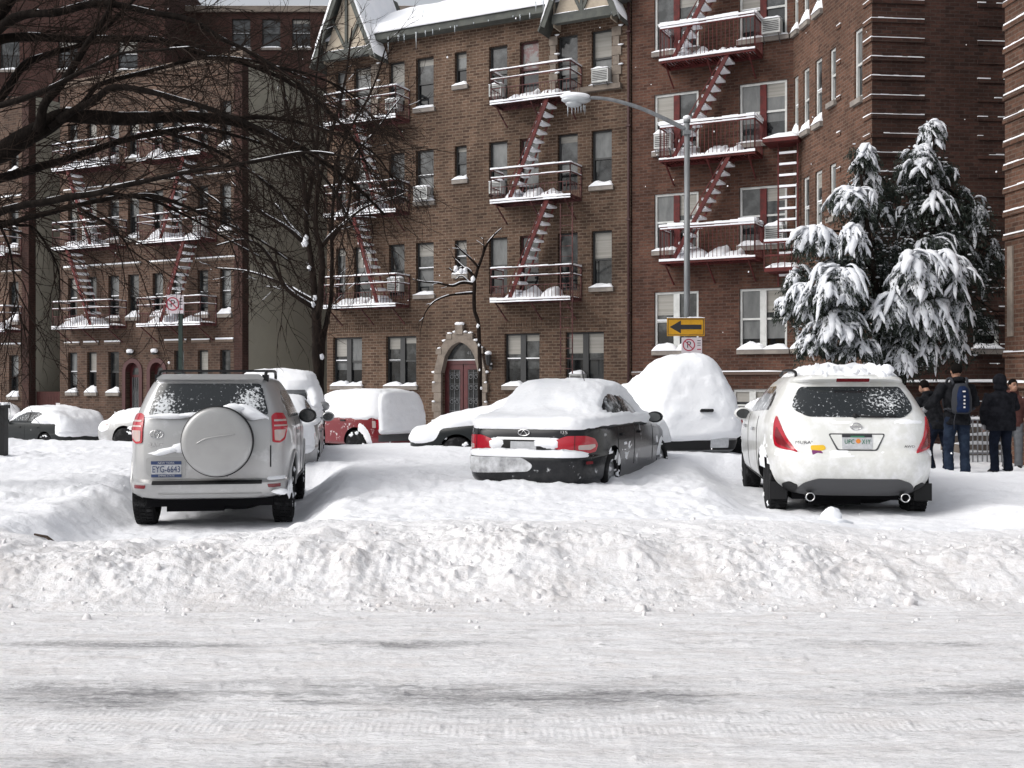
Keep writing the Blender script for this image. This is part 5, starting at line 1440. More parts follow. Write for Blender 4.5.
    def fn(x, y, z, N):
        n = nz((x, y, z), 3.2, 5, 4); n2 = nz((x, y, z), 11, 2, 3)
        roof = .085*sstep(.62, .97, N[:, 2]+.10*n)*(z > 1.6)*sstep(.45, .75, y+.2*n2)*(1-sstep(.40, .62, np.abs(x)+.14*n2))*(.7+.6*n+.6*n2)
        ledge = .020*(y < .6)*sstep(1.04, 1.12, z)*(1-sstep(1.13, 1.17+.03*n, z))*sstep(-.15, .3, n+.2)
        bump = .028*(y < .4)*sstep(.70, .74, z)*(1-sstep(.78, .82, z))*sstep(-.2, .25, n+.1)
        side = .014*(np.abs(x) > .7)*(y > .5)*sstep(.25, .6, n2*.5+n)*(z > .55)
        hood = .12*sstep(.5, .8, N[:, 2])*(y > 3.1)
        rl = .02*(x > .6)*(y < .7)*sstep(.80, .9, x)*sstep(.80, .9, z)*(1-sstep(1.05, 1.2, z))*sstep(-.2, .2, n)
        return np.maximum.reduce([roof, ledge, bump, side, hood, rl])-.014
    snow_shell(sh, fn, C, M=110)
    sl = MB(); rnd = random.Random(5)
    for k in range(110):
        x = rnd.uniform(-.52, .52); y = rnd.uniform(.6, 2.0); z = 1.69+.03-.16*x*x*2+(.0 if y > .8 else -.02)
        s = rnd.uniform(.012, .05)*(1.6 if k % 14 == 0 else 1); sl.blob((x, y, z), (s*1.3, s*1.3, s), k, 2, .5)
    sl.blob((.44, .62, 1.71), (.07, .08, .075), 77, 2, .4); sl.build('snow_clump', 'snow_car', C)
    return C
white_suv()

# ------------------------------------------------------------------ black saloon in the middle
SALOON = [(.20,.28,4.6,.74,5,4),(.25,.09,4.8,.835,5.5,4),(.36,.012,4.9,.875,6,4),(.575,0,4.92,.89),(.60,.02,4.9,.893),(.625,.085,4.88,.893),(.75,.085,4.8,.893),(.85,.10,4.5,.89),(.93,.125,4.0,.88),
    (.965,.16,3.65,.868),(.985,.26,3.55,.855),(1.005,.50,3.42,.83),(1.03,.78,3.3,.79,5,5),(1.2,1.08,2.95,.70,5,5),(1.36,1.42,2.55,.60,4.6,4.6),(1.41,1.62,2.38,.53),(1.44,1.85,2.2,.38),(1.45,2.0,2.1,.2)]
def saloon_parts(C, sh, paintm, glassm='car_glass_frost', seams=True, sides=('right', 'left')):
    for f in sides:
        panel(sh, 'side_window', [(1.22,1.06),(1.95,1.045),(3.0,1.04),(2.52,1.33),(1.75,1.36),(1.48,1.29)], f, .005, glassm, C, .012, .08, .07)
        panel(sh, 'window_pillar', [(2.06,1.03),(2.12,1.03),(2.08,1.36),(2.02,1.36)], f, .010, 'trim_black', C, .01)
        if seams:
            for yy, b in ((1.30, -.25), (2.10, 0), (3.15, .06)): panel(sh, 'seam', [(yy,1.0),(yy+.012,1.0),(yy+b*.2+.012,.40),(yy+b*.2,.40)], f, .004, 'trim_black', C, .006)
            for yy in (1.38, 2.32): panel(sh, 'door_handle', [(yy,.85),(yy+.2,.85),(yy+.2,.815),(yy,.815)], f, .030, paintm, C, .03, .05, .012)
def black_saloon():
    C = car_root('parked_car', 521, 13.6, .10, -21, 'black saloon with red tail lights half dug into deep snow', 'car')
    sh = Shell(SALOON); wy = (1.08, 3.83); r = .32
    body_with_arches(sh, [(y, r+.01, .375) for y in wy], 'paint_black', C); underbody(C, .4, 4.4, .68, .17, .26)
    for y in wy:
        for sx in (-1, 1): wheel(C, sx*.765, y, r, .21, sx, R(-6) if y > 2 else 0, caked=True, n=7)
    saloon_parts(C, sh, 'paint_black', 'car_glass_heavy')
    panel(sh, 'rear_window', [(-.60,1.06),(.60,1.06),(.47,1.34),(-.47,1.34)], 'rear', .005, 'car_glass_heavy', C, .012, .07, .05)
    tl = [(.36,.72),(.40,.80),(.56,.858),(.80,.86),(.98,.82),(1.06,.74),(1.0,.66),(.88,.645),(.55,.665)]
    for f in (1, -1):
        g = tl if f > 0 else mirx(tl); t = panel(sh, 'tail_light', g, 'rear', .014, 'lens_red', C, .025, .05, .03)
        c = [(.70,.745),(.98,.755),(.99,.72),(.88,.685),(.70,.69)]; c = c if f > 0 else mirx(c); panel(sh, 'reverse_lens', c, 'rear', .017, 'lens_clear', t, .006, .05, .02)
        c = [(.645,.86),(.66,.86),(.66,.65),(.645,.65)]; c = c if f > 0 else mirx(c); panel(sh, 'lens_divider', c, 'rear', .018, 'lens_dark_red', t, .006)
        q = [(.86,.545),(1.0,.545),(1.0,.51),(.86,.51)]; q = q if f > 0 else mirx(q); panel(sh, 'reflector', q, 'rear', .006, 'lens_dark_red', C, .01, .05, .01)
    panel(sh, 'plate_recess', [(-.31,.80),(.31,.80),(.29,.655),(-.29,.655)], 'rear', .004, 'trim_black', C, .01, .06, .03)
    pl = panel(sh, 'number_plate', [(-.17,.785),(.17,.785),(.17,.655),(-.17,.655)], 'rear', .010, 'plate_white', C, .008, .08, .012)
    panel(sh, 'garnish', [(-.36,.835),(.36,.835),(.34,.805),(-.34,.805)], 'rear', .014, 'chrome', C, .02, .06, .01)
    panel(sh, 'trunk_seam', [(-.66,.64),(-.648,.64),(-.648,.95),(-.66,.95)], 'rear', .004, 'trim_black', C, .006)
    em = MB(); p = sh.pt('rear', 0, .895)+Vector((0, -.014, 0)); em.tube([(p.x+math.cos(a)*.075, p.y, p.z+math.sin(a)*.038) for a in [k*math.pi/12 for k in range(25)]], .009, 6)
    em.tube([(p.x-.05, p.y, p.z-.03), (p.x, p.y, p.z+.03), (p.x+.05, p.y, p.z-.03)], .007, 5); em.build('badge', 'chrome', C)
    plate_text('I35', .06, sh, .52, .90, .006, 'chrome', C, 1.3, 'badge_letters')
    mirror_part(C, .84, 3.02, 1.02, 1, 'paint_black', 'glass_shade', sz=(.12, .07, .085)); mirror_part(C, -.84, 3.02, 1.02, -1, 'paint_black', 'glass_shade', sz=(.12, .07, .085))
    panel(sh, 'bumper_slush', [(-.86,.585),(.02,.585),(.16,.50),(.10,.42),(-.30,.40),(-.70,.385),(-.90,.43)], 'rear', .010, 'slush_smear', C, .01, .07, .05)
    ap = MB(); ap.tube([(.25, 1.9, 1.45), (.25, 1.7, 1.72)], .006, 5); ap.build('aerial', 'trim_black', C)
    def fn(x, y, z, N):
        n = nz((x, y, z), 1.5, 2, 4); n2 = nz((x, y, z), 6, 4, 3)
        top = (.115+.03*n)*sstep(.42, .72, N[:, 2]+.07*n2-.35*sstep(.5, .9, np.abs(N[:, 0]))*(z > 1.03))*(z > .94)*sstep(.02, .22, y+.03*n2)
        rear = 0.05*(y < 1.9)*(z > 1.0)
        shelf = (.10+.02*n)*(y < .3)*sstep(.585, .605, z)*(1-sstep(.64, .665, z))*(1-sstep(.70, .82, np.abs(x)))
        smear = .024*(y < .4)*sstep(.34, .40, z)*(1-sstep(.59, .62, z))*sstep(-.86, -.78, x+.05*n2)*(1-sstep(.10, .22, x+.12*n2))*sstep(-.9, -.4, n2)
        gar = .05*(y < .3)*sstep(.66, .72, z)*(1-sstep(.80, .845, z))*sstep(.12, .3, np.abs(x+.07))*(1-sstep(.40, .52, np.abs(x)))*sstep(-.35, .1, n2)
        gl = .026*(y < .3)*(x < 0)*sstep(.64, .70, z)*(1-sstep(.76, .82, z))*sstep(.40, .48, -x)*(1-sstep(.62, .70, -x))
        side = .016*(np.abs(x) > .62)*(y > .35)*sstep(.0, .45, n2*.7+n*.6+.05+.5*(z-.75))*(z > .45)
        fr = .12*(y > 4.0)*(z > .6)
        return np.maximum.reduce([top, (rear+0*x)*(1-sstep(.45, .8, np.abs(N[:, 0]))), shelf, gar, gl, side, fr])-.016
    snow_shell(sh, fn, C, M=110)
    return C
black_saloon()

# ------------------------------------------------------------------ vans and buried cars
VAN = [(.24,.22,4.75,.80,5,4),(.30,.07,4.9,.90,6,4),(.42,.0,5.0,.94,6,4),(.62,.0,5.02,.955),(.68,.05,5.0,.957),(.95,.07,4.9,.96),(1.02,.08,4.5,.955),(1.1,.09,4.2,.94,6,5),(1.2,.11,4.0,.91),(1.5,.21,3.4,.80,6,5),(1.66,.30,2.95,.72,5,5),(1.72,.42,2.7,.60,4.5,4.5),(1.75,.8,2.3,.4,4,4),(1.76,1.2,2.0,.2)]
HATCH = [(.28,.2,4.0,.72,5,4),(.34,.06,4.12,.79,5.5,4),(.50,0,4.2,.82,6,4),(.66,.03,4.2,.83),(.95,.10,4.0,.83,5.5,4),(1.02,.12,3.6,.82),(1.08,.14,3.0,.80,5,4.5),(1.25,.22,2.5,.70),(1.45,.33,2.0,.55,4.6,4.5),(1.6,.44,1.8,.42,4.2,4),(1.68,.54,1.55,.31),(1.73,.72,1.3,.17,3.5,3.5)]
def buried_van():
    C = car_root('parked_car', 699, 18.5, .13, 7, 'tall hatchback buried under smooth white snow with only its handle and bumper showing', 'car')
    sh = Shell(HATCH); body_with_arches(sh, [(.85, .36, .41), (3.35, .36, .41)], 'paint_grey', C); underbody(C, .4, 3.7, .66)
    for y in (.85, 3.35):
        for sx in (-1, 1): wheel(C, sx*.83, y, .345, .215, sx)
    panel(sh, 'side_window', [(.6,1.14),(2.9,1.13),(2.4,1.50),(.8,1.52)], 'left', .005, 'car_glass_heavy', C, .012, .1, .06)
    h = panel(sh, 'tailgate_handle', [(.02,1.005),(.24,1.005),(.24,.965),(.02,.965)], 'rear', .165, 'trim_black', C, .12, .06, .012)
    panel(sh, 'number_plate', [(.20,.56),(.52,.56),(.52,.40),(.20,.40)], 'rear', .012, 'plate_white', C, .01, .08, .012)
    panel(sh, 'bumper_trim', [(-.85,.52),(1.0,.52),(1.0,.36),(-.85,.36)], 'rear', .008, 'trim_black', C, .02, .08, .04)
    panel(sh, 'tail_light', [(.86,.72),(.97,.72),(.97,.96),(.86,.96)], 'rear', .12, 'lens_red', C, .1, .05, .02)
    def fn(x, y, z, N):
        n = nz((x, y, z), 1.1, 6, 3); n2 = nz((x, y, z), 5, 8, 3)
        base = .095+.025*n+.008*n2; top = .15*sstep(.3, .9, N[:, 2])
        low = sstep(.50+.05*n, .60+.05*n, z+.0*x)
        hole = 1-1.15*np.exp(-((y-2.3-(1.32-z)*.9)/.10)**2-((z-1.30)/.13)**2)*(x < -.3)
        ft = .09*sstep(2.2, 3.0, y)*(z > .9)
        return (base+top+ft)*low*hole-.02*(1-low*hole)-.012*(1-hole)
    snow_shell(sh, fn, C, M=90); return C
buried_van()

def generic_snow(T=.14, side=.5, seed=0, zlo=.9, rear=0.0, front=0.0, fill=0.0, ymax=99):
    def fn(x, y, z, N):
        n = nz((x, y, z), 1.4, seed, 4); n2 = nz((x, y, z), 5.5, seed+3, 3)
        top = (T+.03*n+fill*np.exp(-((y-.75)/.55)**2))*sstep(.42, .75, N[:, 2]+.08*n2-.35*sstep(.5, .9, np.abs(N[:, 0]))*(z > 1.03))*sstep(zlo-.15, zlo, z)*(1-sstep(ymax-.3, ymax+.3, y+.15*n))*(1-(ymax < 9)*sstep(.55, .75, np.abs(x))*sstep(1.5, 1.9, y))
        sd = .02*sstep(side, side+.35, n2*.6+n*.5+.6*(z-.8))*(z > .5)
        rr = rear*sstep(-.1, .25, -N[:, 1]-.2)*sstep(.5, .62, z+.05*n)
        ff = front*sstep(.1, .4, N[:, 1])*sstep(.5, .62, z+.05*n)
        return np.maximum.reduce([top, sd, rr, ff])-.016
    return fn

def grey_saloon():
    C = car_root('parked_car', 261, 17.6, -.05, 8, 'grey saloon squeezed between the silver off roader and the snowed van', 'car')
    sh = Shell(SALOON); body_with_arches(sh, [(1.08, .33, .375), (3.83, .33, .375)], 'paint_grey', C); underbody(C, .4, 4.4, .68, .17, .26)
    for y in (1.08, 3.83):
        for sx in (-1, 1): wheel(C, sx*.765, y, .32, .21, sx, caked=True)
    saloon_parts(C, sh, 'paint_grey', 'car_glass_heavy', True, ('right',))
    panel(sh, 'tail_light', [(.6,.66),(.95,.66),(1.0,.84),(.62,.84)], 'rear', .014, 'lens_red', C, .025, .05, .03)
    mirror_part(C, .86, 3.0, 1.04, 1, 'paint_grey', sz=(.12, .08, .095), amber=True)
    snow_shell(sh, generic_snow(.045, .22, 4, .95, .06), C); return C
grey_saloon()

def snowed_van():
    C = car_root('parked_van', 284, 26.2, .0, 188, 'silver minivan facing the camera with thick roof snow and a dark windscreen', 'van')
    sh = Shell(VAN); body_with_arches(sh, [(1.1, .36, .41), (4.0, .36, .41)], 'paint_grey', C); underbody(C, .4, 4.4, .7)
    for y in (1.1, 4.0):
        for sx in (-1, 1): wheel(C, sx*.83, y, .345, .215, sx, caked=True)
    panel(sh, 'windscreen', [(-.80,1.16),(.80,1.16),(.62,1.61),(-.62,1.61)], 'front', .006, 'car_glass', C, .012, .07, .05)
    for f in (-1, 1):
        s = 'left' if f < 0 else 'right'
        panel(sh, 'side_window', [(.5,1.14),(3.5,1.13),(3.0,1.55),(.6,1.58)], s, .005, 'car_glass_heavy', C, .012, .1, .06)
        mirror_part(C, f*.92, 3.55, 1.14, f, 'paint_grey', sz=(.12, .08, .10), face_back=True)
        g = [(.60,.72),(.95,.74),(1.05,.90),(.75,.92)]; g = g if f > 0 else mirx(g); panel(sh, 'headlight', g, 'front', .012, 'lens_clear', C, .02, .05, .03)
    panel(sh, 'grille', [(-.45,.68),(.45,.68),(.5,.86),(-.5,.86)], 'front', .008, 'trim_black', C, .015, .07, .03)
    def fn(x, y, z, N):
        n = nz((x, y, z), 1.3, 9, 4)
        top = (.17+.03*n)*sstep(.35, .75, N[:, 2])*(z > 1.5)
        pil = .15*sstep(.76, .88, np.abs(x)+.42*(z-1.2)+.05*n)*(z > 1.02)*(y > 2.0)
        hood = .12*sstep(.4, .7, N[:, 2])*(z > .9)*(z < 1.10)*(y > 3.8)
        side = .03*(np.abs(x) > .7)*sstep(-.1, .3, n)*(z > .7)
        return np.maximum.reduce([top, pil, hood, side])-.016
    snow_shell(sh, fn, C); return C
snowed_van()

BOXY = [(.34,.2,4.2,.78,6,5),(.40,.05,4.35,.87,7,5),(.55,0,4.42,.90),(.66,.04,4.42,.905),(.95,.06,4.38,.91),(1.02,.07,4.2,.905),(1.06,.075,3.5,.90,7,6),(1.1,.08,3.2,.885),(1.55,.20,2.5,.77,7,6),(1.66,.27,2.2,.70,6,5),(1.71,.42,1.9,.56,5,5),(1.73,.7,1.6,.33,4,4)]
def red_suv():
    p = at(405, 384, 29.0); C = empty('parked_car', (p.x, p.y, -.34), R(52), 'dark red boxy off roader with a thick snow blanket over its back', 'car', 'cars parked in the snow')
    sh = Shell(BOXY); body_with_arches(sh, [(.95, .37, .44), (3.5, .37, .44)], 'paint_red', C); underbody(C, .4, 4.0, .7)
    for y in (.95, 3.5):
        for sx in (-1, 1): wheel(C, sx*.79, y, .36, .22, sx, caked=True)
    for s in ('left', 'right'):
        for a, b in ((.35, 1.1), (1.2, 1.85), (1.95, 2.5)): panel(sh, 'side_window', [(a,1.13),(b,1.13),(b-.06,1.52),(a+.06,1.52)], s, .005, 'car_glass_heavy', C, .012, .08, .05)
        panel(sh, 'door_handle', [(1.3,1.0),(1.48,1.0),(1.48,.96),(1.3,.96)], s, .03, 'trim_black', C, .03, .05, .01)
    panel(sh, 'tail_light', [(-.88,.76),(-.73,.76),(-.73,1.02),(-.88,1.02)], 'rear', .02, 'lens_red', C, .03, .05, .02)
    panel(sh, 'tail_light', [(-1.0,.80),(-.90,.80),(-.90,.98),(-1.0,.98)], 'rear', .02, 'lens_clear', C, .03, .05, .02)
    panel(sh, 'bumper_trim', [(-.86,.62),(.86,.62),(.86,.45),(-.86,.45)], 'rear', .02, 'valance_grey', C, .03, .07, .03)
    def fn(x, y, z, N):
        n = nz((x, y, z), 1.5, 12, 4); n2 = nz((x, y, z), 5, 3, 3)
        top = .09*sstep(.3, .7, N[:, 2]+.1*n2)*(z > .95)
        rear = (.17+.02*n)*sstep(.4, .8, -N[:, 1])*sstep(.62, .72, z)*sstep(-.84, -.72, x)
        win = .06*(np.abs(x) > .5)*sstep(1.0, 1.1, z+.03*n2)*sstep(-1.2, -.5, n+.25)
        fl = .05*(np.abs(x) > .8)*np.exp(-((np.hypot(y-.95, z-.37)-.50)/.07)**2)*(y < .8)
        return np.maximum.reduce([top, rear, win, fl])-.016
    snow_shell(sh, fn, C, M=90); return C
red_suv()

def side_car(px, Y, z, deg, paintm, label, T, seed, rear=0.0, front=0.0, sides=('left',), side=.5, rows=SALOON, fill=0.0, ymax=99):
    C = car_root('parked_car', px, Y, z, deg, label, 'car'); sh = Shell(rows)
    body_with_arches(sh, [(1.08, .33, .375), (3.83, .33, .375)], paintm, C); underbody(C, .4, 4.4, .68, .17, .26)
    for y in (1.08, 3.83):
        for sx in (-1, 1): wheel(C, sx*.765, y, .32, .21, sx, caked=True)
    saloon_parts(C, sh, paintm, 'car_glass_frost', True, sides)
    for s in sides:
        f = 1 if s == 'right' else -1; mirror_part(C, f*.86, 3.02, 1.04, f, 'trim_black' if paintm != 'paint_silver' else paintm, sz=(.12, .08, .09))
    g = [(-.98,.68),(-.66,.68),(-.64,.86),(-.98,.86)]; panel(sh, 'tail_light', g, 'rear', .014, 'lens_red', C, .02, .05, .03); panel(sh, 'tail_light', mirx(g), 'rear', .014, 'lens_red', C, .02, .05, .03)
    g = [(.58,.62),(.98,.66),(1.05,.74),(.66,.76)]; panel(sh, 'headlight', g, 'front', .012, 'lens_clear', C, .02, .05, .03); panel(sh, 'headlight', mirx(g), 'front', .012, 'lens_clear', C, .02, .05, .03)
    snow_shell(sh, generic_snow(T, side, seed, .93, rear, front, fill, ymax), C, nsm=9 if fill else 3); return C
def nose_at(px, Y, deg, L=4.9):
    """pixel column of the rear end for a car whose nose stands at column px, distance Y"""
    p = at(px, 384, Y); a = R(deg); q = Vector((p.x+math.sin(a)*L, p.y-math.cos(a)*L, 0)); return 512+FPX*q.x/q.y, q.y
a, b = nose_at(415, 22.4, 80); side_car(a, b, -.08, 80, 'paint_dark', 'dark green grey car nose left with snowy bonnet behind the black saloon', .19, 21, 0, .075)
side_car(87, 37.7, -.72, 60, 'paint_dark', 'dark saloon with snow heaped on its tail beside the alley gate', .13, 24, .22, 0, ('left',), 1.3, fill=.26, ymax=3.1)
a, b = nose_at(110, 27.5, 72); side_car(a, b, -.10, 72, 'paint_silver', 'pale silver saloon nose showing left of the off roader', .16, 27, 0, .04)
a, b = nose_at(-70, 39.0, 40); side_car(8, 42.5, -.85, 38, 'paint_grey', 'snow covered car at the far left edge behind the black post', .26, 30, .2, .1)
# ================================================================== trees
def limb_tube(mb, pts, radii, n=7):
    pts = [Vector(p) for p in pts]; cp = catmull(pts, 5); m = len(pts)-1
    rr = []
    for i in range(len(cp)):
        f = i/5; k = min(int(f), m-1); t = f-k; rr.append(radii[k]*(1-t)+radii[k+1]*t)
    # knots and small kinks
    q = []
    for i, p in enumerate(cp):
        w = rr[i]*.45 if 0 < i < len(cp)-1 else 0
        q.append(p+Vector((mnoise.noise(p*2.1), mnoise.noise(p*2.1+Vector((9, 0, 0))), mnoise.noise(p*2.1+Vector((0, 9, 0)))))*w)
    mb.tube(q, [r*(1+.16*mnoise.noise(p*5)) for r, p in zip(rr, q)], n); return q, rr

def snow_along(mb, pts, rr, seed, cover=.0, thick=.55, flat=.75, minr=.006):
    run = []
    def flush():
        if len(run) > 1:
            P = [a for a, b in run]; Rr = [b for a, b in run]; Rr[0] *= .3; Rr[-1] *= .3; mb.tube(P, Rr, 5)
        run.clear()
    for i in range(len(pts)-1):
        for k in range(3):
            p = pts[i].lerp(pts[i+1], k/3); d = (pts[i+1]-pts[i]); r = rr[i]
            if d.length < 1e-6: continue
            slope = abs(d.normalized().z); n = mnoise.noise(p*3.3+Vector((seed, seed*.3, 0)))
            if slope < flat and n > cover and r > minr: run.append((p+Vector((0, 0, r*.80+.003)), max(.006, r*thick*(.75+.5*n))))
            else: flush()
    flush()

def twig_system(mb, rnd, limbs, lv, side_bias=None, n0=3):
    """limbs: (points, radii); lv: per level (spacing, length range, radius, spread, droop)"""
    cur = limbs
    for li, (sp, l0, l1, r, spread, droop, start) in enumerate(lv):
        nxt = []
        for pts, rr in cur:
            L = 0; nextat = sp*rnd.uniform(.3, 1)+start*sum((b-a).length for a, b in zip(pts, pts[1:]))
            for a, b in zip(pts, pts[1:]):
                d = b-a; ln = d.length
                if ln < 1e-6: continue
                while nextat < L+ln:
                    p = a.lerp(b, (nextat-L)/ln); t = d.normalized()
                    ax = t.orthogonal(); ax.rotate(Matrix.Rotation(rnd.uniform(0, 6.283), 3, t))
                    u = t.copy(); u.rotate(Matrix.Rotation(R(spread)*rnd.uniform(.6, 1.25), 3, ax))
                    u.y *= .75; u.normalize()
                    length = rnd.uniform(l0, l1); n = 5 if li == 0 else 4 if li == 1 else 3
                    P = [p]; q = p.copy()
                    for k in range(n):
                        u = (u+Vector((rnd.uniform(-.22, .22), rnd.uniform(-.2, .2), rnd.uniform(-.22, .22)-droop*(k+1)/n))).normalized(); q = q+u*length/n; P.append(q.copy())
                    rad = [r*(1-.75*k/n) for k in range(n+1)]; mb.tube(P, rad, 3 if li else 4, cap=False, smooth=True); nxt.append((P, rad)); nextat += sp*rnd.uniform(.55, 1.5)
                L += ln
        cur = nxt
    return cur

def big_tree():
    Y0 = 14.0; rnd = random.Random(3); px2m = Y0/FPX
    base = at(-135, 384, Y0); T = empty('bare_tree', (base.x, Y0, .2), 0, 'large leafless tree whose dark snow edged boughs reach in from the upper left', 'tree'); O = Vector((base.x, Y0, .2))
    def loc(px, py, dy): return at(px, py, Y0+dy)-O
    tr = MB(); tp = [loc(-135, 530, 0), loc(-133, 420, 0), loc(-128, 330, 0), loc(-118, 250, .05), loc(-104, 180, .1), loc(-80, 110, .1), loc(-50, 40, .1), loc(-30, -60, 0), loc(-10, -180, 0)]
    limb_tube(tr, tp, [.42, .33, .30, .29, .27, .22, .18, .13, .07], 14); tr.build('trunk', 'bark_dark', T)
    L = [
     ([(-104,185),(-50,168),(0,152),(38,132),(63,118),(81,117),(127,118),(203,119),(225,120),(260,131),(305,150),(350,182),(385,215)], 13.5, 1.2, .4),
     ([(60,120),(70,112),(94,100),(114,88),(152,93),(190,103),(216,112),(254,126),(300,152),(330,185),(352,225)], 4.5, 1.0, -.6),
     ([(-110,215),(-60,195),(0,179),(51,164),(114,143),(165,132),(203,129),(250,140),(300,158)], 6.5, 1.0, .9),
     ([(-116,245),(-60,228),(0,211),(63,198),(101,192),(132,184),(178,174),(254,161),(310,152),(365,160)], 5.0, .8, -.9),
     ([(-120,262),(-60,243),(0,226),(63,209),(101,200),(145,195),(178,204),(221,222),(260,240),(290,262)], 4.2, .8, .3),
     ([(-40,90),(-10,45),(24,37),(75,39),(150,39),(195,51),(256,67),(310,95),(350,135),(372,175)], 6.0, 1.0, .8),
     ([(-35,70),(0,28),(24,15),(57,13),(99,4),(150,12),(192,21),(222,39),(256,55),(300,85),(335,120)], 5.5, 1.0, -.5),
     ([(-75,130),(-30,115),(0,99),(24,66),(48,54),(87,42),(120,15),(150,-20)], 6.0, 1.4, .5),
     ([(38,132),(45,105),(63,81),(87,45),(105,18),(118,-15)], 6.0, 1.6, -.3),
     ([(-85,140),(-40,120),(0,105),(45,90),(90,67),(120,54),(160,50),(205,46)], 4.0, .8, -.8),
     ([(50,128),(80,105),(99,85),(135,75),(180,63),(210,57),(262,62),(310,80)], 3.6, .8, .6),
     ([(-60,60),(-10,20),(20,-10),(60,-40)], 10, 3, 0),
     ([(101,192),(150,200),(190,218),(225,238),(270,262)], 2.2, .5, 1.0),
     ([(-118,255),(-60,240),(-10,222),(18,225),(36,230),(57,266),(60,295)], 3.0, .6, .6),
     ([(79,209),(109,225),(127,245),(137,268)], 1.6, .4, .2), ([(0,226),(10,250),(16,290),(22,330)], 1.6, .4, .4), ([(178,174),(200,190),(222,205),(240,232)], 1.8, .4, -.4),
     ([(225,120),(270,118),(320,128),(370,150),(395,182)], 3.0, .5, .3), ([(256,67),(300,72),(345,90),(375,120)], 2.4, .4, .2), ([(165,132),(215,150),(265,182),(300,215),(318,240)], 2.4, .4, .4),
    ]
    limbs = []; sn = MB()
    for i, (pp, r0, r1, dd) in enumerate(L):
        n = len(pp); P = [loc(px, py, dd*(k/(n-1))*1.6) for k, (px, py) in enumerate(pp)]
        rad = [(r0+(r1-r0)*(k/(n-1))**.8)*px2m for k in range(n)]
        m = MB(); q, rr = limb_tube(m, P, rad, 9 if r0 > 4 else 6); m.build('bough', 'bark_dark', T); limbs.append((q, rr)); snow_along(sn, q, rr, i*3.7, .06 if r0 > 3 else .22, .28 if r0 > 3 else .42, .62)
    tw = MB()
    vis = [(q, rr) for q, rr in limbs]
    l1 = twig_system(tw, rnd, vis, [(.165, .5, 1.3, .0105, 42, .10, .14)])
    l2 = twig_system(tw, rnd, l1, [(.135, .28, .68, .0056, 40, .08, .15)])
    l3 = twig_system(tw, rnd, l2, [(.125, .12, .36, .0036, 40, .05, .15)])
    tw.build('twigs', 'twig_bark', T)['kind'] = 'stuff'
    sn.build('snow', 'snow', T)
big_tree()

def street_tree(name, px, Y0, zb, label, trunkp, stems, seed, bark, lv, snowc=-.1, blobs=()):
    rnd = random.Random(seed); b = at(px, 384, Y0); O = Vector((b.x, Y0, zb)); T = empty(name, O, 0, label, 'tree', None); k = Y0/FPX
    def loc(x, y, d=0): return at(x, y, Y0+d)-O
    tr = MB(); P = [loc(x, y) for x, y, r in trunkp]; tq = limb_tube(tr, P, [r*k for x, y, r in trunkp], 10); tr.build('trunk', bark, T)
    limbs = []; sn = MB()
    for i, (pp, r0, r1, dd) in enumerate(stems):
        n = len(pp); m = MB(); q, rr = limb_tube(m, [loc(x, y, dd*j/(n-1)) for j, (x, y) in enumerate(pp)], [(r0+(r1-r0)*j/(n-1))*k for j in range(n)], 7)
        m.build('limb', bark, T); limbs.append((q, rr)); snow_along(sn, q, rr, i*2.3+seed, snowc, .72, .86)
    for x, y, r in blobs: sn.blob(loc(x, y, -.03), (r*k, r*k, r*k*1.3), x, 2, .4)
    tw = MB(); cur = limbs
    for l in lv:
        cur = twig_system(tw, rnd, cur, [l])
        if l is lv[0]:
            for j, (q, rr) in enumerate(cur): snow_along(sn, q, rr, j*.9, snowc+.15, .7, .7, .004)
    if lv: tw.build('twigs', bark, T)['kind'] = 'stuff'
    sn.build('snow', 'snow', T); return T

street_tree('bare_tree', 318, 27.5, -.25, 'forked street tree with bare snow lined limbs before the olive wall', [(319,452,6.6),(319,410,5.8),(318,370,5.3),(317,335,5.0),(316,312,4.6)], [
    ([(316,318),(314,290),(311,262),(308,240),(306,217),(312,180),(318,130),(316,80),(322,30)], 3.8, .8, .5),
    ([(317,325),(321,290),(322,252),(316,229),(318,190),(330,140),(345,80),(352,28)], 3.8, .8, -.4),
    ([(320,395),(323,346),(328,318),(332,295),(332,237),(333,205),(340,150),(372,90),(388,40)], 3.2, .7, .6),
    ([(315,308),(297,297),(283,283),(269,257),(257,244),(240,240),(215,246)], 2.8, .6, -.8), ([(316,303),(300,293),(283,284),(263,276),(240,270),(215,268)], 2.2, .5, .8),
    ([(307,245),(289,229),(263,213),(246,194),(236,170)], 2.6, .5, -.5), ([(306,242),(288,223),(277,206),(264,198),(250,180)], 1.8, .4, .7), ([(321,248),(334,233),(355,214),(372,204),(398,196)], 2.2, .5, -.6),
    ([(308,215),(300,160),(288,110),(280,60)], 2.2, .5, .8), ([(333,200),(352,160),(376,130),(402,96)], 2.0, .5, .3), ([(320,185),(310,120),(300,70),(296,30)], 2.0, .5, -.3), ([(332,240),(348,212),(352,180),(365,140)], 1.8, .4, .2)], 12, 'bark_brown',
    [(.30, .6, 1.2, .011, 36, -.04, .15), (.22, .3, .7, .0065, 38, -.02, .1), (.25, .15, .4, .005, 38, 0, .1)], -.3, [(313,305,2.8),(315,298,2.4),(305,243,3.2),(306,238,2.5),(316,331,2.2),(309,268,2.2),(321,357,3)])
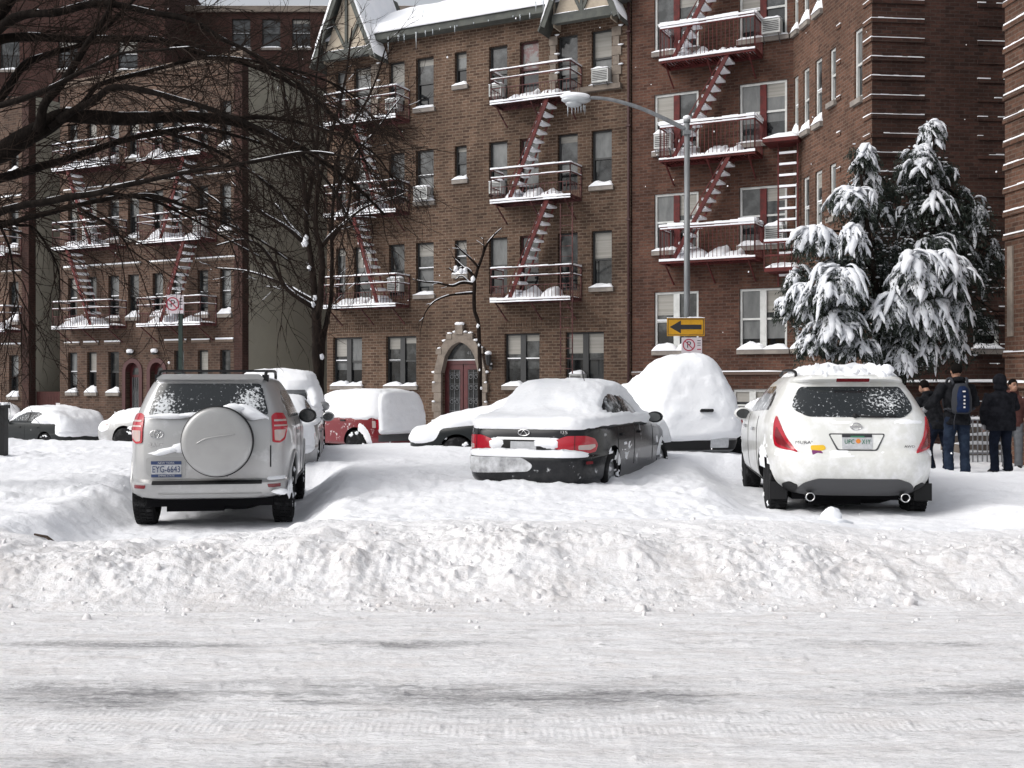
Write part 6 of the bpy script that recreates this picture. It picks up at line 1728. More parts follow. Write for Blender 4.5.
street_tree('young_tree', 480, 31.2, -.1, 'thin young tree with snowy crooked branches growing beside the arched door', [(481,440,2.4),(480,400,2.2),(480,365,2.1),(479,335,2.0),(478,322,1.9),(474,308,1.9),(474,285,1.9),(474,275,1.7)], [
    ([(474,280),(479,266),(484,252),(488,243),(495,234),(502,228)], 1.9, .5, .2), ([(483,256),(484,246),(483,238)], 1.0, .4, .1), ([(479,268),(470,258),(461,250),(455,244)], 1.4, .4, -.3),
    ([(474,278),(468,270),(461,268),(454,272),(449,268)], 1.8, .6, .2), ([(474,284),(462,283),(452,286),(438,283),(424,282),(412,279)], 1.7, .5, -.3), ([(473,293),(460,294),(447,296),(434,302),(425,313),(421,328)], 1.4, .4, -.2),
    ([(466,270),(458,262),(452,256)], 1.0, .4, .2), ([(470,284),(462,276),(455,280)], 1.0, .4, .3)], 17, 'bark_brown', [(.35, .25, .6, .010, 45, 0, .3)], -.35, [(473,279,2.4),(456,269,2.6),(461,271,2.2),(465,270,2.0),(478,326,1.8),(479,345,1.4),(480,370,1.5),(481,388,1.4)])

# ------------------------------------------------------------------ conifer bowed down by snow
def conifer():
    Y0 = 21.6; rnd = random.Random(31); c = at(884, 384, Y0); O = Vector((c.x, Y0, .15)); k = Y0/FPX
    T = empty('conifer_tree', O, 0, 'tall evergreen bowed by thick clumps of snow between the wing and the people', 'tree')
    def loc(px, py, d=0): return at(px, py, Y0+d)-O
    tr = MB(); stems = [([(890,450),(888,400),(882,340),(874,280),(866,220),(860,165)], 7, 1.2, 0), ([(896,450),(902,380),(912,310),(922,240),(930,180),(936,140)], 6, 1.0, .4), ([(892,440),(900,360),(915,300),(935,280),(960,300)], 4, 1, -.6)]
    for pp, r0, r1, d in stems:
        n = len(pp); limb_tube(tr, [loc(x, y, d*j/(n-1)) for j, (x, y) in enumerate(pp)], [(r0+(r1-r0)*j/(n-1))*k for j in range(n)], 8)
    tr.build('trunk', 'bark_brown', T)
    # boughs: (crown column, row, half width, half height, depth, branches, share of snow, where it leaves the stem)
    lobes = [
     (864,164,15,20,.0,20,.62,(864,175)), (852,206,23,20,-.3,30,.66,(866,205)), (854,250,15,24,-.7,20,.95,(868,240)), (816,250,24,22,-.2,34,.72,(868,245)),
     (835,295,28,32,-.8,44,.95,(872,285)), (808,308,22,24,-.4,30,.75,(872,295)), (788,314,14,14,-.1,16,.7,(870,300)), (838,336,30,24,-.7,38,.75,(876,330)), (816,352,20,14,-.4,20,.55,(878,345)), (856,358,22,16,-.6,24,.55,(880,350)), (795,285,14,18,.1,14,.55,(868,280)),
     (932,140,13,18,.4,16,.72,(934,150)), (919,170,19,24,.2,28,.72,(931,175)), (944,178,14,20,.6,14,.4,(930,180)), (932,214,28,26,.3,34,.42,(926,210)), (908,228,14,22,.5,12,.4,(922,225)),
     (915,284,30,32,-.8,48,1.0,(918,262)), (948,282,26,30,-.7,38,.95,(932,262)), (889,322,20,28,-.8,28,.95,(908,300)), (922,328,26,28,-.7,34,.9,(915,300)), (960,318,14,28,-.5,16,.6,(950,285)),
     (901,366,12,20,-.5,12,.75,(905,345)), (927,356,11,24,-.5,12,.7,(918,325)), (953,350,10,30,-.3,14,.9,(948,315)), (880,352,14,18,.0,12,.4,(888,340)),
     (867,188,15,20,.3,14,.35,(866,195)), (862,226,17,20,.3,16,.4,(867,230)), (842,272,22,18,-.3,18,.55,(870,268)), (905,256,14,16,.2,14,.35,(922,245)), (930,250,22,16,.1,16,.35,(924,240)), (830,318,26,18,-.3,18,.5,(874,310)), (905,345,20,18,-.3,16,.5,(908,325)), (940,320,22,24,-.4,18,.6,(925,300)), (922,192,22,20,.6,18,.3,(930,190)), (958,215,20,30,.7,20,.15,(930,200)), (874,262,18,26,.3,20,.25,(872,255)), (948,250,26,24,.5,24,.15,(930,235)), (962,280,22,30,.5,22,.12,(940,265)), (900,300,16,24,.4,16,.2,(905,290)), (872,320,18,24,.2,18,.3,(878,315)), (885,195,12,22,.8,12,.1,(870,190)), (905,180,12,18,.7,10,.2,(928,180)),
     (973,236,24,40,.6,30,.14,(930,225)), (990,275,16,36,.6,20,.12,(945,260)), (975,330,20,26,.4,14,.10,(950,300)), (886,226,14,44,.9,20,.10,(876,230)), (884,300,14,44,.7,20,.10,(880,300)),
    ]
    lf = MB(); sn = MB(); br = MB(); sid = 0
    for (px, py, rx, rz, dep, cnt, snow, src) in lobes:
        s0 = loc(src[0], src[1], dep*.3); rxm = rx*k*1.12; rzm = rz*k; top = loc(px, py-rz*.62, dep); 
        br.tube(catmull([s0, s0.lerp(top, .55)+Vector((0, 0, .18)), top], 4), [.026]*8+[.014], 5)
        for i in range(int(cnt*1.3)):
            # every bough arches out of the crown of its lobe and bends to the ground under the load
            a = rnd.uniform(0, 6.283); reach = rxm*math.sqrt(rnd.uniform(.12, 1.0)); hz = Vector((math.cos(a), math.sin(a)*.8-.15, 0)); hz.normalize()
            p0 = top+Vector((rnd.uniform(-.3, .3)*rxm, rnd.uniform(-.3, .3)*rxm, rnd.uniform(-.4, .35)*rzm)); fall = rzm*rnd.uniform(.55, 1.5)*(reach/rxm*.7+.3)
            n = 7; P = [p0+hz*reach*(f**.85)+Vector((rnd.uniform(-.02, .02), rnd.uniform(-.02, .02), .10*math.sin(f*2.4)-fall*f**1.9)) for f in [j/(n-1) for j in range(n)]]
            side = hz.cross(Vector((0, 0, 1))).normalized(); has = rnd.random() < snow
            for j in range(60):
                f = rnd.random()**.8; kk = min(int(f*(n-1)), n-2); p = P[kk].lerp(P[kk+1], f*(n-1)-kk); w = .17*(1-.5*abs(f-.5))
                sd = rnd.uniform(-1, 1); p = p+side*sd*w+Vector((rnd.uniform(-.05, .05), rnd.uniform(-.05, .05), -abs(sd)*w*.5-rnd.uniform(.0, .13)))
                d = (side*sd*.9+(P[kk+1]-P[kk]).normalized()*.8+Vector((0, 0, -.7*rnd.random()-.15))).normalized(); ln = rnd.uniform(.05, .10)
                nv = Vector((rnd.uniform(-1, 1), rnd.uniform(-1, 1), rnd.uniform(-1, 1))); wv = d.cross(nv).normalized()*rnd.uniform(.007, .014)
                lf.add([p-wv*.6, p+d*ln*.5-wv, p+d*ln, p+d*ln*.5+wv], [(0, 1, 2, 3)])
            if has:
                def load(Q, r0, seed):
                    m = len(Q); vs = []; ns = 7
                    for j, p in enumerate(Q):
                        t = (Q[min(j+1, m-1)]-Q[max(j-1, 0)]).normalized(); up = side.cross(t); up = up if up.z > 0 else -up
                        r = r0*(.25+1.0*math.sin(math.pi*min(1, (j+.35)/(m-.2)))**.6)*(1+.42*mnoise.noise(p*9+Vector((seed, 0, 0)))); 
                        if j in (0, m-1): r *= .25
                        for q in range(ns):
                            an = 2*math.pi*q/ns; c, s_ = math.cos(an), math.sin(an); e = 1+.35*mnoise.noise(p*16+Vector((q*1.7, seed, 0)))
                            vs.append(p+side*c*r*1.15*e+up*(s_*r*(.62 if s_ > 0 else .25)*e+.012))
                    fs = [(j*ns+q, j*ns+(q+1) % ns, (j+1)*ns+(q+1) % ns, (j+1)*ns+q) for j in range(m-1) for q in range(ns)]+[tuple(range(ns-1, -1, -1)), tuple((m-1)*ns+q for q in range(ns))]
                    sn.add(vs, fs, 0, None, True)
                sid += 1; lo = rnd.choice((0, 0, 1)); hi = rnd.choice((n, n, n-1, n-2)); Q = [P[j].lerp(P[j+1], h) for j in range(lo, hi-1) for h in (0, .5)]+[P[hi-1]]
                load(Q, rnd.uniform(.036, .072)*(1 if snow > .5 else .7), sid)
                for q in range(3):   # side sprays with their own load
                    kk = rnd.randrange(1, n-2); b0 = P[kk]; sd = rnd.choice((-1, 1)); L = rnd.uniform(.10, .22)
                    load([b0+side*sd*L*f+(P[kk+1]-P[kk]).normalized()*L*.7*f+Vector((0, 0, -.16*f*f)) for f in (0, .25, .5, .75, 1)], rnd.uniform(.025, .045), sid+q*.3)
            elif rnd.random() < .6:
                sid += 1; p = P[rnd.randrange(1, n)]; r = rnd.uniform(.015, .035); sn.blob(p+Vector((0, 0, .02)), (r*1.5, r*1.3, r*.6), sid, 1, .6)
    # bare thin shoots on the dark right-hand side
    for pp in ([(930,245),(965,255),(990,275),(1003,290)], [(935,270),(965,290),(985,305),(1002,315)], [(930,215),(960,235),(985,250)], [(945,290),(975,320),(1000,345)], [(930,190),(965,200),(985,215)]):
        limb_tube(br, [loc(x, y, .3+.1*j) for j, (x, y) in enumerate(pp)], [.022, .016, .011, .006][:len(pp)], 5)
    twl = [(catmull([loc(x, y, .3) for x, y in pp], 4), None) for pp in ([(930,245),(965,255),(1000,290)], [(935,270),(965,290),(1000,315)], [(945,290),(975,320),(1000,345)], [(930,215),(960,235),(990,255)])]
    twig_system(br, rnd, twl, [(.12, .25, .6, .006, 45, .06, .2), (.1, .12, .25, .004, 45, .05, .2)])
    # loose inner foliage closing the gaps between the loaded boughs
    for (px, py, rx, rz, dep, cnt) in ((856,210,18,34,.4,500), (846,265,36,34,.3,1500), (838,325,46,34,.3,2200), (884,290,22,60,.5,1500), (925,190,26,44,.6,1100), (932,245,34,34,.6,1400), (922,310,44,44,.3,2400), (968,270,28,56,.7,1500), (905,356,34,22,.2,1000), (962,330,24,36,.4,800)):
        for i in range(int(cnt*1.25)):
            a = rnd.uniform(0, 6.283); r_ = math.sqrt(rnd.random()); p = loc(px+rx*r_*math.cos(a), py+rz*r_*math.sin(a), dep+rnd.uniform(-.5, .5))
            d = Vector((rnd.uniform(-1, 1), rnd.uniform(-1, 1), rnd.uniform(-1, .3))).normalized(); ln = rnd.uniform(.06, .13); nv = Vector((rnd.uniform(-1, 1), rnd.uniform(-1, 1), rnd.uniform(-1, 1))); wv = d.cross(nv).normalized()*rnd.uniform(.008, .017)
            lf.add([p-wv*.6, p+d*ln*.5-wv, p+d*ln, p+d*ln*.5+wv], [(0, 1, 2, 3)])
            if rnd.random() < (.10 if px < 950 else .03): sn.blob(p+Vector((0, 0, .03)), (rnd.uniform(.02, .05), rnd.uniform(.02, .05), rnd.uniform(.012, .022)), i*.37, 1, .6)
    br.build('branches', 'bark_brown', T); lf.build('foliage', 'needle', T); sn.build('snow', 'snow_tree', T)
conifer()
# ================================================================== street lamp, signs, post, fence, debris
def street_lamp():
    Y = 27.0; b = at(687, 384, Y); zb = .15; O = Vector((b.x, Y, zb)); T = empty('street_lamp', O, 0, 'tall grey street lamp with curved arm and icicles under its snowy head', 'street lamp')
    def loc(x, y, d=0): return at(x, y, Y+d)-O
    p = MB(); top = loc(687, 122); p.tube([(0, 0, 0), (0, 0, .35)], [.17, .14], 16); p.tube([(0, 0, .35), (0, 0, top.z)], [.082, .066], 14); p.lathe([(top.z-.02, .085), (top.z+.06, .085), (top.z+.10, .04)], 14, None, 0, True, 'z')
    p.box((-.09, -.09, top.z-.32), (.09, .09, top.z-.22)); p.build('pole', 'pole_grey', T)
    a = MB(); cp = catmull([loc(687, 130), loc(665, 119), loc(640, 108), loc(615, 100.5), loc(598, 98), loc(588, 98)], 6); a.tube(cp, [.055-.018*i/(len(cp)-1) for i in range(len(cp))], 10); A = a.build('arm', 'pole_grey', T)
    h = MB(); c = loc(576, 100); h.blob(c, (.36, .17, .10), 2, 3, .03, 0, None, .5); h.blob(c+Vector((-.06, 0, -.09)), (.20, .13, .09), 5, 3, .02, 0, None, .5); h.tube([loc(588, 98), c+Vector((.2, 0, .02))], .06, 8); H = h.build('lamp_head', 'lamp_grey', T)
    s = MB(); s.blob(c+Vector((-.02, 0, .085)), (.37, .16, .10), 3, 3, .12); s.blob(loc(687, 122)+Vector((0, 0, .1)), (.10, .10, .07), 4, 2, .2); s.build('snow_cap', 'snow', H)
    i = MB(); rnd = random.Random(2)
    for q in (-.20, -.15, -.10, -.02, .05, .12, .18, .22):
        L = rnd.uniform(.08, .30); r = c+Vector((q, rnd.uniform(-.05, .02), -.12)); i.tube([r, r-Vector((0, 0, L*.5)), r-Vector((0, 0, L))], [.016, .010, .002], 5)
    i.build('icicles', 'ice', H)
street_lamp()

def panel_sign(name, px0, px1, py0, py1, Y, mats, draw, label, cat, depth=.012):
    a = at(px0, py1, Y); b = at(px1, py0, Y); w = b.x-a.x; h = b.z-a.z
    T = empty(name, ((a.x+b.x)/2, Y, a.z), 0, label, cat); m = MB(); m.box((-w/2, 0, 0), (w/2, depth, h)); P = m.build('panel', mats, T); draw(T, P, w, h); return T, w, h
def ring(mb, cx, cz, r0, r1, y, m=0, n=28):
    for k in range(n):
        a, b = 2*math.pi*k/n, 2*math.pi*(k+1)/n
        mb.quad((cx+r0*math.cos(a), y, cz+r0*math.sin(a)), (cx+r1*math.cos(a), y, cz+r1*math.sin(a)), (cx+r1*math.cos(b), y, cz+r1*math.sin(b)), (cx+r0*math.cos(b), y, cz+r0*math.sin(b)), m)
def arrow(T, P, w, h):
    f = MB(); e = .02; y = -.002
    for lo, hi in (((e, e), (w-e, e+.014)), ((e, h-e-.014), (w-e, h-e)), ((e, e+.014), (e+.014, h-e-.014)), ((w-e-.014, e+.014), (w-e, h-e-.014))): f.box((lo[0]-w/2, y, lo[1]), (hi[0]-w/2, -.0005, hi[1]))
    q = [(.07, .5), (.37, .86), (.345, .63), (.92, .63), (.92, .37), (.345, .37), (.37, .14)]
    pts = [((a-.5)*w, b*h) for a, b in q]
    f.prism([pts[0], pts[6], pts[1]], y, -.0005); f.prism([((.34-.5)*w, .63*h), ((.34-.5)*w, .37*h), ((.92-.5)*w, .37*h), ((.92-.5)*w, .63*h)], y-.0006, -.0005); f.build('arrow', 'sign_ink', P)
    s = MB(); snow_heap(s, -w/2+w*.52, w/2, -.01, .02, h+.001, .045, 3, .6, 10); snow_heap(s, -w/2, w*.0, -.005, .018, h+.001, .012, 6, .6, 8); s.build('snow_cap', 'snow', P)
panel_sign('arrow_sign', 667, 704.5, 318, 336, 26.85, ['sign_yellow'], arrow, 'yellow sign with a black arrow pointing left on the lamp pole', 'traffic sign')
def nopark(T, P, w, h):
    f = MB(); cx = -w*.14; cz = h*.52; r = min(w, h)*.40
    ring(f, cx, cz, r*.82, r, -.003, 0); a = Vector((cx-r*.62, -.0035, cz+r*.62)); b = Vector((cx+r*.62, -.0035, cz-r*.62)); f.bar(a, b, r*.16, .001, 0, (0, 1, 0))
    f.box((w*.26, -.003, h*.20), (w*.45, -.0005, h*.27))
    for z in (.78, .62, .48): f.box((w*.27, -.002, h*z), (w*.44, -.0005, h*z+h*.045), 1)
    f.build('ring_mark', ['sign_red', 'sign_ink'], P)
    text_mesh('letter', 'P', r*1.5, Matrix.Translation((cx, -.0022, cz)) @ Matrix.Rotation(R(90), 4, 'X'), 'sign_ink', P, None, .0006)
panel_sign('no_parking_sign', 681.5, 702, 337.5, 353, 26.86, ['sign_white'], nopark, 'small white no parking sign under the yellow arrow sign', 'parking sign')
T, w, h = panel_sign('no_parking_sign', 166.5, 183.5, 295, 313.5, 20.0, ['sign_white'], nopark, 'white no parking sign on a green post behind the off roader', 'parking sign')
def post():
    m = MB(); q = at(180.5, 300, 20.03); z = T.location.z; m.box((q.x-T.location.x-.035, .0125, -z+.2), (q.x-T.location.x+.035, .06, h-.01)); m.build('post', 'pole_green', T)
post()
def black_post():
    p = at(1.5, 405, 20); b = empty('black_post', (p.x, 20, .2), 0, 'short black square post standing in snow at the left edge', 'post'); m = MB(); H = p.z-.2
    m.box((-.085, -.085, 0), (.085, .085, H-.06)); m.box((-.11, -.11, H-.06), (.11, .11, H)); m.build('shaft', 'trim_black', b); s = MB(); snow_heap(s, -.1, .1, -.1, .1, H+.001, .06, 2, .8); s.build('snow_cap', 'snow', b)
black_post()
def fence():
    a = at(968, 384, 21.0); T = empty('metal_fence', (a.x, 21.0, .1), R(4), 'low pale iron fence with snow on its rail between the standing people', 'fence'); m = MB(); s = MB(); W = .95
    for z in (.18, .82): m.bar((0, 0, z), (W, 0, z), .03, .03)
    for i in range(11): m.bar((W*i/10, 0, 0), (W*i/10, 0, .9), .02, .02)
    m.build('rail', 'iron_pale', T)
    for i in range(20): s.bar((W*i/20, 0, .85), (W*(i+1)/20, 0, .85), .04, .04+.02*random.random())
    s.build('snow_cap', 'snow', T)
fence()
def steps():
    a = at(985, 384, 23.0); T = empty('entrance_steps', (a.x, 22.6, .0), R(4), 'snow covered entrance steps behind the people in the courtyard', 'steps'); m = MB(); s = MB()
    for k in range(4): m.box((-.55, k*.3, 0), (.55, (k+1)*.3, .17*(k+1))); snow_heap(s, -.55, .55, k*.3, (k+1)*.3-.005, .17*(k+1)+.001, .09, k*2.1, .6)
    m.build('treads', 'stone', T); s.build('snow_cover', 'snow', T)
steps()
def lump():
    p = at(831, 519, 10.9); z = gz(p.x, 10.9); m = MB(); m.blob((0, 0, .06), (.105, .10, .10), 5, 4, .22, 0, None, 1.4); m.blob((.01, 0, .0), (.17, .14, .06), 9, 3, .4)
    o = m.build('snowball', 'snow'); o.location = (p.x, 10.9, z-.01); tag(o, 'rounded ball of snow sitting on the ploughed bank behind the white crossover', 'snowball')
lump()
def twigs():
    for (a, b, lab) in (((34, 528), (62, 531), 'brown fallen branch piece lying on snow, left of the two'), ((93, 526), (108, 521), 'short dark twig on snow nearest the off roader')):
        Y = 10.6; P = []
        for px, py in (a, b): 
            q = at(px, py, Y); P.append(Vector((q.x, Y, gz(q.x, Y)+.015)))
        c = (P[0]+P[1])/2; m = MB(); d = (P[1]-P[0])
        m.tube([-d*.5, -d*.1+Vector((0, .03, .02)), d*.5], [.010, .016, .007], 6); m.tube([-d*.1+Vector((0, .02, .015)), d*.15+Vector((0, -.06, .03))], [.009, .004], 5)
        o = m.build('fallen_twig', 'twig_brown'); o.location = c; tag(o, lab, 'twig')
twigs()

# ================================================================== people
def remesh(mb, vox, mats, name, parent, fold=0.0, seed=0, smooth=3, ff=7.0):
    o = mb.build('tmp_person', mats); md = o.modifiers.new('r', 'REMESH'); md.mode = 'VOXEL'; md.voxel_size = vox
    dg = bpy.context.evaluated_depsgraph_get(); dg.update(); me = bpy.data.meshes.new_from_object(o.evaluated_get(dg)); bpy.data.objects.remove(o)
    bm = bmesh.new(); bm.from_mesh(me)
    for _ in range(smooth): bmesh.ops.smooth_vert(bm, verts=bm.verts, factor=.5, use_axis_x=True, use_axis_y=True, use_axis_z=True)
    if fold:
        bm.normal_update()
        for v in bm.verts:
            p = v.co; n = mnoise.noise(Vector((p.x*ff, p.y*ff, p.z*ff*1.6))+Vector((seed, 0, 0)))+.5*mnoise.noise(Vector((p.x*ff*2.3, p.y*ff*2.3, p.z*ff*2.8+seed))); v.co = p+v.normal*fold*n
    bm.to_mesh(me); bm.free(); me.polygons.foreach_set('use_smooth', [True]*len(me.polygons)); return link(name, me, parent)
def eloft(mb, secs, n=20, m=0):
    """stack of ellipses (centre, rx, ry)"""
    vs = [Vector(c)+Vector((rx*math.cos(2*math.pi*k/n), ry*math.sin(2*math.pi*k/n), 0)) for c, rx, ry in secs for k in range(n)]
    fs = [(i*n+k, i*n+(k+1) % n, (i+1)*n+(k+1) % n, (i+1)*n+k) for i in range(len(secs)-1) for k in range(n)]+[tuple(range(n-1, -1, -1)), tuple((len(secs)-1)*n+k for k in range(n))]
    mb.add(vs, fs, m, None, True)
def hand(mb, w, d, side):
    """palm and five bent fingers continuing from wrist w in direction d"""
    d = Vector(d).normalized(); s = d.cross(Vector((0, 1, 0))); s = s.normalized() if s.length > .1 else Vector((1, 0, 0)); nrm = s.cross(d)
    mb.tube([w, w+d*.045, w+d*.085], [.026, .036, .034], 8)
    for i, (o, L) in enumerate(((-.027, .062), (-.009, .075), (.010, .070), (.028, .055))):
        b = w+d*.08+s*o; mb.tube([b-d*.02, b+d*L*.45, b+d*L*.8+nrm*.014*side, b+d*L*.95+nrm*.032*side], [.0095, .009, .0085, .006], 6)
    b = w+d*.03-s*.03*side; mb.tube([b, b-s*.025*side+d*.025, b-s*.022*side+d*.055], [.011, .010, .007], 6)

def person(px, Y, zb, deg, label, H, coat, trouser, lean=0.0, elbows=None, wrists=None, hood=False, hairm='hair', stance=.10, turn=0.0, belly=1.0, step=0.0, coatlen=.84, glove=None, face=True, coat_w=1.0):
    p = at(px, 384, Y); T = empty('person', (p.x, Y, zb), R(deg), label, 'person'); S = Matrix.Diagonal((H/1.75,)*3+(1,))
    ln = Vector((0, lean, 0)); V = Vector
    hips = [V((-.09, 0, .92)), V((.09, 0, .92))]; kn = [V((-stance-.005, .03+step, .50)), V((stance+.005, .03-step, .50))]; an = [V((-stance-.01, -.02+step*.6, .09)), V((stance+.01, -.02-step*.6, .09))]
    ch = V((0, 0, 1.30))+ln*.7; nk = V((0, 0, 1.50))+ln; hd = V((0, .02, 1.635))+ln*1.25
    sh = [V((-.185, 0, 1.42))+ln*.9, V((.185, 0, 1.42))+ln*.9]
    el = elbows or [V((-.27, .0, 1.13)), V((.27, .0, 1.13))]; wr = wrists or [V((-.27, .10, .89)), V((.27, .10, .89))]
    hand_d = [(wr[i]-el[i]).normalized() for i in (0, 1)]
    b = MB()
    eloft(b, [((0, 0, .86), .11, .08), ((0, 0, .95), .13, .09), (V((0, 0, 1.1))+ln*.3, .11, .08), (ch, .13, .085), (sh[0]*.5+sh[1]*.5+V((0, 0, -.03)), .13, .065), (nk, .055, .055)])
    for i in (0, 1):
        b.tube([hips[i], kn[i], an[i]], [.085, .058, .042], 10); b.tube([an[i]+V((0, -.04, -.04)), an[i]+V((0, .08, -.045)), an[i]+V((0, .17, -.06))], [.042, .04, .03], 8)
        b.tube([sh[i]+V((0, 0, -.03)), el[i], wr[i]], [.040, .036, .025], 9); hand(b, wr[i], hand_d[i], -1 if i else 1)
    b.tube([nk-V((0, 0, .06)), nk+V((0, 0, .06)), hd], [.062, .055, .055], 10)
    rt = Matrix.Rotation(R(turn), 4, 'Z'); hm = Matrix.Translation(hd) @ rt
    b.blob(hm @ V((0, -.01, .015)), (.075, .095, .105), 1, 3, 0); b.blob(hm @ V((0, .03, -.05)), (.058, .07, .068), 1, 3, 0); b.tube([hm @ V((0, .075, .02)), hm @ V((0, .105, -.018)), hm @ V((0, .085, -.03))], [.010, .015, .012], 6)
    for sx in (-1, 1): b.blob(hm @ V((sx*.076, -.005, -.005)), (.012, .022, .032), 1, 2, 0)
    b.blob(hm @ V((0, .088, -.062)), (.022, .008, .006), 1, 2, 0)
    bo = remesh(b, .011, ['skin'], 'body', T, 0, 0, 1); bo.data.transform(S)
    if face:
        e = MB()
        for sx in (-1, 1): e.blob(hm @ V((sx*.030, .080, .008)), (.013, .008, .007), 1, 2, 0); e.box(tuple(hm @ V((sx*.03-.018, .084, .028))), tuple(hm @ V((sx*.03+.018, .094, .034))))
        eo = e.build('eyes', 'hair', bo); eo.data.transform(S)
    c = MB(); w = coat_w
    eloft(c, [((0, 0, coatlen), .185*w*belly, .135*w), ((0, 0, .95), .19*w*belly, .14*w), (V((0, 0, 1.1))+ln*.3, .18*w*belly, .135*w), (ch, .205*w, .145*w), (sh[0]*.5+sh[1]*.5+V((0, 0, -.01)), .19*w, .115*w), (nk+V((0, 0, -.02)), .085, .085), (nk+V((0, 0, .035)), .075, .08)])
    for i in (0, 1): c.tube([sh[i]+V((0, 0, -.01)), sh[i].lerp(el[i], .5), el[i], el[i].lerp(wr[i], .6), wr[i]], [.090*w, .082*w, .076*w, .066*w, .052], 10)
    if hood: c.blob(hm @ V((0, -.03, .02)), (.115, .125, .135), 2, 3, .06); c.blob(hm @ V((0, -.04, -.09)), (.115, .115, .09), 2, 3, .05)
    else: eloft(c, [(nk+V((0, -.035, -.02)), .11, .095), (nk+V((0, -.045, .03)), .115, .085), (nk+V((0, -.05, .055)), .08, .05)])
    co = remesh(c, .013, [coat], 'coat', T, .012, px, 2); co.data.transform(S)
    if hood:
        f = MB(); f.blob(hm @ V((0, .055, 0)), (.072, .06, .092), 2, 3, 0); f.build('hood_lining', 'trim_black', co).data.transform(S) if not face else None
    tz = MB(); eloft(tz, [((0, 0, .80), .165, .12), ((0, -.005, .90), .175, .128), ((0, 0, 1.0), .165, .118)])
    for i in (0, 1): tz.tube([hips[i]+V((0, -.005, .02)), hips[i].lerp(kn[i], .5), kn[i], kn[i].lerp(an[i], .5), an[i]+V((0, 0, .02)), an[i]+V((0, 0, -.02))], [.105, .098, .080, .074, .078, .08], 12)
    to = remesh(tz, .013, [trouser], 'trousers', T, .010, px+9, 2, 9); to.data.transform(S)
    for i in (0, 1):
        s = MB(); s.tube([an[i]+V((0, -.06, -.035)), an[i]+V((0, .05, -.035)), an[i]+V((0, .14, -.045)), an[i]+V((0, .20, -.055))], [.050, .054, .050, .032], 10); s.box(tuple(an[i]+V((-.05, -.10, -.09))), tuple(an[i]+V((.05, .22, -.07)))); so = s.build('boot', 'trim_black', T); so.data.transform(S)
    if not hood:
        h = MB(); h.blob(hm @ V((0, -.022, .035)), (.085, .098, .098), 5, 3, .06, 0, None, 3); ho = h.build('hair', hairm, T); ho.data.transform(S)
    if glove:
        for i in (0, 1):
            if i in glove: g = MB(); hand(g, wr[i]+hand_d[i]*-.005, hand_d[i], -1 if i else 1); g.blob(wr[i]+hand_d[i]*.05, (.045, .045, .05), 1, 2, .1); go = g.build('glove', 'glove_grey', T); go.data.transform(S)
    return T, S
V = Vector
T1, S1 = person(957, 17.7, .12, -4, 'person in black jacket and jeans wearing a blue backpack, seen from behind', 1.80, 'coat_black', 'jeans', .02, [V((-.36, -.02, 1.18)), V((.30, .06, 1.14))], [V((-.42, .16, 1.06)), V((.24, .26, 1.10))], False, stance=.115, glove=(0,), coatlen=.80, face=False, coat_w=1.05)
def backpack():
    B = empty('backpack', T1.location, T1.rotation_euler.z, 'blue and grey backpack on the back of the person in jeans', 'backpack'); m = MB(); y = -.20
    eloft(m, [((0, y, .98), .12, .07), ((0, y-.01, 1.02), .15, .095), ((0, y-.015, 1.2), .155, .10), ((0, y-.005, 1.36), .13, .085), ((0, y+.02, 1.45), .09, .055)]); a = remesh(m, .012, ['pack_grey'], 'pack_body', B, .006, 4, 2); a.data.transform(S1)
    f = MB(); eloft(f, [((0, y-.055, 1.0), .09, .06), ((0, y-.07, 1.05), .105, .07), ((0, y-.07, 1.25), .10, .07), ((0, y-.055, 1.36), .085, .055), ((0, y-.03, 1.41), .05, .04)]); q = remesh(f, .011, ['pack_blue'], 'front_pocket', B, .006, 7, 2); q.data.transform(S1)
    s = MB()
    for k in range(4): s.box((-.012, y-.148, 1.07+k*.055), (.012, y-.138, 1.095+k*.055))
    s.box((-.02, y-.135, 1.315), (.02, y-.122, 1.335)); so = s.build('reflective_tab', 'paper_white', B); so.data.transform(S1)
    t = MB()
    for sx in (-1, 1): t.tube(catmull([V((sx*.10, y+.05, 1.43)), V((sx*.12, -.09, 1.52)), V((sx*.13, .06, 1.50)), V((sx*.14, .15, 1.33)), V((sx*.17, .10, 1.1)), V((sx*.14, y+.03, 1.02))], 4), .022, 6); t.tube([V((sx*.13, y-.01, 1.03)), V((sx*.2, y+.0, 1.06)), V((sx*.21, -.02, 1.04))], .016, 5); t.tube([V((sx*.10, y-.05, 1.0)), V((sx*.13, y-.06, .86)), V((sx*.12, y-.04, .74))], .007, 4)
    to = t.build('strap', 'pack_grey', B); to.data.transform(S1)
backpack()
person(1001, 18.0, .12, 6, 'hooded person in a black quilted coat and dark trousers, seen from behind', 1.62, 'coat_black_quilt', 'jeans_dark', .03, [V((-.30, .02, 1.12)), V((.34, .12, 1.18))], [V((-.27, .08, .88)), V((.42, .34, 1.22))], True, stance=.115, belly=1.22, coatlen=.78, glove=(0,), face=False, coat_w=1.18)
person(1012.5, 19.6, .06, 165, 'person in a rust brown jacket and grey trousers, partly hidden, facing the camera', 1.62, 'jacket_rust', 'trousers_grey', .05, hood=False, turn=20, stance=.1)
person(938.5, 18.9, .06, 22, 'person in dark coat and blue jeans leaning forward beside the white crossover', 1.60, 'coat_black', 'jeans_dark', .30, [V((-.30, .30, 1.16)), V((.26, .32, 1.12))], [V((-.30, .50, 1.05)), V((.12, .52, 1.06))], False, stance=.12, step=.10, glove=(0,), face=False)
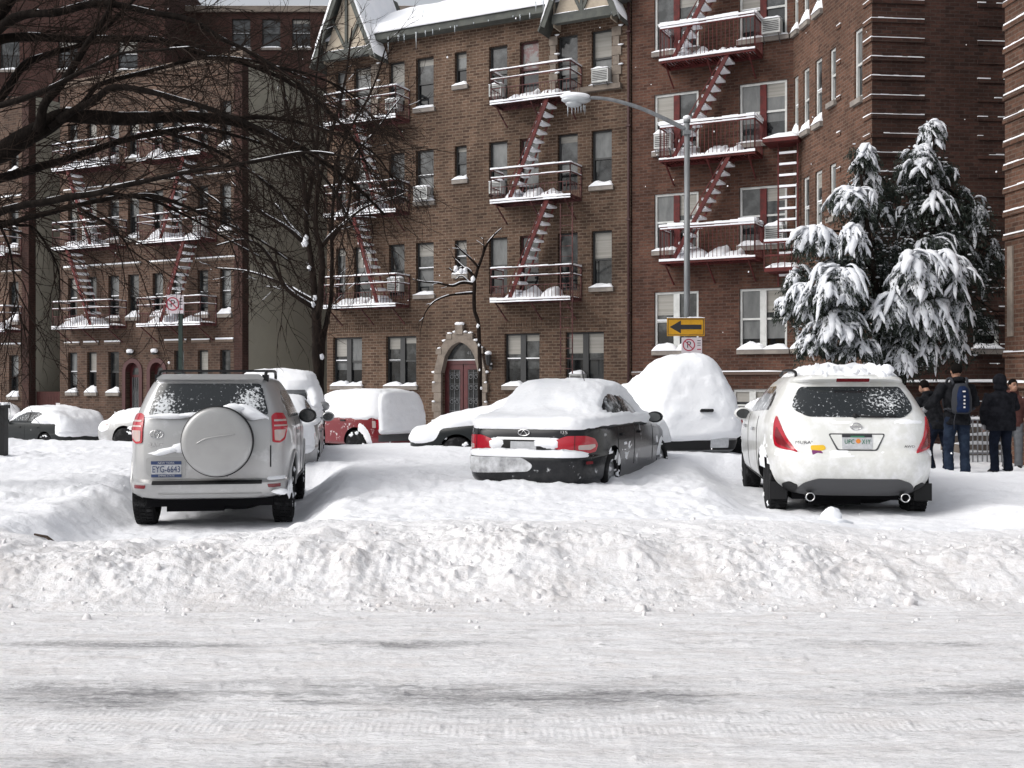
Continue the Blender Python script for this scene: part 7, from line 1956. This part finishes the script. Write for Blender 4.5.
# ================================================================== falling snow
def flakes():
    rnd = random.Random(99); m = MB()
    for k in range(80):
        y = rnd.uniform(5, 24); x = rnd.uniform(-.55, .55)*y; z = rnd.uniform(.3, 1.6+.38*y)
        r = rnd.uniform(.003, .006)*(1 if y < 12 else 1.4); m.blob((x, y, z), (r*1.2, r, r*1.5), k, 1, .5)
    o = m.build('falling_snow', 'snow_flake'); o['kind'] = 'stuff'
flakes()
# ================================================================== camera and light
cam = bpy.data.cameras.new('camera'); co = bpy.data.objects.new('camera', cam); COL.objects.link(co)
cam.sensor_fit = 'HORIZONTAL'; cam.sensor_width = 36.0; cam.lens = 36.0*FPX/1024.0
cam.clip_start = .1; cam.clip_end = 2000
co.location = (0, 0, CAMH); co.rotation_euler = (R(90), 0, 0)
SC.camera = co
w = bpy.data.worlds.new('World'); SC.world = w; w.use_nodes = True
nt = w.node_tree; bg = nt.nodes['Background']
sky = nt.nodes.new('ShaderNodeTexSky'); sky.sky_type = 'NISHITA'; sky.sun_disc = False
SUN_EL, SUN_AZ = 40, -112          # azimuth measured from +Y towards +X
sky.sun_elevation = R(SUN_EL); sky.sun_rotation = R(SUN_AZ)
sky.air_density = 1.0; sky.dust_density = 4.0; sky.ozone_density = 1.0
hs = nt.nodes.new('ShaderNodeHueSaturation'); hs.inputs['Saturation'].default_value = .22
nt.links.new(sky.outputs[0], hs.inputs['Color']); nt.links.new(hs.outputs[0], bg.inputs['Color'])
bg.inputs['Strength'].default_value = .15
sl = bpy.data.lights.new('sun', 'SUN'); sl.energy = .95; sl.angle = R(45); sl.color = (1, .97, .93)
so = bpy.data.objects.new('sun', sl); COL.objects.link(so)
d = Vector((math.sin(R(SUN_AZ))*math.cos(R(SUN_EL)), math.cos(R(SUN_AZ))*math.cos(R(SUN_EL)), math.sin(R(SUN_EL))))
so.rotation_euler = d.to_track_quat('Z', 'Y').to_euler()
so.location = (-20, -5, 30)
SC.view_settings.view_transform = 'Standard'; SC.view_settings.look = 'None'
SC.view_settings.exposure = 0.24; SC.view_settings.gamma = 1.0; SC.view_settings.use_curve_mapping = False
SC.cycles.use_denoising = True
SC.cycles.max_bounces = 6
